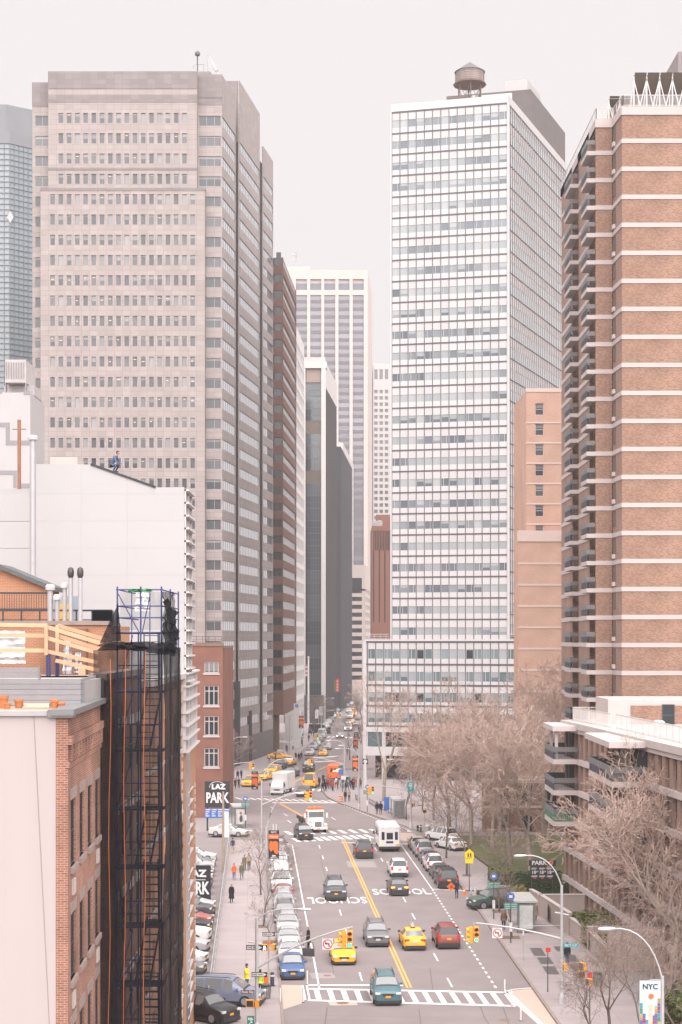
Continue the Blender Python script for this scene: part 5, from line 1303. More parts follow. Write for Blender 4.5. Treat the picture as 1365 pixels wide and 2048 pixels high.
def white_clad():
    t = thing('white_clad_building', 'tall building with blank white panelled wall and finned street side', 'building')
    D = 95.0; Mw = mat('white_wall_panel', (.345, .335, .335), .6, .02, .5, rnd=.01); Mj = mat('panel_joint', (.325, .315, .315), .8, .03)
    def roofz(u): 
        pts = [(72, 928), (182, 929), (312, 975), (372, 974)]
        for (a, x), (b, y) in zip(pts, pts[1:]):
            if u <= b: return Zat(x+(y-x)*(u-a)/(b-a), D)
        return Zat(974, D)
    us = [72.5, 163, 255, 369]; zl = [8]+[Zat(v, D) for v in range(1420, 940, -54)]
    back = MB(); back.face([(Xat(72, D), D+.05, 0), (Xat(369, D), D+.05, 0), (Xat(369, D), D+.05, roofz(369)-.01), (Xat(312, D), D+.05, roofz(312)-.02), (Xat(182, D), D+.05, roofz(182)-.02), (Xat(72, D), D+.05, roofz(72.5)-.02)])
    back.build('backing_wall', Mj, t)
    e = .07
    for a, b in zip(us, us[1:]):
        for i, z in enumerate(zl):
            z2 = zl[i+1] if i+1 < len(zl) else 99
            ta, tb = roofz(a+e), roofz(b-e)
            if z > min(ta, tb)-.3: continue
            p = [(a+e, z+.003), (b-e, z+.003)]
            if z2 < min(ta, tb)-.3: p += [(b-e, z2-.003), (a+e, z2-.003)]
            else:
                p += [(b-e, tb)]
                for q in (312, 182):
                    if a+e < q < b-e: p += [(q, roofz(q))]
                p += [(a+e, ta)]
            mb = MB(); mb.face([(Xat(u, D), D, zz) for u, zz in p]); 
            for (u0, q0), (u1, q1) in zip(p, p[1:]+p[:1]): mb.face([(Xat(u1, D), D, q1), (Xat(u0, D), D, q0), (Xat(u0, D), D+.03, q0), (Xat(u1, D), D+.03, q1)])
            mb.build('wall_panel', Mw, t)
    for i, z in enumerate(zl[:-1]):
        mb = MB(); z2 = zl[i+1]; mb.box(-30, Xat(72, D), D+.3, D+.4, z+.01, min(z2, Zat(976, D))-.01)
        mb.build('wall_panel', Mw, t)
    mb = MB(); mb.box(-30, Xat(73, D), D+.42, D+9, 0, Zat(977, D)); mb.build('side_volume', Mj, t)
    mb = MB(); mb.bar((Xat(182, D), D, roofz(182)+.02), (Xat(312, D), D, roofz(312)+.02), .12); mb.build('roof_edge_trim', M_rail, t)
    mb = MB(); mb.box(Xat(97, D), Xat(152, D), D+.6, D+3, Zat(929, D), Zat(912, D)); mb.build('roof_hatch', mat('pinkish_hatch', (.44, .37, .35), .8, .05), t)
    x1 = Xat(369, D); DU = 99.0
    # upper volume side with fins
    Gs = glass('glass_fin_side', (.22, .22, .235), None, .2)
    mb = MB(); mb.box(x1-8, x1-.02, D+.06, DU, 0, Zat(976, D)); mb.build('upper_core', Gs, t)
    mb = MB(); mb.prism(ccw([(x1-8, D+.06), (x1-.02, D+.06), (x1-.02, DU), (x1-8, DU)]), Zat(976, D), Zat(975, D)); mb.build('roof', M_roof, t)
    z = Zat(980, D)
    while z > 21.5:
        m = MB(); m.box(x1-.05, x1+.28, D+.05, DU+.05, z-.05, z+.05); m.build('sun_fin', M_railw, t); z -= .735
    for y in (D+.1, D+2, DU-.05): m = MB(); m.box(x1-.04, x1+.1, y-.05, y+.05, 21.5, Zat(978, D)); m.build('fin_post', M_railw, t)
    # lower volume: fins then brick with louvred bays
    A = (-9.0, 94.6); B = (-9.25, 105); loc, ang, L_ = frame(A, B); zt = Zat(1345, 98)
    zbrick = Zat(1500, 97)
    m = MB(); m.box(0, L_, .1, .4, zbrick, zt); m.build('glazed_storeys', Gs, t, loc, ang)
    z = zt
    while z > zbrick-.1:
        m = MB(); m.box(-.1, L_+.1, -.28, .1, z-.05, z+.05); m.build('sun_fin', M_railw, t, loc, ang); z -= .75
    for x in (0, L_*.33, L_*.66, L_-.1): m = MB(); m.box(x, x+.1, -.1, .12, zbrick, zt); m.build('fin_post', M_railw, t, loc, ang)
    bays = [(3.2, 7.4)]; zs = [(zbrick-6.4, zbrick-2.6), (zbrick-11.5, zbrick-7.6), (zbrick-16, zbrick-12.6)]
    m = MB(); grid_wall(m, 0, L_, 0, zbrick-.05, bays, sorted(zs), .4); m.build('brick_wall', M_brOr, t, loc, ang)
    for a, b in zs:
        m = MB(); m.box(3.2, 7.4, .2, .3, a, b); o = m.build('louvred_window', Gs, t, loc, ang); n = 5
        for i in range(n+1):
            zz = a+(b-a)*i/n; m = MB(); m.box(3.2, 7.4, -.06, .2, zz-.04, zz+.05); m.build('louvre_fin', M_railw, o)
        for i in range(9): m = MB(); m.box(9.2, 9.5, -.06, .1, a+i*.45, a+i*.45+.28); m.build('quoin_block', M_coping, t, loc, ang)
    m = MB(); m.prism(ccw([(-20, 95.2), (A[0]-.42, 95.2), (B[0]-.42, 105), (-20, 105)]), 0, zt-.1); m.build('lower_core', M_brOr, t)
white_clad()

def corner_brick():
    t = thing('quoined_brick_building', 'orange brick building with pale quoins squeezed between scaffold and finned facade', 'building')
    A = (-9.15, 76.1); B = (-9.1, 94.5); loc, ang, L_ = frame(A, B); z1 = Zat(1358, 93); ca, sa = math.cos(ang), math.sin(ang)
    cols = [(1.2+i*2.6, 2.4+i*2.6) for i in range(7)]; zs = sorted((z1-4-3.5*i, z1-1.9-3.5*i) for i in range(6))
    m = MB(); grid_wall(m, 0, L_, 0, z1, cols, zs, .4); m.build('brick_front', M_brOr, t, loc, ang)
    wm = window_mesh('window', 1.2, 2.1, [M_coping, GLD, GLB], .2, trans=(1.0,), fw=.08)
    for a, b in zs:
        for x0, x1 in cols: 
            o = put('window', wm, t, (loc[0]+x0*ca-.2*sa, loc[1]+x0*sa+.2*ca, a), ang)
            m = MB(); m.box(-.12, 1.32, -.32, .1, -.2, 0); m.build('sill', M_coping, o)
    for i in range(34): m = MB(); m.box(L_-(.55 if i % 2 else .35), L_, -.06, .1, .5+i*.62, .5+i*.62+.4); m.build('quoin_block', M_coping, t, loc, ang)
    m = MB(); m.box(-.1, L_, -.25, .5, z1, z1+.3); m.build('cornice', M_coping, t, loc, ang)
    m = MB(); m.box(-30, A[0]-.42, 76.3, 94.4, 0, z1-.2); m.build('core', M_brBr, t)
corner_brick()

def scaffold():
    t = thing('scaffold_tower', 'blue tube scaffold tower wrapped in black debris netting on the brick front', 'scaffold')
    y0, y1 = 63.6, 70.2; xa, xb = -8.62, -6.92; zt = Zat(1173, 63.6)
    lifts = [24.25-2.27*i for i in range(11)]
    for x in (xa, (xa+xb)/2+.05, xb):
        for y in (y0, y1) if x != xb else (y0, 66.9, y1):
            m = MB(); m.tube([(x, y, 0), (x, y, zt if y < 64 or x == xb else 24.3)], .035, n=6); m.build('standard', M_blue, t)
    for x in (xa+.55, xb-.45):
        m = MB(); m.tube([(x, y0+.02, 0), (x, y0+.02, zt-.1)], .022, n=5); m.build('frame_tube', M_blue, t)
    for z in [zt-.12, zt-.75, zt-1.2]+lifts:
        m = MB()
        for a, b in (((xa-.05, y0, z), (xb+.05, y0, z)), ((xb, y0, z), (xb, y1, z)), ((xa, y0, z), (xa, y1, z))): m.tube([a, b], .028, n=5)
        if z < 24: m.tube([(xa, y0, z+1.0), (xb, y0, z+1.0)], .025, n=5); m.tube([(xa, y0-.01, z+.5), (xb, y0-.01, z+.5)], .02, n=5)
        k = m.build('ledger', M_blue, t); k['kind'] = 'stuff'
    for z in lifts:
        m = MB(); m.box(xa-.1, xb+.05, y0+.1, y0+1.1, z-.06, z); m.build('deck', mat('dark_plank', (.06, .05, .045), .9, .2, 2), t)
    for i, z in enumerate(lifts[:-1]):   # stair ladders between lifts
        m = MB(); xl_ = -7.7 if i % 2 else -7.35
        p0 = Vector((xl_, 64.0, z-2.27)); p1 = Vector((xl_+(.25 if i % 2 else -.25), 66, z))
        for s in (-.28, .28): m.bar((p0.x+s, p0.y, p0.z), (p1.x+s, p1.y, p1.z), .05, .1)
        for q in range(9): c = p0.lerp(p1, (q+.5)/9); m.box(c.x-.28, c.x+.28, c.y-.1, c.y+.1, c.z, c.z+.03)
        k = m.build('stair_ladder', M_rail, t); k['kind'] = 'stuff'
        m = MB(); m.tube([(xa, y0-.03, z-2.2), (xa+.6, y0-.03, z-.1)], .02, n=4); m.build('brace', M_blue, t)
    m = MB(); m.tube([P(237, 1188, y0-.02), P(279, 1265, y0-.02)], .02, n=4); m.build('brace', M_blue, t)
    m = MB(); m.tube([P(301, 1188, y0-.02), P(285, 1265, y0-.02)], .02, n=4); m.build('brace', M_blue, t)
    # netting: near face, outer face, torn swags at the top
    zn = Zat(1290, 63.2)
    m = MB(); net_sheet(m, (-9.35, 63.3, 0), (-6.8, 63.15, 0), (-6.8, 63.15, zn), (-9.5, 63.25, zn-.2), 26, 60, .035, 3); m.build('netting_front', M_net, t)
    m = MB(); net_sheet(m, (-6.78, 63.1, 0), (-6.82, 70.4, 0), (-6.82, 70.4, zn-.15), (-6.78, 63.1, zn), 22, 50, .05, 5, (1, 0, 0)); m.build('netting_side', M_net2, t)
    m = MB(); net_sheet(m, P(187, 1290, 63.2), P(352, 1312, 63.0), P(350, 1286, 63.0), P(232, 1283, 63.1), 22, 4, .10, 9); net_sheet(m, P(195, 1300, 63.05), P(300, 1302, 62.95), P(290, 1286, 62.95), P(215, 1287, 63), 14, 3, .12, 13); m.build('netting_swag', M_net2, t)
    m = MB(); net_sheet(m, P(200, 1287, 63.2), P(243, 1281, 63.3), P(240, 1240, 63.4), P(237, 1205, 63.4), 8, 10, .05, 11); m.build('netting_swag', M_net2, t)
    m = MB(); net_sheet(m, P(325, 1290, 63.4), P(353, 1290, 69.5), P(352, 1185, 69.5), P(326, 1183, 63.5), 8, 12, .06, 15, (1, 0, 0)); m.build('netting_swag', M_net, t)
    m = MB(); net_sheet(m, P(333, 1300, 63), P(352, 1310, 66), P(349, 1230, 66), P(331, 1195, 63.2), 6, 12, .10, 17, (1, 0, 0)); m.build('netting_swag', M_net2, t)
    m = MB(); net_sheet(m, P(240, 1260, 66.5), P(322, 1260, 66.5), P(322, 1184, 66.5), P(240, 1184, 66.5), 10, 10, .05, 19); m.build('netting_back', veil('thin_netting', (.05, .05, .055), .25), t)
    # green tarp strip, plastic bundle, ropes
    m = MB(); net_sheet(m, P(256, 1184, 63.4), P(306, 1183, 63.4), P(302, 1178, 63.3), P(262, 1178, 63.3), 10, 3, .05, 21); m.build('green_tarp', mat('green_tarp', (.01, .19, .06), .6, .25, 5), t)
    for i, (u0, u1, v0, v1) in enumerate(((221, 218, 1318, 2060), (250, 249, 1298, 2060), (290, 289, 1300, 2060))):
        m = MB(); pts = [P(u0+(u1-u0)*j/8+2*math.sin(j*1.3+i), v0+(v1-v0)*j/8, 63.0) for j in range(9)]; m.tube(pts, .016, n=6); m.build('orange_rope', M_rope, t)
scaffold()
def bundle(label, u0, v0, u1, v1, D, seed):
    t = thing('plastic_sheet', label, 'plastic sheet', P((u0+u1)/2, v1, D)); c = Vector(P((u0+u1)/2, v1, D)); m = MB()
    net_sheet(m, Vector(P(u0, v1, D))-c, Vector(P(u1, v1, D))-c, Vector(P(u1-2, v0, D+.3))-c, Vector(P(u0+3, v0, D+.3))-c, 10, 10, .07, seed); m.build('sheet', M_plast, t, smooth=60)
bundle('white plastic sheet bunched on the scaffold top', 270, 1186, 302, 1222, 65, 4)
bundle('white plastic sheeting over the roof at left edge', -10, 1262, 52, 1327, 70, 6)
bundle('white plastic wrapped bundle behind the timber rails', 126, 1278, 144, 1348, 69.5, 8)
bundle('white plastic sheet hanging by the lower timber rail', 148, 1305, 164, 1345, 69.5, 10)

def timber():
    t = thing('timber_guardrail', 'new orange timber guard rails on blue scaffold legs above the roof', 'guard rail')
    def plank(a, b, w_=.05, h_=.15): m = MB(); m.bar(a, b, w_, h_); m.build('timber_rail', M_wood, t)
    D = 66
    for v in (1251, 1271, 1301): plank(P(-30, v-2 if v == 1251 else v-1, D), P(95, v, D))
    for (u0, v0, u1, v1) in ((95, 1254, 214, 1290), (95, 1276, 198, 1306), (96, 1303, 196, 1325), (112, 1321, 200, 1341)): plank(P(u0, v0, D), P(u1, v1, D-.6))
    for (u0, v0, u1, v1) in ((116, 1251, 222, 1282), (116, 1272, 205, 1300)): plank(P(u0, v0, D+2), P(u1, v1, D+1.5))
    for u, D_ in ((93, D-.05), (115, D+1.9)): m = MB(); m.bar(P(u, 1250, D_), P(u, 1310, D_), .13, .09); m.build('timber_post', M_wood, t)
    for u, D_ in ((95, D), (100, D), (113, D+1), (117, D+1)): m = MB(); m.tube([P(u, 1306, D_), P(u, 1352, D_)], .045, n=6); m.build('blue_leg', M_blue, t)
    for v in (1318, 1335): m = MB(); m.tube([P(94, v, D), P(101, v, D)], .03, n=5); m.build('blue_leg', M_blue, t)
    m = MB(); m.bar(P(158, 1343, D-.5), P(172, 1343, D-.5), .2, .26); m.build('timber_block', M_wood, t)
timber()
# ================================================================== vehicles
# local frame: front towards -y, x across, ground at z 0, origin at the middle
M_tyre = mat('tyre_rubber', (.025, .025, .027), .8, .1)
M_rim = mat('alloy_rim', (.35, .35, .36), .35, .05, metal=.6)
M_cglass = glass('car_glass', (.135, .138, .142), None, .08, .7)  # pale base colour has the sky's reflection put into it
M_cglassd = glass('car_glass_dark', (.022, .025, .03), None, .08, .45)
M_head = mat('headlamp_lens', (.55, .53, .53), .15, .05, spec=.8)
M_tail = mat('tail_lamp_red', (.42, .035, .02), .25, .1)
M_tailon = emit('tail_lamp_lit', (1.0, .25, .03), .35)
M_headon = emit('headlamp_lit', (1.0, .85, .62), .9)
M_trim = mat('black_trim', (.03, .03, .032), .6, .1)
M_plate = mat('plate_orange', (.62, .27, .02), .5, .05); M_platew = mat('plate_white', (.5, .48, .47), .5, .05)
M_chr = mat('chrome_trim', (.42, .41, .41), .25, .05, metal=.7)
PAINT = dict(white=(.56, .54, .535), silver=(.31, .305, .31), grey=(.125, .122, .128), darkgrey=(.06, .06, .065), black=(.022, .022, .026), blue=(.045, .09, .20), lavender=(.15, .17, .235),
             teal=(.055, .12, .135), red=(.19, .035, .025), taxi=(.78, .34, .015), gold=(.30, .235, .18), maroon=(.25, .07, .05), green=(.05, .08, .07), orange=(.55, .11, .03), pale=(.42, .40, .395))
def paint(c):
    return mat('car_paint_'+c, PAINT[c], .35, .03, 2, spec=.35, coat=.25)
# stations: fraction of length, half-width factor, belt height, roof height (None where there is no cabin), roof half-width factor
SHAPES = {
 'sedan': dict(L=4.75, W=1.82, zb=.22, st=[(0, .78, .58, None), (.025, .9, .66, None), (.12, .99, .76, None), (.27, 1, .92, None), (.40, 1, .93, 1.38), (.5, 1, .94, 1.45), (.52, 1, .94, 1.45), (.70, 1, .96, 1.40), (.74, 1, .97, 1.36), (.87, .98, 1.0, None), (.975, .92, .96, None), (1, .82, .72, None)]),
 'hatch': dict(L=4.45, W=1.75, zb=.22, st=[(0, .76, .6, None), (.03, .9, .7, None), (.12, .99, .82, None), (.22, 1, .95, None), (.42, 1, .97, 1.47), (.52, 1, .98, 1.5), (.54, 1, .98, 1.5), (.74, 1, 1.0, 1.4), (.78, 1, 1.01, 1.36), (.96, .94, 1.02, None), (1, .84, .75, None)]),
 'suv': dict(L=4.6, W=1.86, zb=.30, st=[(0, .84, .78, None), (.025, .93, .88, None), (.1, .99, .98, None), (.25, 1, 1.06, None), (.37, 1, 1.07, 1.62), (.5, 1, 1.08, 1.70), (.52, 1, 1.08, 1.70), (.72, 1, 1.09, 1.70), (.75, 1, 1.09, 1.69), (.9, .99, 1.1, 1.64), (.975, .96, 1.08, None), (1, .9, .9, None)]),
 'bigsuv': dict(L=5.0, W=1.98, zb=.33, st=[(0, .88, .9, None), (.02, .95, .98, None), (.1, 1, 1.06, None), (.26, 1, 1.14, None), (.36, 1, 1.15, 1.72), (.5, 1, 1.15, 1.80), (.52, 1, 1.15, 1.80), (.72, 1, 1.15, 1.80), (.75, 1, 1.15, 1.80), (.93, .99, 1.15, 1.75), (.985, .98, 1.13, None), (1, .93, .95, None)]),
 'minivan': dict(L=5.1, W=1.98, zb=.26, st=[(0, .8, .72, None), (.025, .92, .82, None), (.1, .99, .94, None), (.2, 1, 1.04, None), (.36, 1, 1.05, 1.64), (.48, 1, 1.06, 1.74), (.50, 1, 1.06, 1.74), (.72, 1, 1.07, 1.74), (.75, 1, 1.07, 1.73), (.93, .98, 1.08, 1.64), (.985, .95, 1.05, None), (1, .9, .85, None)]),
 'van': dict(L=5.6, W=2.0, zb=.32, st=[(0, .9, .95, None), (.02, .96, 1.05, None), (.08, 1, 1.15, None), (.16, 1, 1.25, None), (.27, 1, 1.3, 2.1), (.42, 1, 1.32, 2.35), (.44, 1, 1.32, 2.38), (.7, 1, 1.32, 2.4), (.73, 1, 1.32, 2.4), (.98, 1, 1.32, 2.36), (.995, .99, 1.3, None), (1, .98, 1.2, None)]),
}
RING = 6
def ring(sh, s):
    fr, wf, belt, top = s; y = (fr-.5)*sh['L']; w_ = sh['W']/2*wf; zb = sh['zb']
    if top is None: t, wt = belt+.035, w_*.80; bl = belt-.03
    else: t, wt = top, sh['W']/2*.66; bl = belt
    return [(w_*.82, y, zb), (w_*.985, y, zb+.10), (w_, y, zb+(bl-zb)*.6), (w_*.965, y, bl), (wt, y, t-.03 if top else t-.015), (wt*.55, y, t+.01), (0, y, t+.022)]
CAR = {}
def car_meshes(kind):
    if kind in CAR: return CAR[kind]
    sh = SHAPES[kind]; st = sh['st']; rr = [ring(sh, s) for s in st]; k = len(rr[0]); n = len(rr)
    body = MB(); parts = {q: MB() for q in ('windscreen', 'rear_window', 'side_window_l', 'side_window_r')}
    roofs = [i for i, s in enumerate(st) if s[3]]
    cowl, r0, r1 = roofs[0]-1, roofs[0], roofs[-1]
    pillar = {i for i in range(n-1) if st[i+1][0]-st[i][0] < .035 and i in roofs and i+1 in roofs}
    def q(i, j, sx):
        a, b, c, d = rr[i][j], rr[i+1][j], rr[i+1][j+1], rr[i][j+1]
        pts = [(p[0]*sx, p[1], p[2]) for p in (a, b, c, d)]
        return pts if sx > 0 else pts[::-1]
    for i in range(n-1):
        for j in range(k-1):
            for sx in (1, -1):
                tgt = body
                if i == cowl and j >= 4: tgt = parts['windscreen']
                elif i == r1 and j >= 4: tgt = parts['rear_window']
                elif j == 3 and r0 <= i < r1 and i not in pillar: tgt = parts['side_window_l' if sx < 0 else 'side_window_r']
                tgt.face(q(i, j, sx))
    for idx, rev in ((0, False), (n-1, True)):
        pts = [(p[0], p[1], p[2]) for p in rr[idx]]+[(-p[0], p[1], p[2]) for p in rr[idx][-2::-1]]
        body.face(pts if not rev else pts[::-1])
    out_ = {}
    import bmesh
    def fin(mb, name, m):
        me = mb.mesh(name, m); bm = bmesh.new(); bm.from_mesh(me); bmesh.ops.remove_doubles(bm, verts=bm.verts, dist=.001); bmesh.ops.recalc_face_normals(bm, faces=bm.faces); bm.to_mesh(me); bm.free()
        me.polygons.foreach_set('use_smooth', [True]*len(me.polygons)); me.set_sharp_from_angle(angle=R(38)); return me
    out_['body'] = fin(body, 'body', MATS.get('car_paint_white') or paint('white'))
    for nme, mb in parts.items(): out_[nme] = fin(mb, nme[:11] if 'side' in nme else nme, M_cglass)
    L, W, zb = sh['L'], sh['W'], sh['zb']; belt0 = st[2][2]; brear = st[-2][2]
    r = .33 if kind in ('sedan', 'hatch') else .37
    mb = MB(); n_ = 18
    mb.tube([(-.11, 0, 0), (.11, 0, 0)], r, n=n_); out_['tyre'] = mb.mesh('tyre', M_tyre, 40)
    mb = MB(); mb.tube([(-.115, 0, 0), (.118, 0, 0)], r*.66, n=12); out_['rim'] = mb.mesh('rim', M_rim)
    mb = MB()
    for i in range(5): a = 2*math.pi*i/5; mb.bar((.121, 0, 0), (.121, r*.6*math.cos(a), r*.6*math.sin(a)), .02, .05)
    mb = MB(); hx = W*.5*.9; zf = zb+(belt0-zb)*.72
    def lamp(x0, x1, y, z0, z1, d, m, nm):
        b = MB(); b.v += []; b.face([(x0, y, z0), (x1, y+d, z0), (x1, y+d, z1), (x0, y, z1)]); b.box(min(x0, x1)+.01, max(x0, x1)-.01, min(y, y+d)+.02, max(y, y+d)+.12, z0, z1) ; return b.mesh(nm, m)
    yf = -L/2; yr = L/2
    b = MB(); b.box(W*.02, W*.19, yf-.02, yf+.3, zf-.03, zf+.09); out_['headlight'] = b.mesh('headlight', M_head)
    b = MB(); b.box(-W*.2, W*.2, yf-.012, yf+.12, zf-.13, zf+.03); out_['grille'] = b.mesh('grille', M_trim)
    b = MB(); b.box(-W*.38, W*.38, yf-.016, yf+.12, zb-.1, zb+.07); out_['air_intake'] = b.mesh('air_intake', M_trim)
    tz = brear-.12
    if kind in ('sedan', 'hatch'): b = MB(); b.box(0, W*.2, yr-.24, yr-.005, tz-.12, tz+.06)
    else: b = MB(); b.box(0, W*.12, yr-.2, yr+.01, tz-.2, tz+.14)
    out_['tail_light'] = b.mesh('tail_light', M_tail)
    b = MB(); b.box(-W*.42, W*.42, yr-.12, yr+.018, zb-.09, zb+.2); out_['rear_bumper'] = b.mesh('rear_bumper', M_trim)
    b = MB(); b.box(-W*.47, W*.47, yf+.03, yr-.03, .12, zb+.05); out_['underbody'] = b.mesh('underbody', M_trim)  # black box lowered and lengthened to deepen the shade beneath the car
    b = MB(); b.box(-.17, .17, yf-.03, yf, zf-.25, zf-.11); out_['plate_f'] = b.mesh('number_plate', M_plate)
    b = MB(); b.box(-.17, .17, yr, yr+.03, tz-.22, tz-.06) ; out_['plate_r'] = b.mesh('number_plate', M_plate)
    cy_ = (st[cowl][0]-.5)*L+.35
    b = MB(); b.box(W*.48, W*.48+.2, cy_, cy_+.14, st[cowl][2]+.02, st[cowl][2]+.17); out_['mirror'] = b.mesh('wing_mirror', M_trim)
    c0, c1 = rr[cowl], rr[r0]; b = MB()
    for f0, f1 in ((0.0, .13), (.94, 1.0)):
        for j in (4, 5):
            for sx in (1, -1):
                def pt(i, f): return (sx*(c0[i][0]+(c1[i][0]-c0[i][0])*f), c0[i][1]+(c1[i][1]-c0[i][1])*f-.006, c0[i][2]+(c1[i][2]-c0[i][2])*f+.012)
                q_ = [pt(j, f0), pt(j+1, f0), pt(j+1, f1), pt(j, f1)]; b.face(q_ if sx > 0 else q_[::-1])
    out_['wiper_cowl'] = b.mesh('wiper_cowl', M_trim)
    b = MB(); ya, yb = (st[r0][0]-.5)*L+.15, (st[r1][0]-.5)*L-.1; zt = max(s[3] for s in st if s[3])
    b.tube([(W*.3, ya, zt), (W*.3, ya+.15, zt+.06), (W*.3, yb-.15, zt+.06), (W*.3, yb, zt-.02)], .025, n=4); out_['roof_rail'] = b.mesh('roof_rail', M_trim)
    b = MB(); b.lathe([(r*1.12, -.1), (r*1.12, .1)], 16); out_['meta'] = (sh, r, cowl)
    CAR[kind] = out_; return out_
def own(o, m):
    o.material_slots[0].link = 'OBJECT'; o.material_slots[0].material = m
NCAR = [0]
def car(kind, colour, loc, rz, label, cat='car', group=None, taxi=None, lit=False, parts='full', rails=False, name='parked_car', plate=True, glassd=False, headlit=False):
    """loc: ground point under the middle; rz 0 has the front towards the camera"""
    M = car_meshes(kind); sh, r, cowl = M['meta']; L, W = sh['L'], sh['W']
    t = thing(name, label, cat, (loc[0], loc[1], loc[2] if len(loc) > 2 else .0), rz, group)
    o = put('body', M['body'], t); own(o, paint(colour))
    gm_ = M_cglassd if glassd else M_cglass
    for q, nm in (('windscreen', 'windscreen'), ('rear_window', 'rear_window'), ('side_window_l', 'side_window'), ('side_window_r', 'side_window')):
        g_ = put(nm, M[q], t)
        if glassd or (kind in ('suv', 'bigsuv', 'minivan') and q == 'rear_window'): own(g_, M_cglassd)
    put('underbody', M['underbody'], t)
    for sx in (1, -1):
        for y in (-L*.315, L*.29):
            w_ = put('wheel', M['tyre'], t, (sx*(W/2-.10), y, r), rot=(0, 0, 0 if sx > 0 else math.pi)); put('rim', M['rim'], w_)
    hm = M_headon if headlit else None
    for sx in (1, -1):
        h = put('headlight', M['headlight'], t, (W*.26 if sx > 0 else -W*.26, 0, 0), rot=None, scale=(sx, 1, 1))
        if hm: own(h, hm)
        h = put('tail_light', M['tail_light'], t, (sx*(W*.24 if kind in ('sedan', 'hatch') else W*.345), 0, 0), scale=(sx, 1, 1))
        if lit: own(h, M_tailon)
        m_ = put('wing_mirror', M['mirror'], t, (0, 0, 0), scale=(sx, 1, 1))
        if colour not in ('taxi',): own(m_, paint(colour))
        if rails: put('roof_rail', M['roof_rail'], t, (0, 0, 0), scale=(sx, 1, 1))
    put('wiper_cowl', M['wiper_cowl'], t); put('grille', M['grille'], t); put('air_intake', M['air_intake'], t); put('rear_bumper', M['rear_bumper'], t)
    for q in ('plate_f', 'plate_r'):
        p = put('number_plate', M[q], t)
        if not plate: own(p, M_platew)
    zt = max(s[3] for s in sh['st'] if s[3])
    if taxi:
        b = MB(); b.prism([(-.18, -.5), (.18, -.5), (.18, .5), (-.18, .5)], zt+.02, zt+.08); b.build('roof_sign_base', M_trim, t)
        b = MB()
        b.face([(-.16, -.45, zt+.08), (.16, -.45, zt+.08), (.03, -.4, zt+.48), (-.03, -.4, zt+.48)]); b.face([(.16, .45, zt+.08), (-.16, .45, zt+.08), (-.03, .4, zt+.48), (.03, .4, zt+.48)])
        b.face([(.16, -.45, zt+.08), (.16, .45, zt+.08), (.03, .4, zt+.48), (.03, -.4, zt+.48)]); b.face([(-.16, .45, zt+.08), (-.16, -.45, zt+.08), (-.03, -.4, zt+.48), (-.03, .4, zt+.48)])
        b.build('roof_sign', mat('taxi_advert', (.42, .38, .36), .5, .45, 9), t)
    return t
def axis(d):   # heading of the street in the near stretch
    return math.atan(.053)
def near(kind, u, v, away, extra=0.0, z=0.0):
    """middle of a car whose near end stands at photo point u,v on the street"""
    L = SHAPES[kind]['L']; x, y = G(u, v, z+.12); a = axis(y)+extra
    return (x-math.sin(a)*L/2, y+math.cos(a)*L/2, z), (a if not away else a+math.pi)
def drive(kind, colour, u, v, away, label, extra=0.0, cat='car', name='car', **k):
    loc, rz = near(kind, u, v, away, extra); return car(kind, colour, loc, rz, label, cat, name=name, **k)
drive('suv', 'teal', 777, 2009, False, 'teal compact SUV driving over the near crosswalk', rails=True, cat='suv', name='moving_suv')
drive('sedan', 'taxi', 689, 1928, False, 'yellow taxi sedan coming forward below the left traffic signal', cat='taxi', name='taxi', taxi=True, plate=False)
drive('suv', 'grey', 757, 1892, False, 'grey compact SUV straddling the yellow centre line beside taxis', cat='suv', name='moving_suv', rails=True, plate=False)
drive('sedan', 'taxi', 831, 1899, True, 'yellow taxi sedan seen from behind beside the dark red SUV', cat='taxi', name='taxi', taxi=True, plate=False)
drive('suv', 'red', 899, 1896, True, 'dark red boxy SUV seen from behind near dotted lane line', cat='suv', name='moving_suv', glassd=True)
drive('bigsuv', 'darkgrey', 673, 1800, False, 'dark grey SUV covering the upside-down road word SCHOOL', cat='suv', name='moving_suv', rails=True)
drive('bigsuv', 'black', 730, 1716, True, 'black SUV seen from behind just past the mid crosswalk', cat='suv', name='moving_suv', glassd=True)
drive('suv', 'white', 800, 1753, True, 'white crossover seen from behind ahead of the black sedan', cat='car', name='moving_car', glassd=True)
drive('sedan', 'black', 800, 1790, True, 'black sedan with lit brake lights on the road word SCHOOL', cat='car', name='moving_car', lit=True, plate=False)
drive('suv', 'black', 613, 1679, False, 'black hatchback coming forward beside the white tow truck', cat='car', name='moving_car', extra=.12)
drive('suv', 'grey', 604, 1593, True, 'grey SUV driving away over the far crosswalk', cat='suv', name='moving_suv', extra=-.2)
drive('van', 'taxi', 618, 1576, True, 'yellow taxi van driving away beyond the far crosswalk', cat='taxi', name='taxi', extra=-.2, plate=False)
drive('minivan', 'black', 577, 1554, False, 'black minivan coming forward behind the white box truck', cat='van', name='moving_van', extra=-.25, headlit=True)
drive('van', 'black', 616, 1544, False, 'tall black van coming forward in the middle lane', cat='van', name='moving_van', extra=-.1)
drive('minivan', 'taxi', 494, 1573, False, 'yellow minivan taxi waiting at the left corner by planters', cat='taxi', name='taxi', extra=-.3)
drive('sedan', 'taxi', 522, 1560, False, 'yellow taxi second in the left corner queue', cat='taxi', name='taxi', extra=-.35, taxi=True)
drive('suv', 'taxi', 541, 1549, False, 'yellow taxi SUV behind the box truck at left kerb', cat='taxi', name='taxi', extra=-.3)
drive('suv', 'black', 556, 1538, False, 'black SUV in the queue of taxis at left kerb', cat='suv', name='moving_suv', extra=-.25)
drive('suv', 'taxi', 574, 1531, False, 'yellow taxi SUV nearest the granite corner crossing', cat='taxi', name='taxi', extra=-.25)
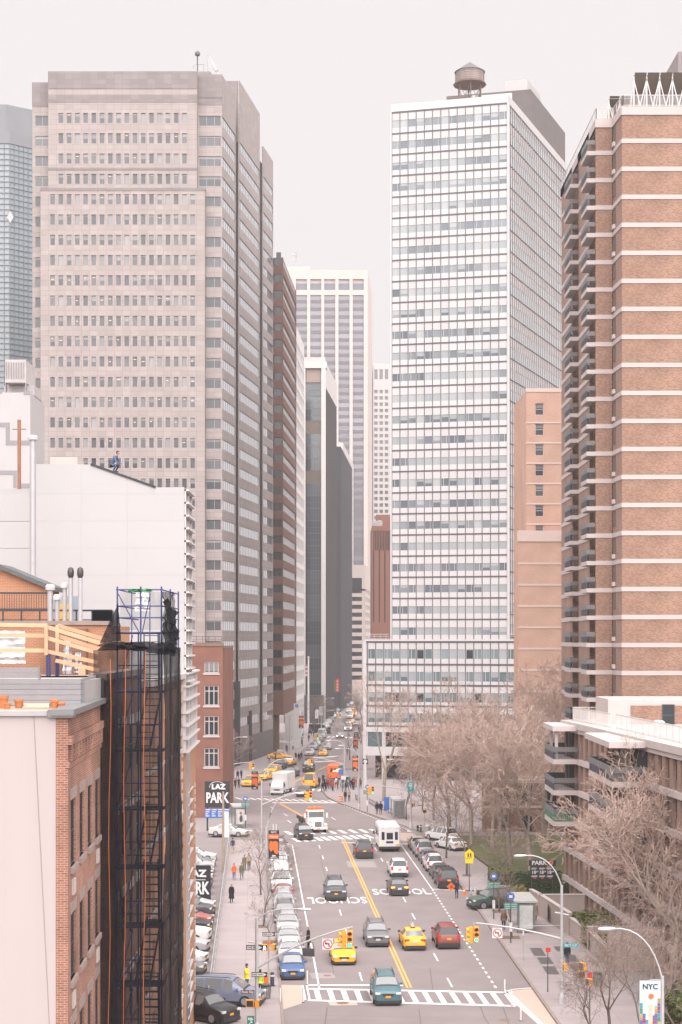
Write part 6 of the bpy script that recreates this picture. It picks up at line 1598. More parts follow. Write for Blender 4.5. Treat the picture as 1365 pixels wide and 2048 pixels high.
x, y = G(559, 1519); car('sedan', 'taxi', (x, y+1, 0), R(78), 'yellow taxi crossing sideways in front of the brown columns', 'taxi', name='taxi', taxi=True)
drive('sedan', 'taxi', 645, 1512, False, 'yellow taxi coming forward at the far junction crosswalk', cat='taxi', name='taxi', extra=-.12)
drive('sedan', 'silver', 654, 1499, False, 'silver sedan right behind the far yellow taxi', cat='car', name='moving_car', extra=-.1)
for i, (u, v, kd, c, lb) in enumerate(((618, 1511, 'sedan', 'pale', 'pale sedan heading the far kerbside queue'), (625, 1500, 'suv', 'silver', 'silver SUV second in the far kerbside queue'), (631, 1492, 'sedan', 'pale', 'pale sedan third in the far kerbside queue'), (637, 1484, 'suv', 'grey', 'grey SUV fourth in the far kerbside queue'), (641, 1477, 'van', 'silver', 'silver van last in the far kerbside queue'))):
    drive(kd, c, u, v, False, lb, extra=-.15, cat='car' if kd != 'van' else 'van', name='queued_car')
x, y = G(640, 1467); car('van', 'black', (x, y, 0), R(84), 'black van crossing sideways at the second far junction', 'van', name='moving_van', glassd=True)
drive('sedan', 'silver', 680, 1476, False, 'silver sedan with headlights leaving the second far junction', extra=-.1, name='moving_car', headlit=True)
drive('van', 'white', 696, 1462, False, 'white van with headlights beyond the second far junction', extra=-.1, cat='van', name='moving_van', headlit=True)
rg = random.Random(5)
farc = [(652, 1458, 'pale'), (657, 1450, 'silver'), (662, 1443, 'grey'), (666, 1436, 'white'), (670, 1430, 'silver'), (674, 1424, 'grey'), (704, 1448, 'taxi'), (712, 1452, 'silver'), (700, 1437, 'white'), (708, 1432, 'taxi'), (715, 1440, 'grey'), (698, 1426, 'silver'), (706, 1421, 'taxi'), (694, 1415, 'grey'), (702, 1410, 'white'), (710, 1407, 'silver')]
fl_lab = ['pale sedan parked far down the left kerb past the van', 'silver car parked far up the left kerb', 'grey car parked beside the far left banners', 'white car parked near the far left lamp', 'small silver car near the vertical red sign', 'small grey car farthest along the left kerb', 'yellow taxi far ahead in the right lane', 'silver car far ahead by the podium corner', 'white car far ahead between two lanes of traffic', 'small yellow taxi far up the street', 'grey car far up the right kerb', 'tiny silver car far up the middle lane', 'tiny yellow taxi near the end of the street', 'tiny grey car near the end of the street', 'tiny white car at the end of the street', 'tiny silver car at the end of the right kerb']
for (u, v, c), lb in zip(farc, fl_lab): drive(rg.choice(('sedan', 'suv')), c, u, v, False, lb, extra=-.09, name='distant_car', cat='taxi' if c == 'taxi' else 'car')

# parked row at the left kerb (front ends towards the camera)
rowL = [('hatch', 'blue', 'blue hatchback first in the left parked row at the corner'), ('sedan', 'pale', 'pale sedan second in the left parked row with open door'), ('sedan', 'silver', 'silver sedan third in the left parked row'), ('suv', 'silver', 'silver SUV fourth in the left parked row'), ('suv', 'grey', 'grey SUV fifth in the left parked row'), ('suv', 'silver', 'silver crossover sixth in the left parked row'), ('sedan', 'maroon', 'maroon sedan in the left parked row before the white van'), ('van', 'white', 'white van parked in the left kerb row'), ('bigsuv', 'white', 'white SUV right behind the parked white van'), ('sedan', 'silver', 'silver sedan beside the orange street banner'), ('suv', 'pale', 'pale SUV beyond the orange street banner'), ('suv', 'grey', 'grey SUV second from the far end of the left parked row'), ('suv', 'darkgrey', 'dark SUV at the far end of the left parked row')]
d = G(585, 1961)[1]
for i, (kd, c, lb) in enumerate(rowL):
    L = SHAPES[kd]['L']; d += L/2; jx = random.uniform(-.08, .08)
    car(kd, c, (-3.43+SL*(d-116)+jx, d, 0), axis(d)+random.uniform(-.02, .02), lb, 'van' if kd == 'van' else 'car', 'cars parked along the left kerb', rails=(kd == 'suv'))
    if i == 1:
        CARDOOR = (-3.43+SL*(d-116)+.95, d-.6)
    d += L/2+random.uniform(.7, 1.1)
# parked row at the right kerb (rear ends towards the camera)
rowR = [('bigsuv', 'black', 'black SUV nearest in the right parked row by the officer'), ('sedan', 'darkgrey', 'dark grey sedan second in the right parked row'), ('suv', 'white', 'white crossover third in the right parked row'), ('sedan', 'grey', 'grey sedan fourth in the right parked row'), ('bigsuv', 'silver', 'silver SUV fifth in the right parked row'), ('sedan', 'gold', 'beige gold sedan at the far end of the right parked row')]
d = G(898, 1779)[1]
for i, (kd, c, lb) in enumerate(rowR):
    L = SHAPES[kd]['L']; d += L/2
    car(kd, c, (10.36-.053*(d-158.6)+random.uniform(-.06, .06), d, 0), axis(d)+math.pi, lb, 'car', 'cars parked along the right kerb', rails=kd != 'sedan', glassd=True)
    d += L/2+random.uniform(.6, 1.0)
x, y = G(874, 1684); car('suv', 'white', (x+.6, y, .13), axis(0)+math.pi+.5, 'white SUV parked off the street behind the right row', 'suv', name='parked_suv')
x, y = G(888, 1700); car('sedan', 'white', (x+.8, y, .13), axis(0)+math.pi+.4, 'white sedan parked beside the pavement behind the right row', 'car')
# dark crossover leaving the driveway on the right
x, y = G(982, 1818, .0); car('suv', 'green', (x+.3, y+.6, .05), R(-68), 'dark green crossover emerging from the driveway beside bus shelter', 'suv', name='emerging_suv', rails=True, plate=False)
# left foreground: minivan and black SUV at the lot exit
x, y = G(448, 2018); car('minivan', 'lavender', (x, y+1.2, .13), R(78), 'blue grey minivan crossing the left pavement at lot exit', 'minivan', name='minivan', rails=True)
x, y = G(414, 2046); car('suv', 'black', (x-.2, y+.6, .13), R(52), 'black SUV waiting beside the blue grey minivan at bottom left', 'suv', name='waiting_suv', rails=True)
# parking lot behind the fence: noses towards the fence
lotc = [('sedan', 'grey', 'grey sedan nearest in the lot behind the fence'), ('sedan', 'white', 'white sedan second behind the lot fence'), ('suv', 'silver', 'silver SUV third behind the lot fence'), ('bigsuv', 'white', 'white SUV fourth behind the lot fence'), ('suv', 'black', 'black SUV behind the lot fence beside white one'), ('sedan', 'maroon', 'maroon sedan in lot under the open 24 hours sign'), ('suv', 'darkgrey', 'dark SUV in lot beside the tall parking sign'), ('sedan', 'silver', 'silver sedan in lot above the tall parking sign'), ('van', 'white', 'white van with orange trim in the lot'), ('van', 'white', 'second white van at the lot fence'), ('bigsuv', 'grey', 'grey SUV past the white vans in the lot'), ('sedan', 'white', 'white sedan side-on in the far half of the lot'), ('sedan', 'darkgrey', 'dark sedan near the far end of the lot'), ('suv', 'silver', 'silver car near the far end of the lot'), ('sedan', 'grey', 'grey sedan last but one in the lot'), ('sedan', 'pale', 'pale sedan at far end of lot under the billboard')]
d = 118.5
for i, (kd, c, lb) in enumerate(lotc):
    L = SHAPES[kd]['L']
    if d > 150: px, ang_ = fenceX(d)-1.2-L/2, R(90)
    else: px, ang_ = fenceX(d)-.55-L/2, R(84)
    car(kd, c, (px, d, .01), ang_+random.uniform(-.06, .06), lb, 'van' if kd == 'van' else 'car', 'cars in the fenced parking lot', rails=kd == 'suv')
    d += random.uniform(3.6, 5.0) if d < 150 else random.uniform(3.3, 4.6)
x, y = G(478, 1674); car('sedan', 'pale', (x-1.2, y, .13), R(75), 'pale car nosing over the pavement beyond the lot fence', 'car')

# ---------------- trucks and the shuttle bus
def wheel_at(t, x, y, r, M=None, wd=.28):
    mb = MB(); mb.tube([(x-wd/2, y, r), (x+wd/2, y, r)], r, n=16); o = mb.build('wheel', M_tyre, t, smooth=40)
    mb = MB(); mb.tube([(x-wd/2-.01, y, r), (x+wd/2+.01, y, r)], r*.58, n=12); mb.build('rim', M_rim, o)
def bev(mb, x0, x1, y0, y1, z0, z1, c, m=0):
    """box with chamfered upright and top edges"""
    def rg_(z, i): return [(x0+i+c, y0+i, z), (x1-i-c, y0+i, z), (x1-i, y0+i+c, z), (x1-i, y1-i-c, z), (x1-i-c, y1-i, z), (x0+i+c, y1-i, z), (x0+i, y1-i-c, z), (x0+i, y0+i+c, z)]
    rs = [rg_(z0, 0), rg_(z1-c, 0), rg_(z1, c)]; b = len(mb.v)
    for r_ in rs: mb.v += r_
    for k in range(2):
        for j in range(8): j2 = (j+1) % 8; mb.f.append((b+k*8+j, b+k*8+j2, b+(k+1)*8+j2, b+(k+1)*8+j)); mb.m.append(m)
    mb.f.append(tuple(b+16+j for j in range(8))); mb.m.append(m); mb.f.append(tuple(b+7-j for j in range(8))); mb.m.append(m)
def shuttle():
    x, y = G(780, 1702, .1); L = 7.2; a = axis(0)
    t = thing('shuttle_bus', 'white shuttle bus seen from behind stopped at the mid crosswalk', 'bus', (x-math.sin(a)*L/2, y+math.cos(a)*L/2, 0), a+math.pi)
    Mw = paint('white'); yr = L/2
    mb = MB(); bev(mb, -1.2, 1.2, -L/2+1.5, yr, .55, 2.95, .14); mb.build('body', Mw, t)
    mb = MB(); bev(mb, -.95, .95, -L/2, -L/2+2.0, .45, 1.9, .2); mb.build('cab', Mw, t)
    mb = MB(); mb.face([(-.85, -L/2+1.0, 1.35), (.85, -L/2+1.0, 1.35), (.8, -L/2+1.48, 2.3), (-.8, -L/2+1.48, 2.3)]); mb.build('windscreen', M_cglass, t)
    for x0, x1, z0, z1 in ((-.92, -.58, 1.35, 2.25), (-.36, .36, 1.4, 2.15), (.58, .92, 1.35, 2.25)):
        mb = MB(); mb.box(x0, x1, yr-.02, yr+.015, z0, z1); mb.build('rear_window', M_cglassd, t)
    for sx in (-1, 1):
        for i in range(4): mb = MB(); mb.box(sx*1.2-.012, sx*1.2+.012, -1.8+i*1.25, -.75+i*1.25, 1.5, 2.35); mb.build('side_window', M_cglassd, t)
        for yy in (-L/2+1.0, L/2-1.4): wheel_at(t, sx*.98, yy, .4)
        mb = MB(); mb.box(sx*.85-.14, sx*.85+.14, yr-.01, yr+.02, .88, 1.02); mb.build('tail_light', M_tailon, t)
        mb = MB(); mb.box(sx*1.35-.1, sx*1.35+.1, -L/2+1.2, -L/2+1.3, 1.35, 1.75); mb.build('wing_mirror', M_trim, t)
    mb = MB(); mb.box(-.4, .4, yr-.01, yr+.025, .98, 1.22); mb.build('louvre_panel', M_trim, t)
    mb = MB(); bev(mb, -1.18, 1.18, yr-.1, yr+.22, .38, .62, .04); mb.build('rear_bumper', M_trim, t)
    mb = MB(); mb.box(-1.1, 1.1, -L/2+.3, yr-.1, .3, .56); mb.build('chassis', M_trim, t)
    mb = MB(); mb.box(-1.02, -.7, yr, yr+.03, .72, .84); mb.build('number_plate', M_plate, t)
    for xx, zz in ((-.75, 2.62), (0, 2.68), (.75, 2.62)): mb = MB(); mb.box(xx-.06, xx+.06, yr-.06, yr+.02, zz, zz+.06); mb.build('marker_light', M_tail, t)
shuttle()
def box_truck():
    x, y = G(554, 1590, .1); L = 6.6; a = -.22
    t = thing('box_truck', 'white box truck coming forward through the far junction', 'truck', (x-math.sin(a)*L/2, y+math.cos(a)*L/2, 0), a)
    Mw = paint('white'); yf = -L/2
    mb = MB(); bev(mb, -1.2, 1.2, yf+1.75, L/2, .85, 3.35, .05); mb.build('cargo_box', Mw, t)
    mb = MB(); rs = [(-.98, yf, .45), (.98, yf, .45), (.98, yf+1.7, .45), (-.98, yf+1.7, .45)]; mid = [(-.98, yf, 1.25), (.98, yf, 1.25), (.98, yf+1.7, 1.25), (-.98, yf+1.7, 1.25)]; top = [(-.88, yf+.45, 2.2), (.88, yf+.45, 2.2), (.88, yf+1.7, 2.2), (-.88, yf+1.7, 2.2)]
    for p, q in ((rs, mid), (mid, top)):
        for j in range(4): k = (j+1) % 4; mb.face([p[j], p[k], q[k], q[j]])
    mb.face(top); mb.face(rs[::-1]); mb.build('cab', Mw, t)
    mb = MB(); mb.face([(-.86, yf+.04, 1.3), (.86, yf+.04, 1.3), (.8, yf+.40, 2.08), (-.8, yf+.40, 2.08)]); mb.build('windscreen', M_cglass, t)
    for sx in (-1, 1):
        mb = MB(); mb.face([(sx*.99, yf+.45, 1.3), (sx*.99, yf+1.4, 1.3), (sx*.92, yf+1.4, 2.0), (sx*.92, yf+.65, 2.0)]); mb.build('side_window', M_cglass, t)
        mb = MB(); mb.box(sx*.72-.18, sx*.72+.18, yf-.03, yf+.1, .72, .9); mb.build('headlight', M_head, t)
        mb = MB(); mb.box(sx*1.15-.08, sx*1.15+.08, yf+.2, yf+.28, 1.4, 1.85); mb.build('wing_mirror', M_trim, t)
        for yy in (yf+.8, L/2-1.5): wheel_at(t, sx*.9, yy, .4)
    mb = MB(); mb.box(-.45, .45, yf-.02, yf+.1, .78, .98); mb.build('grille', M_trim, t)
    mb = MB(); bev(mb, -1.0, 1.0, yf-.1, yf+.15, .4, .64, .04); mb.build('bumper', Mw, t)
    mb = MB(); mb.box(-.5, .5, yf+1.5, L/2-.1, .5, .85); mb.build('chassis', M_trim, t)
box_truck()
def tow_truck():
    x, y = G(637, 1664, .1); L = 8.2; a = .20
    t = thing('tow_truck', 'white tow truck with orange light bar and flat bed beside black hatchback', 'truck', (x-math.sin(a)*L/2, y+math.cos(a)*L/2, 0), a)
    Mw = paint('white'); yf = -L/2
    mb = MB(); sec = [(yf, .62, .55, 1.35), (yf+.15, .72, .5, 1.5), (yf+1.5, .92, .5, 1.72)]
    for (y0, w0, b0, t0), (y1, w1, b1, t1) in zip(sec, sec[1:]):
        p = [(-w0, y0, b0), (w0, y0, b0), (w0, y0, t0-.1), (w0*.8, y0, t0), (-w0*.8, y0, t0), (-w0, y0, t0-.1)]; q = [(-w1, y1, b1), (w1, y1, b1), (w1, y1, t1-.1), (w1*.8, y1, t1), (-w1*.8, y1, t1), (-w1, y1, t1-.1)]
        for j in range(6): k = (j+1) % 6; mb.face([p[j], p[k], q[k], q[j]])
    y0, w0, b0, t0 = sec[0]; mb.face([(-w0, y0, b0), (-w0, y0, t0-.1), (-w0*.8, y0, t0), (w0*.8, y0, t0), (w0, y0, t0-.1), (w0, y0, b0)]); mb.build('bonnet', Mw, t)
    mb = MB(); bev(mb, -1.05, 1.05, yf+1.5, yf+3.2, .6, 2.65, .12); mb.build('cab', Mw, t)
    mb = MB(); mb.box(-.9, .9, yf+1.47, yf+1.5, 1.78, 2.45); mb.build('windscreen', M_cglass, t)
    mb = MB(); mb.box(-.42, .42, yf-.03, yf, .72, 1.38); g_ = mb.build('grille', M_chr, t)
    for i in range(6): mb = MB(); mb.box(-.36+i*.13, -.31+i*.13, yf-.045, yf-.02, .74, 1.36); mb.build('grille_bar', M_trim, g_)
    mb = MB(); bev(mb, -1.15, 1.15, yf-.2, yf+.05, .42, .68, .04); mb.build('bumper', Mw, t)
    mb = MB(); mb.box(-.16, .16, yf-.22, yf-.2, .48, .6); mb.build('number_plate', M_plate, t)
    for sx in (-1, 1):
        mb = MB(); bev(mb, sx*.98-.25, sx*.98+.25, yf+.1, yf+1.4, .55, 1.15, .15); mb.build('wing', Mw, t)
        mb = MB(); mb.box(sx*.95-.15, sx*.95+.15, yf+.06, yf+.15, .85, 1.02); mb.build('headlight', M_head, t)
        mb = MB(); mb.box(sx*1.05-.012, sx*1.05+.012, yf+1.7, yf+2.9, 1.75, 2.4); mb.build('side_window', M_cglass, t)
        mb = MB(); mb.box(sx*1.4-.12, sx*1.4+.12, yf+1.5, yf+1.6, 1.7, 2.3); mb.bar((sx*1.05, yf+1.55, 2.0), (sx*1.4, yf+1.55, 2.0), .04); mb.build('wing_mirror', Mw, t)
        wheel_at(t, sx*.95, yf+.75, .48); wheel_at(t, sx*.95, 2.4, .48); wheel_at(t, sx*.95, 3.4, .48)
    Mo = mat('safety_orange', (.62, .13, .02), .5, .1)
    for x0 in (-.95, -.3, .35): mb = MB(); bev(mb, x0, x0+.58, yf+2.0, yf+2.6, 2.68, 2.98, .05); mb.build('light_bar', Mo, t)
    mb = MB(); mb.box(-1.2, 1.2, yf+3.4, L/2+.3, 1.0, 1.15); mb.build('flat_bed', M_trim, t)
    for sx in (-1, 1): mb = MB(); mb.box(sx*1.2-.05, sx*1.2+.05, yf+3.4, L/2+.3, 1.0, 1.42); mb.build('bed_side', M_trim, t)
    mb = MB(); mb.box(-1.1, 1.1, yf+3.3, yf+3.45, 1.1, 2.5); mb.build('headboard', Mo, t)
    mb = MB(); mb.box(-.5, .5, yf+.4, L/2, .5, 1.0); mb.build('chassis', M_trim, t)
tow_truck()
def food_truck():
    x, y = G(667, 1561, .1); L = 6.0; a = -.12
    t = thing('food_truck', 'red orange food truck parked at the plaza kerb behind the crowd', 'truck', (x-math.sin(a)*L/2, y+math.cos(a)*L/2, 0), a+math.pi)
    Mo = paint('orange'); yr = L/2
    mb = MB(); bev(mb, -1.05, 1.05, -L/2+1, yr, .5, 2.75, .15); mb.build('body', Mo, t)
    mb = MB(); bev(mb, -.95, .95, -L/2, -L/2+1.2, .5, 1.7, .2); mb.build('bonnet', Mo, t)
    for x0 in (-.5, .12): mb = MB(); mb.box(x0, x0+.38, yr-.02, yr+.015, 1.5, 2.15); mb.build('rear_window', M_cglassd, t)
    for sx in (-1, 1):
        mb = MB(); mb.box(sx*.85-.08, sx*.85+.08, yr-.01, yr+.02, .9, 1.15); mb.build('tail_light', M_tail, t)
        for yy in (-L/2+.9, L/2-1.2): wheel_at(t, sx*.85, yy, .38)
    front_text('fresh', .32, M_platew, t, (0, yr+.02, 1.15), .004, flip=True) if False else None
    mb = MB(); mb.box(-1.0, 1.0, yr-.1, yr+.15, .35, .52); mb.build('rear_bumper', M_trim, t)
food_truck()
# ================================================================== street furniture
M_pole = mat('galvanised_pole', (.36, .35, .35), .5, .08, 2, metal=.2)
M_poled = mat('dark_green_pole', (.05, .065, .06), .5, .1)
M_lamph = mat('lamp_head', (.45, .43, .43), .5, .05)
M_sigy = mat('signal_yellow', (.66, .27, .02), .5, .12, 3)
M_lens = {'r': mat('lens_red_off', (.09, .02, .015), .3, 0), 'a': mat('lens_amber_off', (.10, .05, .015), .3, 0), 'g': emit('lens_green_lit', (.05, .9, .55), .28), 'G': mat('lens_green_off', (.01, .05, .035), .3, 0)}
M_blk = mat('sign_black', (.018, .019, .022), .5, .05); M_wht = mat('sign_white', (.55, .53, .53), .5, .04)
M_sred = mat('sign_red', (.45, .03, .02), .5, .05); M_sor = mat('sign_orange', (.62, .12, .02), .5, .08)
M_teal = mat('sign_teal', (.02, .24, .27), .5, .05); M_sgreen = mat('sign_green', (.015, .15, .12), .5, .08); M_sblue = mat('sign_blue', (.04, .12, .36), .5, .08)
M_brn = mat('sign_brown', (.11, .045, .03), .5, .05); M_syel = mat('sign_yellow', (.75, .52, .01), .5, .05)

def rel(base, p): return (p[0]-base[0], p[1]-base[1], p[2])
def lamp_head(t, p, dx, dy):
    """cobra head at local p, pointing along dx,dy"""
    a = math.atan2(dy, dx); mb = MB()
    prof = [(-.02, .05, .05), (.12, .10, .07), (.35, .16, .09), (.62, .17, .08), (.78, .10, .05)]; n = 10; rings = []
    for x, w_, h_ in prof: rings.append([(x, w_*math.cos(2*math.pi*j/n), h_*math.sin(2*math.pi*j/n)-(.02 if x > .2 else 0)) for j in range(n)])
    for r0, r1 in zip(rings, rings[1:]):
        for j in range(n): k = (j+1) % n; mb.face([r0[j], r0[k], r1[k], r1[j]])
    mb.face(rings[0][::-1]); mb.face(rings[-1]); o = mb.build('lamp_head', M_lamph, t, p, a, smooth=50)
    return o
def signal(t, p, rz=0.0, lit='g', twin=True, s=1.0):
    """three-lens signal head hanging from local point p (its top)"""
    o = MB(); o.box(-.17*s, .17*s, -.12*s, .14*s, -1.02*s, 0); h = o.build('signal_head', M_sigy, t, p, rz)
    def lenses(par, off, a):
        for i, c in enumerate('rag' if lit == 'g' else 'raG'):
            z = (-.18-.33*i)*s; m = MB(); m.tube([(0, -.13*s, 0), (0, -.15*s, 0)], .125*s, n=12); m.build('lens', M_lens[c], par, (off[0], off[1], z), a)
            m = MB(); n = 9
            for k in range(n):
                q0 = math.pi*(-.15+1.3*k/n); q1 = math.pi*(-.15+1.3*(k+1)/n); r_ = .145*s
                m.face([(r_*math.cos(q0), -.12*s, r_*math.sin(q0)), (r_*math.cos(q1), -.12*s, r_*math.sin(q1)), (r_*math.cos(q1), -.34*s, r_*math.sin(q1)), (r_*math.cos(q0), -.34*s, r_*math.sin(q0))])
            m.build('visor', M_sigy, par, (off[0], off[1], z), a)
    lenses(h, (0, 0), 0)
    if twin:
        o = MB(); o.box(-.15*s, .15*s, -.12*s, .12*s, -1.02*s, 0); h2 = o.build('signal_head', M_sigy, t, (p[0]-.36*s*math.cos(rz), p[1]-.36*s*math.sin(rz), p[2]-.04), rz-R(80)); lenses(h2, (0, 0), 0)
    m = MB(); m.tube([(p[0]-.15*s, p[1], p[2]), (p[0]-.15*s, p[1], p[2]+.3*s)], .03, n=6); m.build('hanger', M_pole, t)
def plate(t, p, w_, h_, m, name='sign', rz=0.0, th=.02):
    mb = MB(); mb.box(-w_/2, w_/2, 0, th, -h_/2, h_/2); return mb.build(name, m, t, p, rz)
def disc(par, r0, r1, m, y=-.006, n=22, name='ring'):
    mb = MB()
    for j in range(n):
        a, b = 2*math.pi*j/n, 2*math.pi*(j+1)/n
        mb.face([(r0*math.cos(a), y, r0*math.sin(a)), (r1*math.cos(a), y, r1*math.sin(a)), (r1*math.cos(b), y, r1*math.sin(b)), (r0*math.cos(b), y, r0*math.sin(b))][::-1])
    return mb.build(name, m, par)
def no_left(t, p, s=.66):
    o = plate(t, p, s, s, M_wht, 'no_left_turn_sign'); disc(o, s*.36, s*.45, M_sred)
    mb = MB(); mb.bar((s*.12, -.008, -s*.24), (s*.12, -.008, s*.06), s*.08, .004); mb.bar((s*.12, -.008, s*.06), (-s*.16, -.008, s*.06), .004, s*.08); mb.face([(-s*.28, -.012, s*.06), (-s*.13, -.012, -s*.06), (-s*.13, -.012, s*.18)]); mb.build('arrow', M_blk, o)
    mb = MB(); mb.bar((-s*.29, -.016, s*.29), (s*.29, -.016, -s*.29), .004, s*.07); mb.build('slash', M_sred, o)
def one_way(t, p, rz=0.0, w_=.92, h_=.31):
    o = plate(t, p, w_, h_, M_blk, 'one_way_sign', rz)
    mb = MB(); a = w_*.46; b = h_*.33
    mb.face([(-a, -.006, -b), (a*.45, -.006, -b), (a*.45, -.006, -h_*.44), (a, -.006, 0), (a*.45, -.006, h_*.44), (a*.45, -.006, b), (-a, -.006, b)]); mb.build('arrow', M_wht, o)
    front_text('ONE WAY', h_*.52, M_blk, o, (-.1*w_, -.012, 0), .004)
def ped_signal(t, p, rz=0.0, face=None):
    mb = MB(); mb.box(-.24, .24, -.1, .16, -.22, .22); o = mb.build('pedestrian_signal', M_sigy, t, p, rz)
    mb = MB(); mb.box(-.2, .2, -.112, -.1, -.18, .18); mb.build('screen', M_blk, o)
    if face:
        mb = MB(); mb.box(-.05, .05, -.125, -.114, .06, .13); mb.box(-.05, .05, -.125, -.114, -.03, .06); mb.bar((-.03, -.12, -.03), (-.08, -.12, -.15), .004, .04); mb.bar((.03, -.12, -.03), (.08, -.12, -.15), .004, .04); mb.bar((.04, -.12, .04), (.12, -.12, -.02), .004, .03); mb.build('walking_figure', emit('walk_lit', (1, .95, .9), .5), o)
def pole_thing(name, label, cat, u, v, ztop, r=.11, m=None, base=True, Y=None, flare=True):
    if Y is None: x, y = G(u, v, KZ)
    else: x, y = Xat(u, Y), Y
    t = thing(name, label, cat, (x, y, KZ if Y is None else 0)); mb = MB()
    mb.lathe([(r*1.15, 0), (r*.8, ztop)], 10); mb.build('pole', m or M_pole, t, smooth=40)
    if flare: mb = MB(); mb.lathe([(r*2.6, 0), (r*2.5, .12), (r*1.5, .75), (r*1.25, .8)], 8); mb.build('base_casting', m or M_pole, t, smooth=40)
    return t, (x, y)
def arm(t, pts, r0=.06, r1=.04, name='mast_arm', m=None): mb = MB(); mb.tube(pts, r0, r1, n=8); mb.build(name, m or M_pole, t, smooth=60)
def bend(a, c, b, n=9):
    a, b, c = Vector(a), Vector(b), Vector(c); return [tuple(a*(1-s)**2+c*2*s*(1-s)+b*s*s) for s in [i/(n-1) for i in range(n)]]
def cam_signal(label, u, v, Y, vtop, head, mast=None, sig=None, noleft=None, mastv=None, name='signal_pole', curve=True, r=.11, litc='g', twin=True):
    """pole with a lamp arm (head at photo point) and optional mast arm with signal at its end"""
    ztop = Zat(vtop, Y); t, b = pole_thing(name, label, 'traffic light' if sig else 'street lamp', u, v, ztop, r, Y=Y)
    def Q(pt, dy=0.0): q = P(pt[0], pt[1], Y+dy); return (q[0]-b[0], q[1]-b[1], q[2])
    if head:
        h = Q(head); top = (0, 0, ztop-.15); sg = 1 if h[0] > 0 else -1
        arm(t, bend(top, (h[0]*.25, h[1]*.25, h[2]+.15) if curve else (h[0]*.5, h[1]*.5, (h[2]+ztop)/2), h), .045, .035, 'lamp_arm'); lamp_head(t, (h[0]-sg*.1, h[1], h[2]), sg, 0)
    if mast:
        e = Q(mast); st_ = (0, 0, Zat(mastv, Y)); arm(t, bend(st_, ((e[0])*.5, e[1]*.5, st_[2]+(e[2]-st_[2])*.75), e), .075, .045)
        arm(t, [(0, 0, st_[2]+.9), (e[0]*.55, e[1]*.55, st_[2]+(e[2]-st_[2])*.8)], .012, .012, 'stay_wire')
    if sig: q = Q(sig); signal(t, q, 0, litc, twin)
    if noleft: q = Q(noleft); no_left(t, (q[0], q[1]-.05, q[2]))
    return t, b, Q

# near left pole: lamp, mast with signal, signs
t, b, Q = cam_signal('near left signal pole with curved lamp and no left turn sign', 514, 0, 100.0, 1836, (600, 1818), (706, 1854), (700, 1861), (656, 1888), 1936)
q = Q((497, 2007)); ped_signal(t, (q[0]+.1, q[1]+.02, q[2]), R(0)); ped_signal(t, (q[0]+.62, q[1]+.1, q[2]), R(75))
q = Q((496, 1983)); o = plate(t, (q[0], q[1]-.15, q[2]), .82, .24, M_brn, 'street_name_sign'); front_text('Peck Slip', .22, M_wht, o, (0, -.008, 0), .002, .92)
q = Q((518, 1948)); one_way(t, (q[0]+.05, q[1]-.18, q[2]), 0, .95, .3)
q = Q((514, 1896)); one_way(t, (q[0]-.15, q[1]+.15, q[2]), 0, 1.0, .3)
arm(t, [(Q((497, 1883))[0], 0, Q((0, 1883))[2]), (Q((524, 1888))[0], 0, Q((0, 1888))[2])], .05, .05, 'cross_bracket')
q = Q((502, 2040)); o = plate(t, (q[0], q[1]-.12, q[2]), .42, .55, M_sgreen, 'green_route_sign'); 
for x0, x1, z0, z1 in ((-.15, -.07, .02, .17), (-.02, .07, -.02, .17), (.1, .15, .03, .12), (-.02, .1, -.15, -.06), (-.1, -.03, -.24, -.17)): mb = MB(); mb.box(x0, x1, -.008, 0, z0, z1); mb.build('print_mark', M_wht, o)
# second pole by the kerb with pedestrian signals and one way sign
t, b = pole_thing('crossing_pole', 'slim crossing pole with walk signal and one way sign at left kerb', 'signal pole', 538, 1976, 3.7, .07, flare=False); Y = b[1]
def Qq(u, v, Y=Y, b=b): p = P(u, v, Y); return (p[0]-b[0], p[1]-b[1], p[2]-KZ)
q = Qq(538, 1868); one_way(t, (q[0], -.1, q[2]), 0, .85, .28)
q = Qq(531, 1895); ped_signal(t, (q[0]-.05, -.05, q[2]), 0, True); q = Qq(547, 1895); ped_signal(t, (q[0]+.05, .05, q[2]), R(75))
mb = MB(); mb.lathe([(.1, -.12), (.1, .12)], 8); q = Qq(538, 1886); mb.build('pole_cap', M_sor, t, q)
mb = MB(); mb.box(-.12, .12, -.1, .1, 1.0, 1.35); mb.build('push_button_box', M_pole, t)
# near right pole
t, b, Q = cam_signal('near right signal pole with arched lamp and hanging double signal', 1124, 2012, 108.2, 1770, (1050, 1711), (952, 1846), (953, 1853), (995, 1866), 1878)
q = Q((1140, 1890)); o = plate(t, (q[0]+.05, q[1]-.16, q[2]), 1.0, .25, M_teal, 'street_name_sign'); front_text('PECK SLIP', .19, M_wht, o, (0, -.008, 0), .002, .95)
q = Q((1129, 1934)); ped_signal(t, (q[0], q[1]+.05, q[2]), R(-80))
arm(t, [(Q((1110, 1825))[0], 0, Q((0, 1825))[2]), (Q((1138, 1830))[0], 0, Q((0, 1830))[2])], .06, .05, 'cross_bracket')
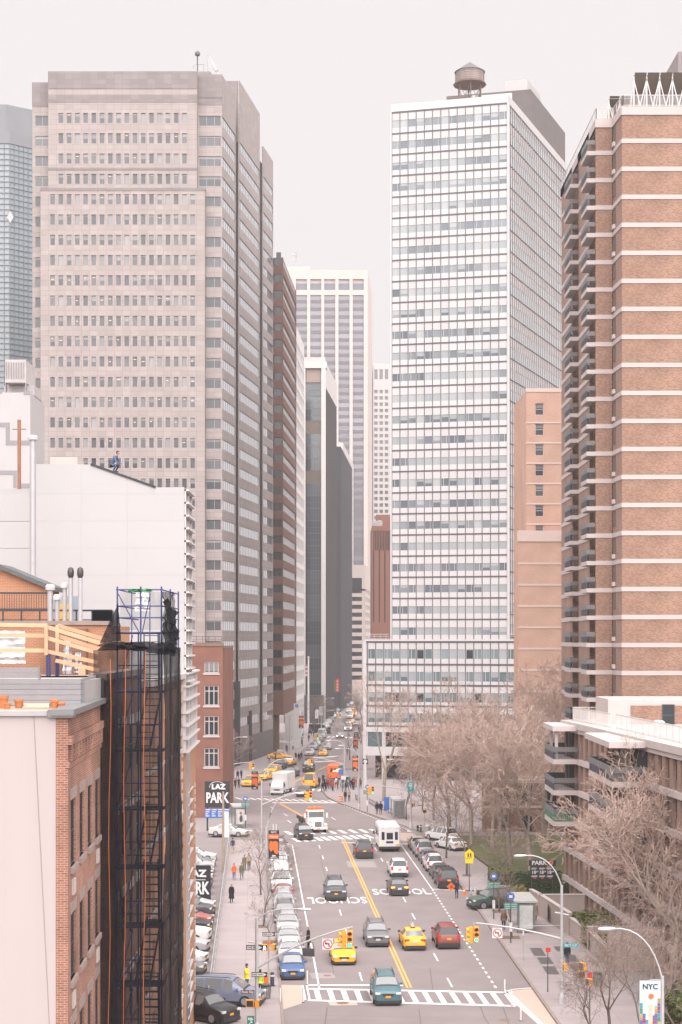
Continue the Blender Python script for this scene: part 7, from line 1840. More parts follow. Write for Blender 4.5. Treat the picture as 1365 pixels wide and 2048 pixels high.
# lamp with painted banner, lower right
t, b, Q = cam_signal('tall lamp at lower right carrying a colourful city banner', 1325, 0, 80.0, 1952, (1225, 1857), name='banner_lamp')
q = Q((1300, 2012)); bm_ = thing('street_banner', 'colourful painted NYC banner hung on the lower right lamp', 'banner', (b[0]+q[0], b[1]+q[1]-.1, 0)); z = q[2]
plate(bm_, (0, 0, z), 1.02, 2.5, mat('banner_sky', (.38, .45, .5), .7, .12, 2), 'cloth'); front_text('NYC', .36, M_blk, bm_, (0, -.012, z+.95), .008)
rgb = random.Random(2); hs = (.95, .62, .3, .26, .55, .8, 1.0)
BC = ((.20, .05, .10), (.05, .17, .12), (.09, .09, .24), (.05, .2, .25), (.36, .17, .06), (.16, .08, .16), (.28, .27, .13))
for i, hh in enumerate(hs):     # printed row of towers, each a stack of coloured storeys
    x0 = -.5+i*.143; zz = -1.24; j = 0
    while zz < -1.24+hh*1.45:
        h_ = rgb.uniform(.14, .3); c = BC[(i*3+j*2) % 7]
        mb = MB(); mb.box(x0, x0+.139, -.008, 0, z+zz, z+zz+h_-.012); mb.build('printed_block', mat('banner_print_%d' % ((i*3+j*2) % 7), c, .7, .35, 14), bm_); zz += h_; j += 1
mb = MB(); mb.box(-.09, .12, -.012, -.008, z-1.1, z+.1); mb.build('printed_tower', mat('banner_tower', (.42, .36, .28), .7, .2, 8), bm_)
mb = MB(); mb.lathe([(.02, -.01), (.13, 0), (.12, .03)], 10); o = mb.build('printed_sun', M_sor, bm_, (.05, -.03, z+.5)); o.rotation_euler = (R(90), 0, 0)
mb = MB(); mb.bar((0, .12, z+1.27), (.55, .12, z+1.27), .04); mb.build('bracket', M_pole, bm_)
# mid left lamp with orange banner
t, b, Q = cam_signal('left kerb lamp with long dark curved arm beside small tree', 533, 1852, G(533, 1852, KZ)[1], 1655, (592, 1586), name='banner_lamp')
def banner(label, u, v, Y, w_, h_, top='NYC', mid='Financial'):
    p = P(u, v, Y); bt = thing('street_banner', label, 'banner', (p[0], p[1], 0)); z = p[2]
    plate(bt, (0, 0, z), w_, h_, M_blk, 'cloth'); mb = MB(); mb.box(-w_/2+.02, w_/2-.02, -.012, 0, z+h_*.2, z+h_*.36); mb.build('orange_field', M_sor, bt)
    mb = MB(); pts = [(-.46, -.2), (-.3, -.32), (-.05, -.22), (.1, -.38), (.35, -.33), (.46, -.1), (.42, .1), (.2, .16), (-.1, .12), (-.36, .16), (-.46, .05)]
    mb.face([(a*w_*.9, -.012, z+c*h_*.8) for a, c in pts]); mb.build('orange_print', M_sor, bt)
    front_text(top, w_*.26, M_wht, bt, (0, -.012, z+h_*.43), .004); front_text(mid, w_*.22, M_wht, bt, (0, -.016, z+h_*.28), .003); 
    for zz, ww, hh_ in ((-.40, .34, .05), (-.455, .62, .018)): mb = MB(); mb.box(-w_*ww/2, w_*ww/2, -.012, 0, z+h_*zz-h_*hh_/2, z+h_*zz+h_*hh_/2); mb.build('print_line', M_wht, bt)
    mb = MB(); n_ = 12; mb.face([(w_*.28+w_*.2*math.cos(2*math.pi*i/n_), -.014, z-h_*.25+h_*.08*math.sin(2*math.pi*i/n_)) for i in range(n_)]); mb.build('orange_disc', M_sor, bt)
    mb = MB(); mb.bar((-w_/2-.25, .03, z+h_/2-.04), (w_/2, .03, z+h_/2-.04), .04); mb.build('bracket', M_pole, bt)
Yb = G(533, 1852, KZ)[1]
banner('orange and black district banner on the left kerb lamp', 548, 1689, Yb-.05, .88, 2.35)
# further poles
cam_signal('left signal pole with curved lamp at the mid crosswalk', 524, 1700, G(524, 1700, KZ)[1], 1560, (574, 1518), (612, 1583), (622, 1583), None, 1610)
cam_signal('signal pole before the granite tower with a long mast', 456, 1572, 266.0, 1490, (487, 1474), (507, 1524), (507, 1526), None, 1530)
cam_signal('far left signal pole near the brown columns', 579.5, 1516, 333.0, 1432, (601, 1430), (634, 1467), (636, 1468), None, 1482)
cam_signal('plaza signal pole with lamp beside the crowd', 689, 1574, 267.0, 1488, (661, 1481), (630, 1515), (624, 1518), None, 1530)
t, b, Q = cam_signal('plaza lamp pole with two lamp heads near the orange barrel', 718, 1617, G(718, 1617, KZ)[1], 1508, (680, 1497), name='lamp_post')
q = Q((688, 1491)); lamp_head(t, q, -1, 0)
t, b, Q = cam_signal('right pole with lamp, teal sign and signal by bus shelter', 822.5, 1655, G(822.5, 1655, KZ)[1], 1527, (785, 1519), (748, 1570), (746, 1572), None, 1583)
q = Q((822, 1573)); o = plate(t, (q[0], q[1]-.15, q[2]), .78, 1.15, M_teal, 'teal_guide_sign'); [plate(o, (0, -.012, zz), ww, .1, M_wht, 'print_line', th=.008) for zz, ww in ((.36, .4), (.2, .56), (.06, .5))]; mb = MB(); mb.bar((0, -.012, -.4), (0, -.012, 0), .08, .004); mb.build('arrow', M_wht, o)
q = Q((825, 1610)); ped_signal(t, (q[0]+.1, q[1], q[2]), R(-60))
cam_signal('right lamp post rising among the bare trees', 912, 1672, G(912, 1672, KZ)[1], 1560, (872, 1540), name='lamp_post')
cam_signal('far lamp post with white banners on the left pavement', 643, 1470, 415.0, 1412, (664, 1396), (690, 1418), (681, 1428), None, 1425)
t, b = pole_thing('crossing_pole', 'short crossing pole with orange signal before the right corner', 'signal pole', 849.5, 1668, 2.9, .06, flare=False); ped_signal(t, (0, -.05, 2.8))
t, b = pole_thing('crossing_pole', 'near right crossing pole with stacked orange signals behind twigs', 'signal pole', 1164, 2049, 3.3, .06, flare=False); ped_signal(t, (-.05, -.05, 3.1), R(20)); ped_signal(t, (.05, .05, 3.6), R(-60)); ped_signal(t, (.45, .1, 2.6), R(-70))
t, b = pole_thing('sign_pole', 'thin dark sign pole with red sign near crossing signals', 'sign', 1180, 2044, 3.0, .035, M_poled, flare=False); plate(t, (0, -.05, 2.9), .3, .4, M_sred, 'parking_sign')
# kerbside signs
def signpost(label, u, v, ztop, signs, m=None, name='sign_post', cat='sign'):
    t, b = pole_thing(name, label, cat, u, v, ztop, .035, m or M_poled, flare=False)
    for (dx, z, w_, h_, mm, txt) in signs:
        o = plate(t, (dx, -.05, z), w_, h_, mm, 'sign_plate')
        if txt: front_text(txt, h_*.5, M_wht, o, (0, -.008, 0), .002)
    return t
t = signpost('red no parking sign on a dark post at the right kerb', 1096, 1984, 2.95, [(.02, 2.85, .34, .3, M_sred, None)])
signpost('thin grey sign post standing on the right pavement', 1047, 1921, 2.2, [(0, 2.05, .1, .35, M_wht, None)], M_pole)
def bus_stop(label, u, v, h):
    t, b = pole_thing('bus_stop', label, 'bus stop sign', u, v, h, .045, M_poled, flare=False)
    mb = MB(); mb.lathe([(.3, -.01), (.3, .01)], 20); o = mb.build('round_plate', M_sblue, t, (0, -.06, h+.05)); o.rotation_euler = (R(90), 0, 0); mb = MB(); mb.box(-.13, .13, -.09, -.075, h-.04, h+.16); mb.build('bus_symbol', M_wht, t)
    mb = MB(); mb.face([(-.28, -.06, h-.1), (0, -.06, h-.36), (.28, -.06, h-.1), (.0, -.06, h-.2)]); mb.build('red_chevron', M_sred, t)
    for i, dx in enumerate((-.27, .27)):
        mb = MB(); mb.box(dx-.26, dx+.26, -.05, -.03, h-.95, h-.42); o = mb.build('route_plate', M_sgreen, t)
        for k in range(3): mb = MB(); mb.box(dx-.22, dx+.22, -.06, -.05, h-.88+k*.16, h-.84+k*.16); mb.build('route_line', M_wht, o)
    mb = MB(); mb.box(-.11, .11, -.1, .02, .9, 1.6); mb.build('timetable_box', M_wht, t)
bus_stop('bus stop sign in front of the near bus shelter', 1022, 1886, 3.6)
bus_stop('bus stop sign beside the tree by the dark crossover', 988, 1838, 3.6)
bus_stop('bus stop sign on the plaza kerb beyond the shuttle', 735, 1624, 3.4)
bus_stop('bus stop sign near the left shelter', 491.5, 1655, 3.6)
t, b = pole_thing('school_sign', 'fluorescent yellow school crossing sign at the right kerb', 'sign', 939, 1780, 3.4, .04, M_poled, flare=False)
mb = MB(); mb.prism([(-.42, -.3), (.42, -.3), (.42, .25), (0, .62), (-.42, .25)], 0, .02); o = mb.build('sign_plate', M_syel, t, (0, -.06, 3.3)); o.rotation_euler = (R(90), 0, 0)
mb = MB(); mb.box(-.38, .38, -.08, -.06, 2.55, 2.95); mb.build('lower_plate', M_syel, t)
for dx in (-.11, .13): mb = MB(); mb.lathe([(0, -.05), (.05, 0), (0, .05)], 8, (dx, -.09, 3.52)); mb.box(dx-.06, dx+.06, -.095, -.083, 3.25, 3.48); mb.bar((dx-.02, -.09, 3.25), (dx-.09, -.09, 3.08), .01, .05); mb.bar((dx+.02, -.09, 3.25), (dx+.09, -.09, 3.08), .01, .05); mb.build('walking_figure', M_blk, t)
# parking price board
pb = thing('parking_price_board', 'black parking price board with three prices on posts above hedge', 'sign', (Xat(1085, 150), 150, 0)); k = 150/F
for dx in (-.95, .95): mb = MB(); mb.tube([(dx, .1, 0), (dx, .1, Zat(1722, 150))], .06, n=6); mb.build('post', M_poled, pb)
z = Zat(1726, 150); o = plate(pb, (0, 0, z), 54*k, 11*k, M_blk, 'head_panel'); front_text('PARK', .5, M_wht, o, (-.28, -.01, 0), .02, 1.1); disc(o, 0, .2, M_sor, -.008, name='arrow_disc').location = (.78, 0, 0)
mb = MB(); mb.bar((.68, -.014, 0), (.82, -.014, 0), .004, .05); mb.face([(.8, -.014, -.09), (.9, -.014, 0), (.8, -.014, .09)]); mb.build('arrow', M_blk, o)
z = Zat(1746, 150); o = plate(pb, (0, 0, z), 48*k, 28*k, M_blk, 'price_panel')
for i, dx in enumerate((-.7, 0, .7)):
    front_text('18', .42, M_wht, o, (dx-.07, -.01, .05), .012); front_text('59', .2, M_wht, o, (dx+.25, -.01, .12), .004)
    for zz, w_ in ((.45, .5), (.36, .42), (-.26, .55), (-.34, .5)): mb = MB(); mb.box(dx-.28, dx-.28+w_, -.012, 0, zz-.025, zz+.025); mb.build('small_print', M_wht, o)
    mb = MB(); mb.box(dx-.1, dx+.15, -.012, 0, -.5, -.44); mb.build('orange_print', M_sor, o)
# LAZ parking billboards
def laz(label, u, v, Y, w_, h_, blue=True, extra=None):
    p = P(u, v, Y); bt = thing('parking_billboard', label, 'billboard', (p[0], Y, 0)); z = p[2]
    for dx in (-w_*.4, w_*.4): mb = MB(); mb.tube([(dx, .15, 0), (dx, .15, z)], .1, n=8); mb.build('post', M_rail, bt)
    mb = MB(); mb.box(-w_/2, w_/2, -.12, .12, z-h_/2, z+h_/2); mb.build('panel', M_blk, bt)
    mb = MB(); mb.bar((-w_/2, -.13, z+h_/2), (w_/2, -.13, z+h_/2), .08); mb.build('frame', M_rail, bt)
    return bt, z
Yl = G(435, 1662)[1]; k = Yl/F
bt, z = laz('large black LAZ parking billboard beside the small brick building', 435, 1589, Yl, 50*k, 52*k)
front_text('LAZ', .85, M_wht, bt, (.15, -.14, z+.95), .05, 1.1); front_text('PARK', 1.75, M_wht, bt, (.0, -.14, z-.45), .06, .66)
mb = MB(); pts = [(.95*math.cos(a), z+1.0+.62*math.sin(a)) for a in [R(25+i*15) for i in range(12)]]; mb.tube([(x, -.14, zz) for x, zz in pts], .04, n=5); mb.build('logo_arc', M_wht, bt)
for i in range(4):
    x0 = -50*k/2+i*50*k/4; mb = MB(); zz = Zat(1636, Yl); mb.box(x0+.03, x0+50*k/4-.03, -.1, .1, zz, zz+19*k); o = mb.build('rate_board', M_sblue, bt)
    for j, ww in enumerate((.6, .5, .35, .5)): mb = MB(); mb.box(x0+.1, x0+.1+ww, -.115, -.1, zz+1.0-j*.26, zz+1.1-j*.26); mb.build('print_line', M_wht, o)
Y2 = 150.0; k = Y2/F
bt, z = laz('black LAZ parking sign with open 24 hours panel by the lot fence', 392, 1768, Y2, 60*k, 74*k, False)
front_text('LAZ', .85, M_wht, bt, (.05, -.14, z+.95), .04, 1.15); front_text('PARK', 1.55, M_wht, bt, (.02, -.14, z-.4), .05, .62)
mb = MB(); mb.box(-.9, .9, -.135, -.12, z+.38, z+.43); mb.build('print_line', M_wht, bt)
mb = MB(); mb.box(-30*k, 28*k, -.1, .1, Zat(1842, Y2), Zat(1806, Y2)); o = mb.build('hours_panel', M_wht, bt)
for i, s in enumerate(('Open', '24 hours', '7 days')): front_text(s, .42, M_blk, bt, (.28 if i else .02, -.12, Zat(1813+i*11, Y2)), .004, .9)
# lot fence: posts, rails and mesh
fn = thing('lot_fence', 'galvanised chain link fence between parking lot and left pavement', 'fence')
dd = [107+3.0*i for i in range(33)]
for a in dd: mb = MB(); mb.tube([(fenceX(a), a, .1), (fenceX(a), a, 1.45)], .035, n=6); mb.build('post', M_pole, fn)
for a, c in zip(dd, dd[1:]):
    for zz in (.25, 1.4): mb = MB(); mb.tube([(fenceX(a), a, zz), (fenceX(c), c, zz)], .035, n=5); mb.build('rail', M_pole, fn)
    mb = MB(); mb.face([(fenceX(a), a, .15), (fenceX(c), c, .15), (fenceX(c), c, 1.4), (fenceX(a), a, 1.4)]); mb.build('mesh_panel', MATS.get('chain_link') or veil('chain_link', (.2, .19, .185), .3), fn)
wp = thing('utility_pole', 'plain wooden utility pole standing at the lot fence', 'pole', (*G(447, 1745), 0)); mb = MB(); mb.lathe([(.15, 0), (.1, 8.3)], 8); mb.build('shaft', mat('utility_wood', (.26, .2, .15), .9, .2, 3), wp); mb = MB(); mb.box(.12, .55, -.03, .03, 3.6, 6.2); mb.build('white_board', M_wht, wp)
# shelters
def shelter(label, u, v, rz, ad=(.5, .47, .45), L=4.2):
    x, y = G(u, v, KZ); t = thing('bus_shelter', label, 'bus shelter', (x, y, KZ), rz); gm_ = veil('shelter_glass', (.35, .40, .39), .35) if 'shelter_glass' not in MATS else MATS['shelter_glass']
    Mf = mat('shelter_frame', (.17, .19, .185), .4, .1, metal=.4)
    for xx in (-.7, .7):
        for yy in (-L/2, L/2): mb = MB(); mb.box(xx-.05, xx+.05, yy-.05, yy+.05, 0, 2.45); mb.build('post', Mf, t)
    mb = MB(); mb.box(-.95, .95, -L/2-.15, L/2+.15, 2.45, 2.6); mb.build('roof', mat('shelter_roof', (.33, .33, .32), .4, .15, 2), t)
    mb = MB(); mb.box(.66, .69, -L/2+.1, L/2-.1, .3, 2.35); mb.build('back_glass', gm_, t)
    mb = MB(); mb.box(-.62, .62, -L/2-.1, -L/2+.1, .25, 2.35); o = mb.build('advert_case', Mf, t)
    mb = MB(); mb.box(-.54, .54, -L/2-.115, -L/2-.1, .35, 2.25); mb.build('poster', mat('poster_%s' % str(ad)[1:4], ad, .5, .25, 1.5), t)
    mb = MB(); mb.box(.3, .62, -L/2+.6, L/2-.6, .42, .48); mb.build('bench', Mf, t)
    return t
t = shelter('left bus shelter with a pale portrait advert', 478, 1650, axis(0)+.1, (.5, .47, .455))
for (x0, x1, z0, z1, c, n) in ((-.1, .2, 1.55, 1.95, (.30, .17, .11), 'advert_hair'), (-.03, .14, 1.6, 1.85, (.5, .33, .26), 'advert_face'), (-.12, .3, .6, 1.5, (.06, .06, .08), 'advert_coat'), (-.45, -.2, 1.0, 1.06, (.3, .15, .1), 'advert_print')):
    mb = MB(); n_ = 14; cx_, cz_ = (x0+x1)/2, (z0+z1)/2; mb.face([(cx_+(x1-x0)/2*math.cos(2*math.pi*i/n_), -2.22-.0004*len(n), cz_+(z1-z0)/2*math.sin(2*math.pi*i/n_)) for i in range(n_)]); mb.build(n, mat(n, c, .6, .1), t)
shelter('right bus shelter with dark poster beside the plaza railing', 796, 1634, axis(0), (.12, .13, .12))
shelter('near right bus shelter by the garden wall', 1045, 1856, axis(0)-.03, (.42, .43, .42), 4.6)
# small things on the pavements
def bollard(label, u, v, h, r, m, name='bollard', cat='bollard', grp=None, z=KZ):
    x, y = G(u, v, z); t = thing(name, label, cat, (x, y, z), group=grp); mb = MB(); mb.lathe([(r, 0), (r, h-.06), (r*.6, h)], 10); mb.build('shaft', m, t, smooth=50); mb = MB(); mb.lathe([(r*1.05, h*.7), (r*1.05, h*.82)], 10); mb.build('band', M_wht, t); mb = MB(); mb.lathe([(r*1.8, 0), (r*1.6, .04)], 10); mb.build('foot', M_trim, t)
for i, (u, v, lb) in enumerate(((1010, 1988, 'white flexible delineator at the crosswalk end of right kerb extension'), (1024, 2012, 'white delineator second along the right kerb extension'), (1042, 2042, 'white delineator lowest along the right kerb extension'), (615, 1970, 'white delineator at left end of the near crosswalk'), (607, 2005, 'white delineator on the left beige corner'), (561, 2007, 'white delineator nearest the left kerb corner'), (547, 1664, 'left of two white posts beyond the left parked row'), (553, 1664, 'right of two white posts beyond the left parked row'))):
    bollard(lb, u, v, 1.0, .05, M_wht, 'delineator', 'delineator', 'white delineator posts', 0)
bollard('dark metal bollard on pavement beside left corner bins', 545, 1972, .95, .14, M_rail)
bollard('silver bollard behind the driveway at the right kerb', 951, 1793, .85, .1, M_pole); bollard('black and silver bollard beside the driveway', 943, 1790, .7, .07, M_pole)
bollard('small bollard near the right corner litter bin', 842, 1664, .9, .12, M_rail)
def hydrant(label, u, v, m):
    x, y = G(u, v, KZ); t = thing('fire_hydrant', label, 'hydrant', (x, y, KZ)); mb = MB(); mb.lathe([(.17, 0), (.17, .06), (.11, .08), (.11, .55), (.15, .57), (.13, .68), (.03, .76)], 12); mb.build('barrel', m, t, smooth=40)
    mb = MB(); mb.tube([(-.2, 0, .45), (.2, 0, .45)], .055, n=8); mb.build('nozzle', m, t)
hydrant('black fire hydrant beside the driveway kerb', 957, 1797, M_blk); hydrant('dark fire hydrant at right corner', 836, 1662, M_blk)
def barrel(label, u, v, z=0.0):
    x, y = G(u, v, z); t = thing('traffic_barrel', label, 'traffic barrel', (x, y, z))
    mb = MB(); mb.lathe([(.33, .06), (.31, .9), (.2, 1.0)], 14); mb.build('drum', M_sor, t, smooth=40); mb = MB(); mb.lathe([(.42, 0), (.4, .07)], 14); mb.build('rubber_base', M_trim, t)
    for z0 in (.3, .62): mb = MB(); mb.lathe([(.332-.02*z0, z0), (.328-.02*z0, z0+.14)], 14); mb.build('white_band', M_wht, t)
barrel('orange and white traffic barrel at the plaza corner', 682, 1605)
x, y = G(929, 1790); cn = thing('traffic_cone', 'orange traffic cone beside the parking officer', 'cone', (x, y, 0)); mb = MB(); mb.lathe([(.16, .04), (.03, .75)], 12); mb.build('cone', M_sor, cn, smooth=40); mb = MB(); mb.box(-.22, .22, -.22, .22, 0, .04); mb.build('base', M_sor, cn); mb = MB(); mb.lathe([(.115, .35), (.085, .5)], 12); mb.build('band', M_wht, cn)
def bin_(label, u, v, wire=True, col=None):
    x, y = G(u, v, KZ); t = thing('litter_bin', label, 'litter bin', (x, y, KZ)); mb = MB()
    if wire:
        for i in range(18): a = 2*math.pi*i/18; mb.bar((.26*math.cos(a), .26*math.sin(a), .03), (.32*math.cos(a), .32*math.sin(a), .9), .022)
        o = mb.build('wire_cage', M_poled, t); o['kind'] = 'stuff'; mb = MB(); mb.lathe([(.33, .88), (.34, .93)], 16); mb.build('rim', M_poled, t); mb = MB(); mb.lathe([(.24, .03), (.29, .8)], 14); mb.build('liner_bag', mat('clear_liner', (.25, .25, .24), .4, .3, 5), t)
    else:
        mb.lathe([(.3, 0), (.33, .95)], 14); mb.build('body', col or M_galv, t); mb = MB(); mb.lathe([(.36, .95), (.36, 1.05), (.15, 1.2)], 14); mb.build('lid', M_platew, t)
bin_('dark green wire litter bin on the left corner', 533, 1997); bin_('striped litter bin at the right far corner', 856.5, 1669, False); bin_('wire litter bin beside the near right wall', 1196, 1972)
x, y = G(549, 1940, KZ)
nb = thing('news_box', 'orange box on the left kerb near the crossing pole', 'news box', (*G(530, 1980, KZ), KZ)); mb = MB(); mb.box(-.22, .22, -.2, .2, .3, 1.0); mb.build('cabinet', M_sor, nb); mb = MB(); mb.box(-.05, .05, -.05, .05, 0, .3); mb.build('leg', M_trim, nb)
nb = thing('phone_kiosk', 'blue phone kiosk panel beside the plaza railing', 'kiosk', (*G(774, 1628, KZ), KZ)); mb = MB(); mb.box(-.35, .35, -.1, .1, .5, 2.3); mb.build('panel', M_sblue, nb); mb = MB(); mb.box(-.06, .06, -.06, .06, 0, .5); mb.build('post', M_pole, nb)
fr_ = thing('plaza_railing', 'low black railing around the plaza planting', 'railing')
for (a, c) in (((711, 1598), (720, 1606)), ((738, 1607), (752, 1615)), ((752, 1615), (786, 1630))):
    p, q = G(*a, KZ), G(*c, KZ); mb = MB(); n = 8
    for zz in (.15, .75): mb.bar((*p, KZ+zz), (*q, KZ+zz), .05)
    for i in range(n+1): s = i/n; mb.bar((p[0]+(q[0]-p[0])*s, p[1]+(q[1]-p[1])*s, KZ), (p[0]+(q[0]-p[0])*s, p[1]+(q[1]-p[1])*s, KZ+.75), .04)
    mb.build('railing_section', M_blk, fr_)
# umbrella stall in the plaza crowd
um = thing('vendor_umbrella', 'pale striped vendor umbrella over the plaza crowd', 'umbrella', (*G(678, 1570), KZ)); mb = MB(); mb.tube([(0, 0, 0), (0, 0, 2.4)], .03, n=6); mb.build('pole', M_pole, um); mb = MB(); n = 8
for i in range(n):
    a, c = 2*math.pi*i/n, 2*math.pi*(i+1)/n; mb.face([(0, 0, 2.6), (1.15*math.cos(a), 1.15*math.sin(a), 2.1), (1.15*math.cos(c), 1.15*math.sin(c), 2.1)], i % 2)
mb.build('canopy', [M_platew, mat('umbrella_yellow', (.5, .4, .2), .7, .1)], um)
# plaza sign cluster, far banners, flag, far signs
t = signpost('stack of blue and green plaza direction signs by the crowd', 683, 1585, 4.2, [(-.1, 4.0, .7, .45, M_sgreen, None), (-.05, 3.2, .8, .8, M_sblue, None), (.5, 2.3, 1.1, .55, M_wht, None), (1.1, 2.2, .7, .5, M_sgreen, None)], M_pole)
banner('orange district banner on plaza lamp post', 711, 1527, G(718, 1617, KZ)[1], .8, 2.2)
banner('far orange district banner right of the junction', 712, 1485, 330, .9, 2.4)
banner('orange district banner beside the taxi corner at left', 510, 1561, 255, 1.0, 2.8)
banner('dark red banner far up the left pavement', 603, 1444, 340, 1.0, 2.6)
ws = thing('white_pylon_sign', 'white pylon sign with blue round logo at foot of brown tower', 'sign', (Xat(594, 360), 360, KZ)); mb = MB(); mb.box(-.65, .65, -.15, .15, 0, Zat(1408, 360)); mb.build('panel', M_platew, ws); o = disc(ws, .1, .38, M_sblue, -.17, name='round_logo'); o.location = (0, 0, Zat(1413, 360))
for i, (u, lb) in enumerate(((634, 'left of two white banners far up the street'), (642.5, 'right of two white banners far up the street'))):
    p = P(u, 1428 if i == 0 else 1422, 430); bt = thing('white_banner', lb, 'banner', (p[0], p[1], 0)); plate(bt, (0, 0, p[2]), .85, 2.3, M_wht, 'cloth'); mb = MB(); mb.tube([(.5, .05, 0), (.5, .05, p[2]+1.3)], .06, n=6); mb.build('post', M_pole, bt); mb = MB(); mb.box(-.05, .05, -.012, 0, p[2]-.7, p[2]+.7); mb.build('print', M_sblue, bt)
fp = thing('flag_pole', 'tall white flagpole with limp striped flag before dark glass tower', 'flagpole', (Xat(617.5, 440), 440, 0)); zt = Zat(1316, 440); mb = MB(); mb.lathe([(.3, 0), (.2, zt)], 8); mb.build('pole', M_wht, fp); mb = MB(); mb.lathe([(0, -.3), (.3, 0), (0, .3)], 8, (0, 0, zt+.2)); mb.build('finial', M_platew, fp)
mb = MB()
for i in range(6): mb.face([(-.15-.08*math.sin(i), -.1, zt-1.5-i*.55), (-.85+.15*math.sin(i*2), -.1+.1*(i % 2), zt-1.8-i*.5), (-.7+.15*math.sin(i*2+1), .0, zt-2.35-i*.5), (-.15, 0, zt-2.05-i*.55)], i % 2)
mb.build('flag', [mat('flag_red', (.35, .05, .06), .8, .1), mat('flag_white', (.45, .42, .42), .8, .1)], fp)
ps = thing('vertical_park_sign', 'vertical red parking sign on a far left facade', 'sign', (Xat(675.5, 500), 500, 0)); z0, z1 = Zat(1384, 500), Zat(1357, 500); mb = MB(); mb.box(-.55, .55, -.1, .1, z0, z1); mb.build('panel', M_sred, ps); mb = MB(); mb.box(.4, .6, .1, .8, z0, z1); mb.build('bracket', M_trim, ps)
for i, c in enumerate('PARK'): front_text(c, .9, M_wht, ps, (0, -.12, z1-.95-i*.85), .02)
gsn = thing('green_panel_sign', 'plain green panel beside the vertical red parking sign', 'sign', (Xat(666.5, 500), 500, 0)); plate(gsn, (0, 0, Zat(1373, 500)), 1.5, 3.6, mat('green_panel', (.10, .16, .09), .7, .15), 'panel'); mb = MB(); mb.tube([(.7, .2, 0), (.7, .2, Zat(1362, 500))], .08, n=6); mb.build('post', M_trim, gsn)
cs = thing('round_letter_sign', 'dark round letter sign on post at far right kerb', 'sign', (Xat(713, 340), 340, 0)); mb = MB(); mb.tube([(0, .1, 0), (0, .1, Zat(1465, 340))], .06, n=6); mb.build('post', M_pole, cs); o = plate(cs, (0, 0, Zat(1469, 340)), .95, .95, M_rail, 'panel'); front_text('C', .8, M_wht, o, (0, -.012, 0), .02)
dw = thing('black_letter_sign', 'black and white square sign on the podium corner pier', 'sign', (Xat(731, 262), 262, 0)); o = plate(dw, (0, 0, Zat(1523, 262)), .85, .85, M_blk, 'panel'); disc(o, .16, .3, M_wht, -.008); mb = MB(); mb.tube([(0, .08, .1), (0, .08, Zat(1520, 262))], .2, n=8); mb.build('post', M_platew, dw)
gd = thing('barrier_rail', 'yellow barrier rail at the bottom left lot exit', 'barrier', (*G(402, 2046), 0)); mb = MB(); mb.box(-.7, .7, -.03, .03, .72, .8); mb.build('rail', M_sigy, gd)
for dx in (-.45, .45): mb = MB(); mb.box(dx-.04, dx+.04, -.04, .04, 0, .95); mb.build('post', M_sigy, gd)
cctv = thing('security_camera', 'grey security camera bracketed on the brick corner at left', 'camera', P(388, 2018, 103.5)); mb = MB(); mb.bar((0, 0, 0), (.35, -.2, -.18), .12); mb.build('housing', M_galv, cctv); mb = MB(); mb.bar((-.2, 0, .1), (.1, 0, 0), .04); mb.build('bracket', M_galv, cctv)
# ================================================================== people
SKIN = mat('skin_tone', (.40, .22, .15), .6, .05); SKIN2 = mat('skin_tone_deep', (.16, .085, .055), .6, .05)
def cloth(n, c, var=.12): return mat('cloth_'+n, c, .9, var, 9, spec=.15)
CL = dict(black=(.02, .02, .024), navy=(.03, .04, .07), grey=(.12, .12, .125), beige=(.36, .27, .2), orange=(.55, .10, .04), camo=(.10, .10, .065), jeans=(.08, .11, .18), brown=(.13, .09, .06), khaki=(.26, .2, .14), yellow=(.62, .52, .04), lime=(.42, .55, .05), white=(.5, .48, .47), red=(.35, .05, .04), olive=(.12, .11, .07), tan=(.33, .22, .15))
def hairm(n): return mat('hair_'+n, {'dark': (.02, .016, .014), 'brown': (.07, .04, .025), 'grey': (.2, .19, .18), 'blond': (.3, .2, .1)}[n], .7, .2, 12)
HAIR = None
def hair_mesh():
    global HAIR
    if HAIR: return HAIR
    mb = MB(); n = 14; rings = []
    for (z, r_, cut) in ((1.765, .02, 0), (1.755, .055, 0), (1.725, .083, 0), (1.68, .096, .3), (1.63, .093, .75), (1.58, .08, .9)):
        ring_ = []
        for j in range(n):
            a = 2*math.pi*j/n; y = math.sin(a)*r_*1.12; x = math.cos(a)*r_*.95
            if y < 0 and cut: y *= (1-cut)
            ring_.append((x, y+.004, z))
        rings.append(ring_)
    for a, b in zip(rings, rings[1:]):
        for j in range(n): k = (j+1) % n; mb.face([a[j], b[j], b[k], a[k]])
    mb.face(rings[0]); HAIR = mb.mesh('hair', hairm('dark'), 60); return HAIR
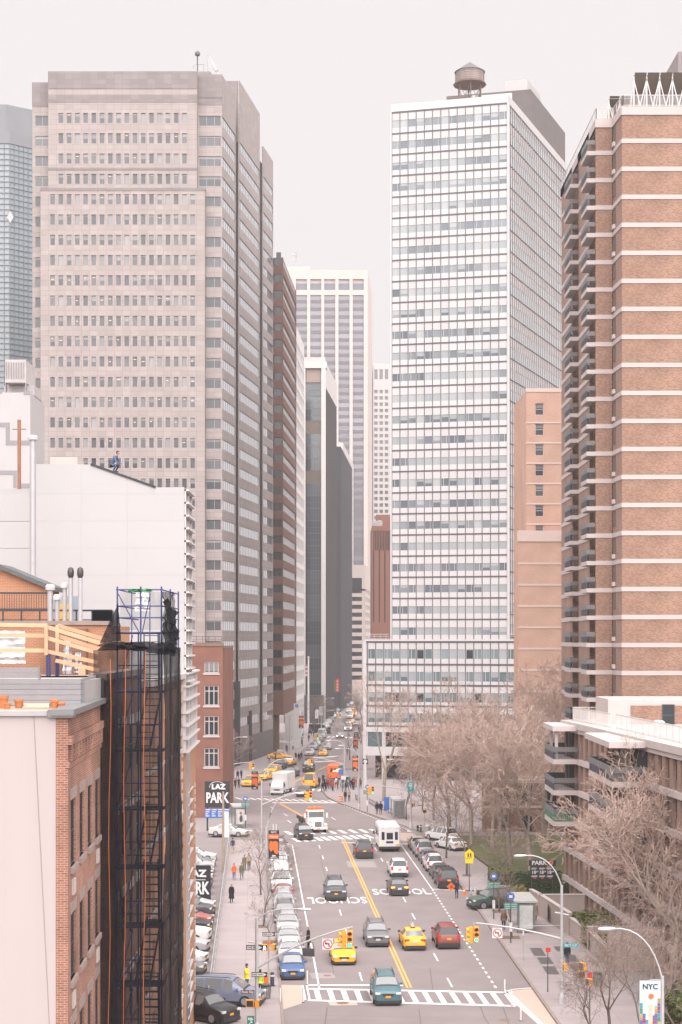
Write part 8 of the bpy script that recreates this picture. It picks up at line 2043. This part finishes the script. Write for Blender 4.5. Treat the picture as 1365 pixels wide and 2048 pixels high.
def person(label, u, v, rz, top, legs, pose='walk', hair='dark', skin=SKIN, h=1.75, z=KZ, coat=None, grp=None, hat=None, xy=None, extra=None):
    x, y = xy or G(u, v, z); t = thing('person', label, 'person', (x, y, z), rz, grp); s = h/1.75; t.scale = (s, s, s)
    b = put('body', FIG[pose], t)
    for sl_, m in zip(b.material_slots, (skin, cloth(top, CL[top]), cloth(legs, CL[legs]), M_trim)): sl_.link = 'OBJECT'; sl_.material = m
    dzz = -.51 if pose == 'crouch' else 0; dy = -.43 if pose == 'crouch' else 0
    o = put('hair', hair_mesh(), t, (0, dy-.01, dzz)); own(o, hairm(hair))
    mb = MB(); 
    for sx in (-1, 1): mb.lathe([(.0, -.011), (.012, 0), (0, .011)], 6, (sx*.032, dy-.098, 1.672+dzz))
    mb.build('eyes', M_blk, t); mb = MB(); mb.box(-.026, .026, dy-.101, dy-.09, 1.592+dzz, 1.603+dzz); mb.build('mouth', M_sred if False else mat('lips', (.25, .09, .08), .6, 0), t)
    if coat:   # open long coat or jacket over the body
        cn, zl = coat; mb = MB(); n = 16; prof = [(1.475, .09, .08), (1.42, .2, .13), (1.2, .205, .145), (1.0, .195, .15), (.8, .22, .18), (zl, .26, .24)]
        prof = [p for p in prof if p[0] >= zl]; rings = [[(rx*math.cos(2*math.pi*j/n), ry*math.sin(2*math.pi*j/n), zz) for j in range(n)] for zz, rx, ry in prof]
        for a, b2 in zip(rings, rings[1:]):
            for j in range(n): k = (j+1) % n; mb.face([a[j], b2[j], b2[k], a[k]])
        mb.build('coat', cloth(cn, CL[cn]), t, smooth=60)
    if hat: mb = MB(); mb.lathe([(.1, 1.69), (.1, 1.72), (.095, 1.78), (.03, 1.81)], 12); mb.build('hat', cloth(hat, CL[hat]), t, smooth=50)
    return t
person('man in a long black coat walking down the left pavement', 463.5, 1806, .1, 'black', 'black', 'walk', 'grey', coat=('black', .42))
person('woman in orange jacket and jeans on the left pavement', 468.7, 1760, .05, 'orange', 'jeans', 'walk2', 'brown', h=1.66, coat=('orange', .85))
person('person in camouflage jacket beside the orange jacket', 484, 1760, -.05, 'camo', 'grey', 'walk', 'dark', h=1.72, coat=('camo', .72))
person('person in dark patterned coat walking behind the camouflage jacket', 489.5, 1741, 0, 'olive', 'black', 'walk2', 'brown', h=1.64, coat=('olive', .7))
person('tall man in beige jacket at the back of the left group', 498.5, 1741, .1, 'khaki', 'black', 'walk', 'brown', h=1.82)
person('person in dark jacket and pale trousers near the lot exit', 466, 1707, math.pi, 'navy', 'beige', 'stand', 'dark')
person('worker in yellow rain jacket with blue cap at left corner', 494, 1980, R(60), 'yellow', 'jeans', 'hold', 'dark', hat='navy', coat=('yellow', .8))
person('worker in lime safety vest behind the street name pole', 521, 1991, R(150), 'lime', 'jeans', 'stand', 'dark', coat=('lime', .85))
person('person in black coat at the open car door on the left', 617, 1898, R(100), 'black', 'black', 'stand', 'blond', z=0, coat=('black', .5))
po = person('officer in dark uniform holding an orange sign by parked cars', 914, 1797, R(200), 'navy', 'navy', 'hold', 'brown', z=0, h=1.8)
os_ = thing('orange_sign_paddle', 'orange diamond sign held by the officer', 'sign', (po.location.x-.55, po.location.y-.35, 1.15)); mb = MB(); mb.prism([(-.42, 0), (0, -.42), (.42, 0), (0, .42)], 0, .02); o = mb.build('plate', M_sor, os_); o.rotation_euler = (R(90), 0, R(10)); mb = MB(); mb.bar((-.15, -.03, .06), (.15, -.03, .06), .004, .06); mb.bar((-.15, -.03, -.06), (.15, -.03, -.06), .004, .06); mb.build('lettering_bar', M_blk, os_)
person('man in brown jacket walking away beside the near shelter', 1008, 1862, math.pi, 'brown', 'navy', 'walk', 'grey', h=1.8, coat=('brown', .85))
person('boy in dark top walking away past the garden wall', 1064, 1852, math.pi+.1, 'navy', 'grey', 'walk2', 'dark', h=1.5)
person('woman in beige coat walking towards the camera by garden wall', 1071, 1843, 0, 'tan', 'black', 'walk', 'blond', h=1.68, coat=('tan', .55))
person('figure in black half hidden behind the near shelter', 1054, 1840, .2, 'black', 'black', 'stand', 'dark', h=1.7)
person('man in black jacket with orange bag by the turquoise sign', 1135, 1933, math.pi, 'black', 'jeans', 'walk', 'dark', coat=('black', .9))
person('left of two men in black walking away on the plaza', 754.5, 1629, math.pi, 'black', 'black', 'walk', 'dark', coat=('black', .75), h=1.78)
person('right of two men in black walking away on the plaza', 762, 1629, math.pi+.1, 'black', 'black', 'walk2', 'dark', coat=('black', .8), h=1.8)
person('person in dark jacket beside the orange barrel', 691, 1604, .4, 'black', 'navy', 'stand', 'brown', coat=('black', .8))
person('person in orange brown top at the plaza corner', 699, 1603, -.3, 'tan', 'black', 'stand', 'dark')
rg = random.Random(21)
cols = ['black', 'navy', 'grey', 'black', 'brown', 'jeans', 'white', 'red', 'olive', 'black', 'camo']
ORD = ['first', 'second', 'third', 'fourth', 'fifth', 'sixth', 'seventh', 'eighth', 'ninth', 'tenth', 'eleventh', 'twelfth', 'thirteenth', 'fourteenth', 'fifteenth', 'sixteenth', 'seventeenth', 'eighteenth', 'nineteenth', 'twentieth', 'twenty-first', 'twenty-second', 'twenty-third', 'twenty-fourth', 'twenty-fifth', 'twenty-sixth', 'twenty-seventh', 'twenty-eighth', 'twenty-ninth', 'thirtieth']
SAY = {'jeans': 'denim blue', 'camo': 'camouflage'}
for i, u in enumerate(sorted(rg.uniform(649, 722) for _ in range(30))):
    v = rg.uniform(1573, 1586)-(.15*max(0, u-690)); top = rg.choice(cols)
    person('person in %s top, %s from left in the plaza crowd' % (SAY.get(top, top), ORD[i]), u, v, rg.uniform(-3, 3), top, rg.choice(('black', 'jeans', 'navy', 'grey')), rg.choice(('stand', 'walk', 'walk2')), rg.choice(('dark', 'brown', 'grey')), h=rg.uniform(1.6, 1.85), grp='plaza crowd', coat=(top, .8) if rg.random() < .6 else None)
for i, (u, v, lb) in enumerate(((639, 1575, 'lone figure in dark clothes left of the plaza crowd'), (646, 1584, 'figure in dark jacket stepping off the plaza kerb'), (647, 1568, 'figure standing behind the kerb left of the food truck'))):
    person(lb, u, v, rg.uniform(-1, 1), 'black', 'navy', 'walk', 'dark', coat=('black', .8))
for i in range(34):
    k = i if i < 24 else i-24; d_ = (318+6.3*i if i < 24 else 335+12*k)+rg.uniform(-2, 2); x_ = lk(d_)-rg.uniform(.5, 3.2) if i < 24 else rk(d_)+rg.uniform(.6, 3); top = rg.choice(cols)
    person('%s nearest walker on the far %s pavement, in %s top' % (ORD[k], 'left' if i < 24 else 'right', SAY.get(top, top)), 0, 0, rg.uniform(-3, 3), top, rg.choice(('black', 'jeans', 'navy')), rg.choice(('walk', 'walk2', 'stand')), 'dark', h=rg.uniform(1.6, 1.85), grp='distant pedestrians', xy=(x_, d_))
for i, (u, v, lb) in enumerate(((592, 1521, 'left of three pedestrians on the far crossing'), (598, 1523, 'middle of three pedestrians on the far crossing'), (603, 1521, 'right of three pedestrians on the far crossing'), (476, 1560, 'left of two pedestrians at the granite corner'), (483, 1559, 'right of two pedestrians at the granite corner'), (471, 1578, 'left of the pair by the white kerb posts'), (478, 1577, 'right of the pair by the white kerb posts'), (657, 1466, 'left walker at the second far crossing'), (661, 1466, 'right walker at the second far crossing'))):
    person(lb, u, v, rg.uniform(-1, 1), rg.choice(('black', 'navy', 'grey')), 'black', rg.choice(('walk', 'walk2')), 'dark', coat=('black', .7) if i % 2 else None)
p = P(223, 941, 96.2); t = person('worker in blue crouching on the sloping white roof', 0, 0, R(70), 'jeans', 'navy', 'crouch', 'dark', z=Zat(945, 96.2), xy=(p[0], 96.2), hat=None)
# open car door held by the person in black
cd = thing('car_door', 'open dark door of the pale sedan at the left kerb', 'car door', (CARDOOR[0], CARDOOR[1], 0), R(-25)); mb = MB(); mb.box(0, 1.0, -.04, .04, .35, .95); mb.build('panel', paint('darkgrey'), cd); mb = MB(); mb.tube([(0, 0, .95), (.2, 0, 1.4), (.9, 0, 1.38), (1.0, 0, .95)], .025, n=5); mb.build('window_frame', M_trim, cd)

# ================================================================== bare trees
M_bark = [mat('plane_bark', (.23, .185, .15), .9, .3, 3), mat('brown_bark', (.10, .078, .066), .9, .25, 4)]
M_twig = [mat('pale_twig', (.34, .245, .205), .9, .1, 2), mat('brown_twig', (.18, .13, .11), .9, .1, 2)]
def tree_mesh(seed, height, spread=1.0, levels=7, trunk=.25, fork=.28, lean=.1, twigs=1.0, ups=.25, minr=.012):
    rg = random.Random(seed); A = MB(); B = MB()
    def seg_(p, q, r0, r1, lv):
        mb = A if lv <= 2 else B; n = 7 if lv == 0 else 5 if lv <= 2 else 3
        t = (q-p).normalized(); a = t.cross(Vector((0, 0, 1)) if abs(t.z) < .95 else Vector((1, 0, 0))).normalized(); c = t.cross(a); b = len(mb.v)
        for pp, rr in ((p, r0), (q, r1)):
            for j in range(n):
                w_ = 2*math.pi*j/n; mb.v.append(tuple(pp+(a*math.cos(w_)+c*math.sin(w_))*rr))
        for j in range(n):
            k = (j+1) % n; mb.f.append((b+j, b+k, b+n+k, b+n+j)); mb.m.append(0)
    def rdir(d, ang):
        ax = d.cross(Vector((rg.gauss(0, 1), rg.gauss(0, 1), rg.gauss(0, 1)))).normalized(); return (Matrix.Rotation(ang, 3, ax) @ d).normalized()
    def grow_(p, d, ln, r, lv):
        ns = 4 if lv == 0 else 3 if lv < 5 else 2; r1 = r*(.72 if lv else .8)
        for i in range(ns):
            d = (rdir(d, rg.uniform(.03, .22 if lv else .08))+Vector((0, 0, ups*.25 if lv < 5 else -.03))).normalized(); q = p+d*ln/ns; ra = r+(r1-r)*i/ns; rb = r+(r1-r)*(i+1)/ns
            seg_(p, q, max(ra, minr), max(rb, minr), lv)
            if lv >= 1 and lv < levels and rg.random() < .55*twigs: grow_(q, rdir(d, rg.uniform(.6, 1.1)), ln*rg.uniform(.4, .62), max(rb*.45, minr), max(lv+2, 4))
            p = q
        if lv < levels:
            k = 3 if lv == 0 else 2 if rg.random() < .72 else 3
            for i in range(k): grow_(p, rdir(d, rg.uniform(.28, .62)*spread*(1.15 if lv == 0 else 1)), ln*rg.uniform(.66, .86)*(1.15 if lv == 0 else 1), r1*rg.uniform(.58, .78), lv+1)
    grow_(Vector((0, 0, 0)), Vector((rg.uniform(-lean, lean), rg.uniform(-lean, lean), 1)).normalized(), height*fork, trunk, 0)
    zmax = max(v[2] for v in B.v); s = height/zmax
    A.v = [(x*s, y*s, z*s) for x, y, z in A.v]; B.v = [(x*s, y*s, z*s) for x, y, z in B.v]
    return A, B
TM = {}
def tree_kind(key, bark, twig, **k):
    A, B = tree_mesh(**k); TM[key] = (A.mesh('trunk', M_bark[bark], 60), B.mesh('crown', M_twig[twig]))
tree_kind('plane1', 0, 0, seed=11, height=18, levels=8, trunk=.36, spread=1.0, twigs=1.15, minr=.02)
tree_kind('plane2', 0, 0, seed=24, height=17, levels=8, trunk=.33, spread=1.1, twigs=1.15, minr=.02)
tree_kind('plane3', 0, 0, seed=37, height=16.5, levels=8, trunk=.32, spread=1.15, twigs=1.1, minr=.02)
tree_kind('tall', 0, 0, seed=5, height=19, levels=7, trunk=.4, spread=.8, fork=.34, twigs=.7, minr=.025)
tree_kind('near', 1, 1, seed=8, height=10, levels=7, trunk=.17, spread=1.25, twigs=1.0, minr=.011, fork=.3)
tree_kind('street', 1, 1, seed=15, height=6.5, levels=6, trunk=.09, spread=1.1, twigs=.9, minr=.012, fork=.32)
tree_kind('street2', 1, 1, seed=19, height=7.5, levels=6, trunk=.11, spread=1.2, twigs=.9, minr=.013, fork=.3)
def tree(label, key, x, y, rz, s=1.0, sz=None, grp=None, z=KZ):
    t = thing('bare_tree', label, 'tree', (x, y, z), rz, grp); t.scale = (s, s, sz or s)
    put('trunk', TM[key][0], t); o = put('crown', TM[key][1], t); return t
def treeuv(label, key, u, v, rz, s=1.0, sz=None, grp='bare plane trees beside the apartment house'):
    x, y = G(u, v, KZ); return tree(label, key, x, y, rz, s, sz, grp)
treeuv('pale barked plane tree behind the parking price board', 'plane1', 1062, 1748, .3, 1.0)
treeuv('plane tree with mottled trunk left of the price board', 'plane2', 1022, 1730, 1.9, 1.02)
treeuv('plane tree rising behind the parked silver SUV', 'plane3', 945, 1690, 3.1, 1.0)
treeuv('plane tree in the middle of the right grove', 'plane1', 985, 1696, 4.2, 1.0)
treeuv('plane tree at far left of the grove by the lamp', 'plane1', 900, 1664, 5.2, .85)
treeuv('plane tree deep in the grove before the pink slab', 'plane2', 1000, 1668, .8, 1.15)
treeuv('plane tree behind the balconies of the low house', 'plane1', 1096, 1700, 2.6, 1.1)
treeuv('slim tree in front of the podium mechanical opening', 'plane1', 868, 1640, 1.2, .62)
treeuv('tall twiggy tree against the pink brick slab', 'plane2', 1088, 1668, 3.9, 1.45)
tree('sycamore with pale trunk before the white podium', 'tall', *G(768, 1602, KZ), .6, 1.02)
tree('near bare tree with dark trunk at lower right', 'near', Xat(1222, 97), 97, 1.0, .9, .92)
tree('large bare tree sprawling over the brick piers at right edge', 'plane3', Xat(1345, 112), 112, 2.0, .92)
tree('second large bare tree at the right edge in front of balconies', 'plane2', Xat(1392, 120), 120, .4, 1.0)
tree('bare tree leaning in from the bottom right corner', 'near', Xat(1362, 88), 88, 3.4, 1.05)
tree('bare tree with spreading twigs over the banner lamp', 'near', Xat(1280, 92), 92, 2.7, 1.0)
tree('slender bare tree between crossing signals and banner', 'near', Xat(1180, 94), 94, 4.9, .72)
tree('bare tree at the right edge beside the green bushes', 'near', Xat(1350, 101), 101, 1.6, 1.15)
tree('bare tree behind the long beige wall at right', 'near', Xat(1290, 121), 121, 5.1, 1.15)
tree('small street tree beside the left banner lamp', 'street', *G(527, 1853, KZ), .4, 1.0)
tree('small street tree behind the left banner lamp', 'street2', *G(522, 1790, KZ), 2.2, .85)
tree('slender street tree nearest the left corner signs', 'street', *G(540, 1885, KZ), 4.0, .55)
tree('street tree beside the near bus stop', 'street2', *G(999, 1824, KZ), 1.0, 1.05)
tree('slim street tree in front of the near bus shelter', 'street', *G(1025, 1876, KZ), 2.6, .8)
tree('street tree beside the yellow school sign', 'street2', *G(934, 1751, KZ), 3.0, 1.1)
tree('street tree behind the right parked row', 'street2', *G(893, 1716, KZ), 5.0, 1.15)
tree('dark trunked tree beside the right bus shelter', 'near', *G(813, 1640, KZ), 2.0, .85)
tree('bare tree on the plaza near the white podium columns', 'near', *G(845, 1622, KZ), 4.4, .8)
for i, (u, v, k_, lb) in enumerate(((455, 1560, 'street2', 'bare shrub tree at left corner of the granite tower'), (468, 1558, 'street', 'bare tree second from the granite corner'), (700, 1520, 'street2', 'small bare tree by the plaza lamp'), (708, 1440, 'near', 'far street tree left of the podium'), (724, 1452, 'near', 'far street tree touching the podium corner'), (716, 1424, 'near', 'farthest visible street tree on the right'), (640, 1450, 'street2', 'far street tree below the flagpole'), (628, 1470, 'street2', 'far street tree beside the left queue'))):
    x, y = G(u, v, KZ); tree(lb, k_, x, y, i*1.3, 1.15 if k_ != 'near' else 1.0, grp='bare street trees')
# ================================================================== haze
hz = MB(); hz.box(-1600, 1600, -220, 2600, -1.1, 186)
hzm = bpy.data.materials.new('haze_air'); hzm.use_nodes = True; hn = hzm.node_tree; hn.nodes.clear()
ho = hn.nodes.new('ShaderNodeOutputMaterial'); pv = hn.nodes.new('ShaderNodeVolumePrincipled')
pv.inputs['Color'].default_value = (.80, .775, .78, 1); pv.inputs['Density'].default_value = .0003; pv.inputs['Anisotropy'].default_value = 0.5
hn.links.new(pv.outputs[0], ho.inputs['Volume'])
hzo = hz.build('haze', hzm); hzo['kind'] = 'stuff'
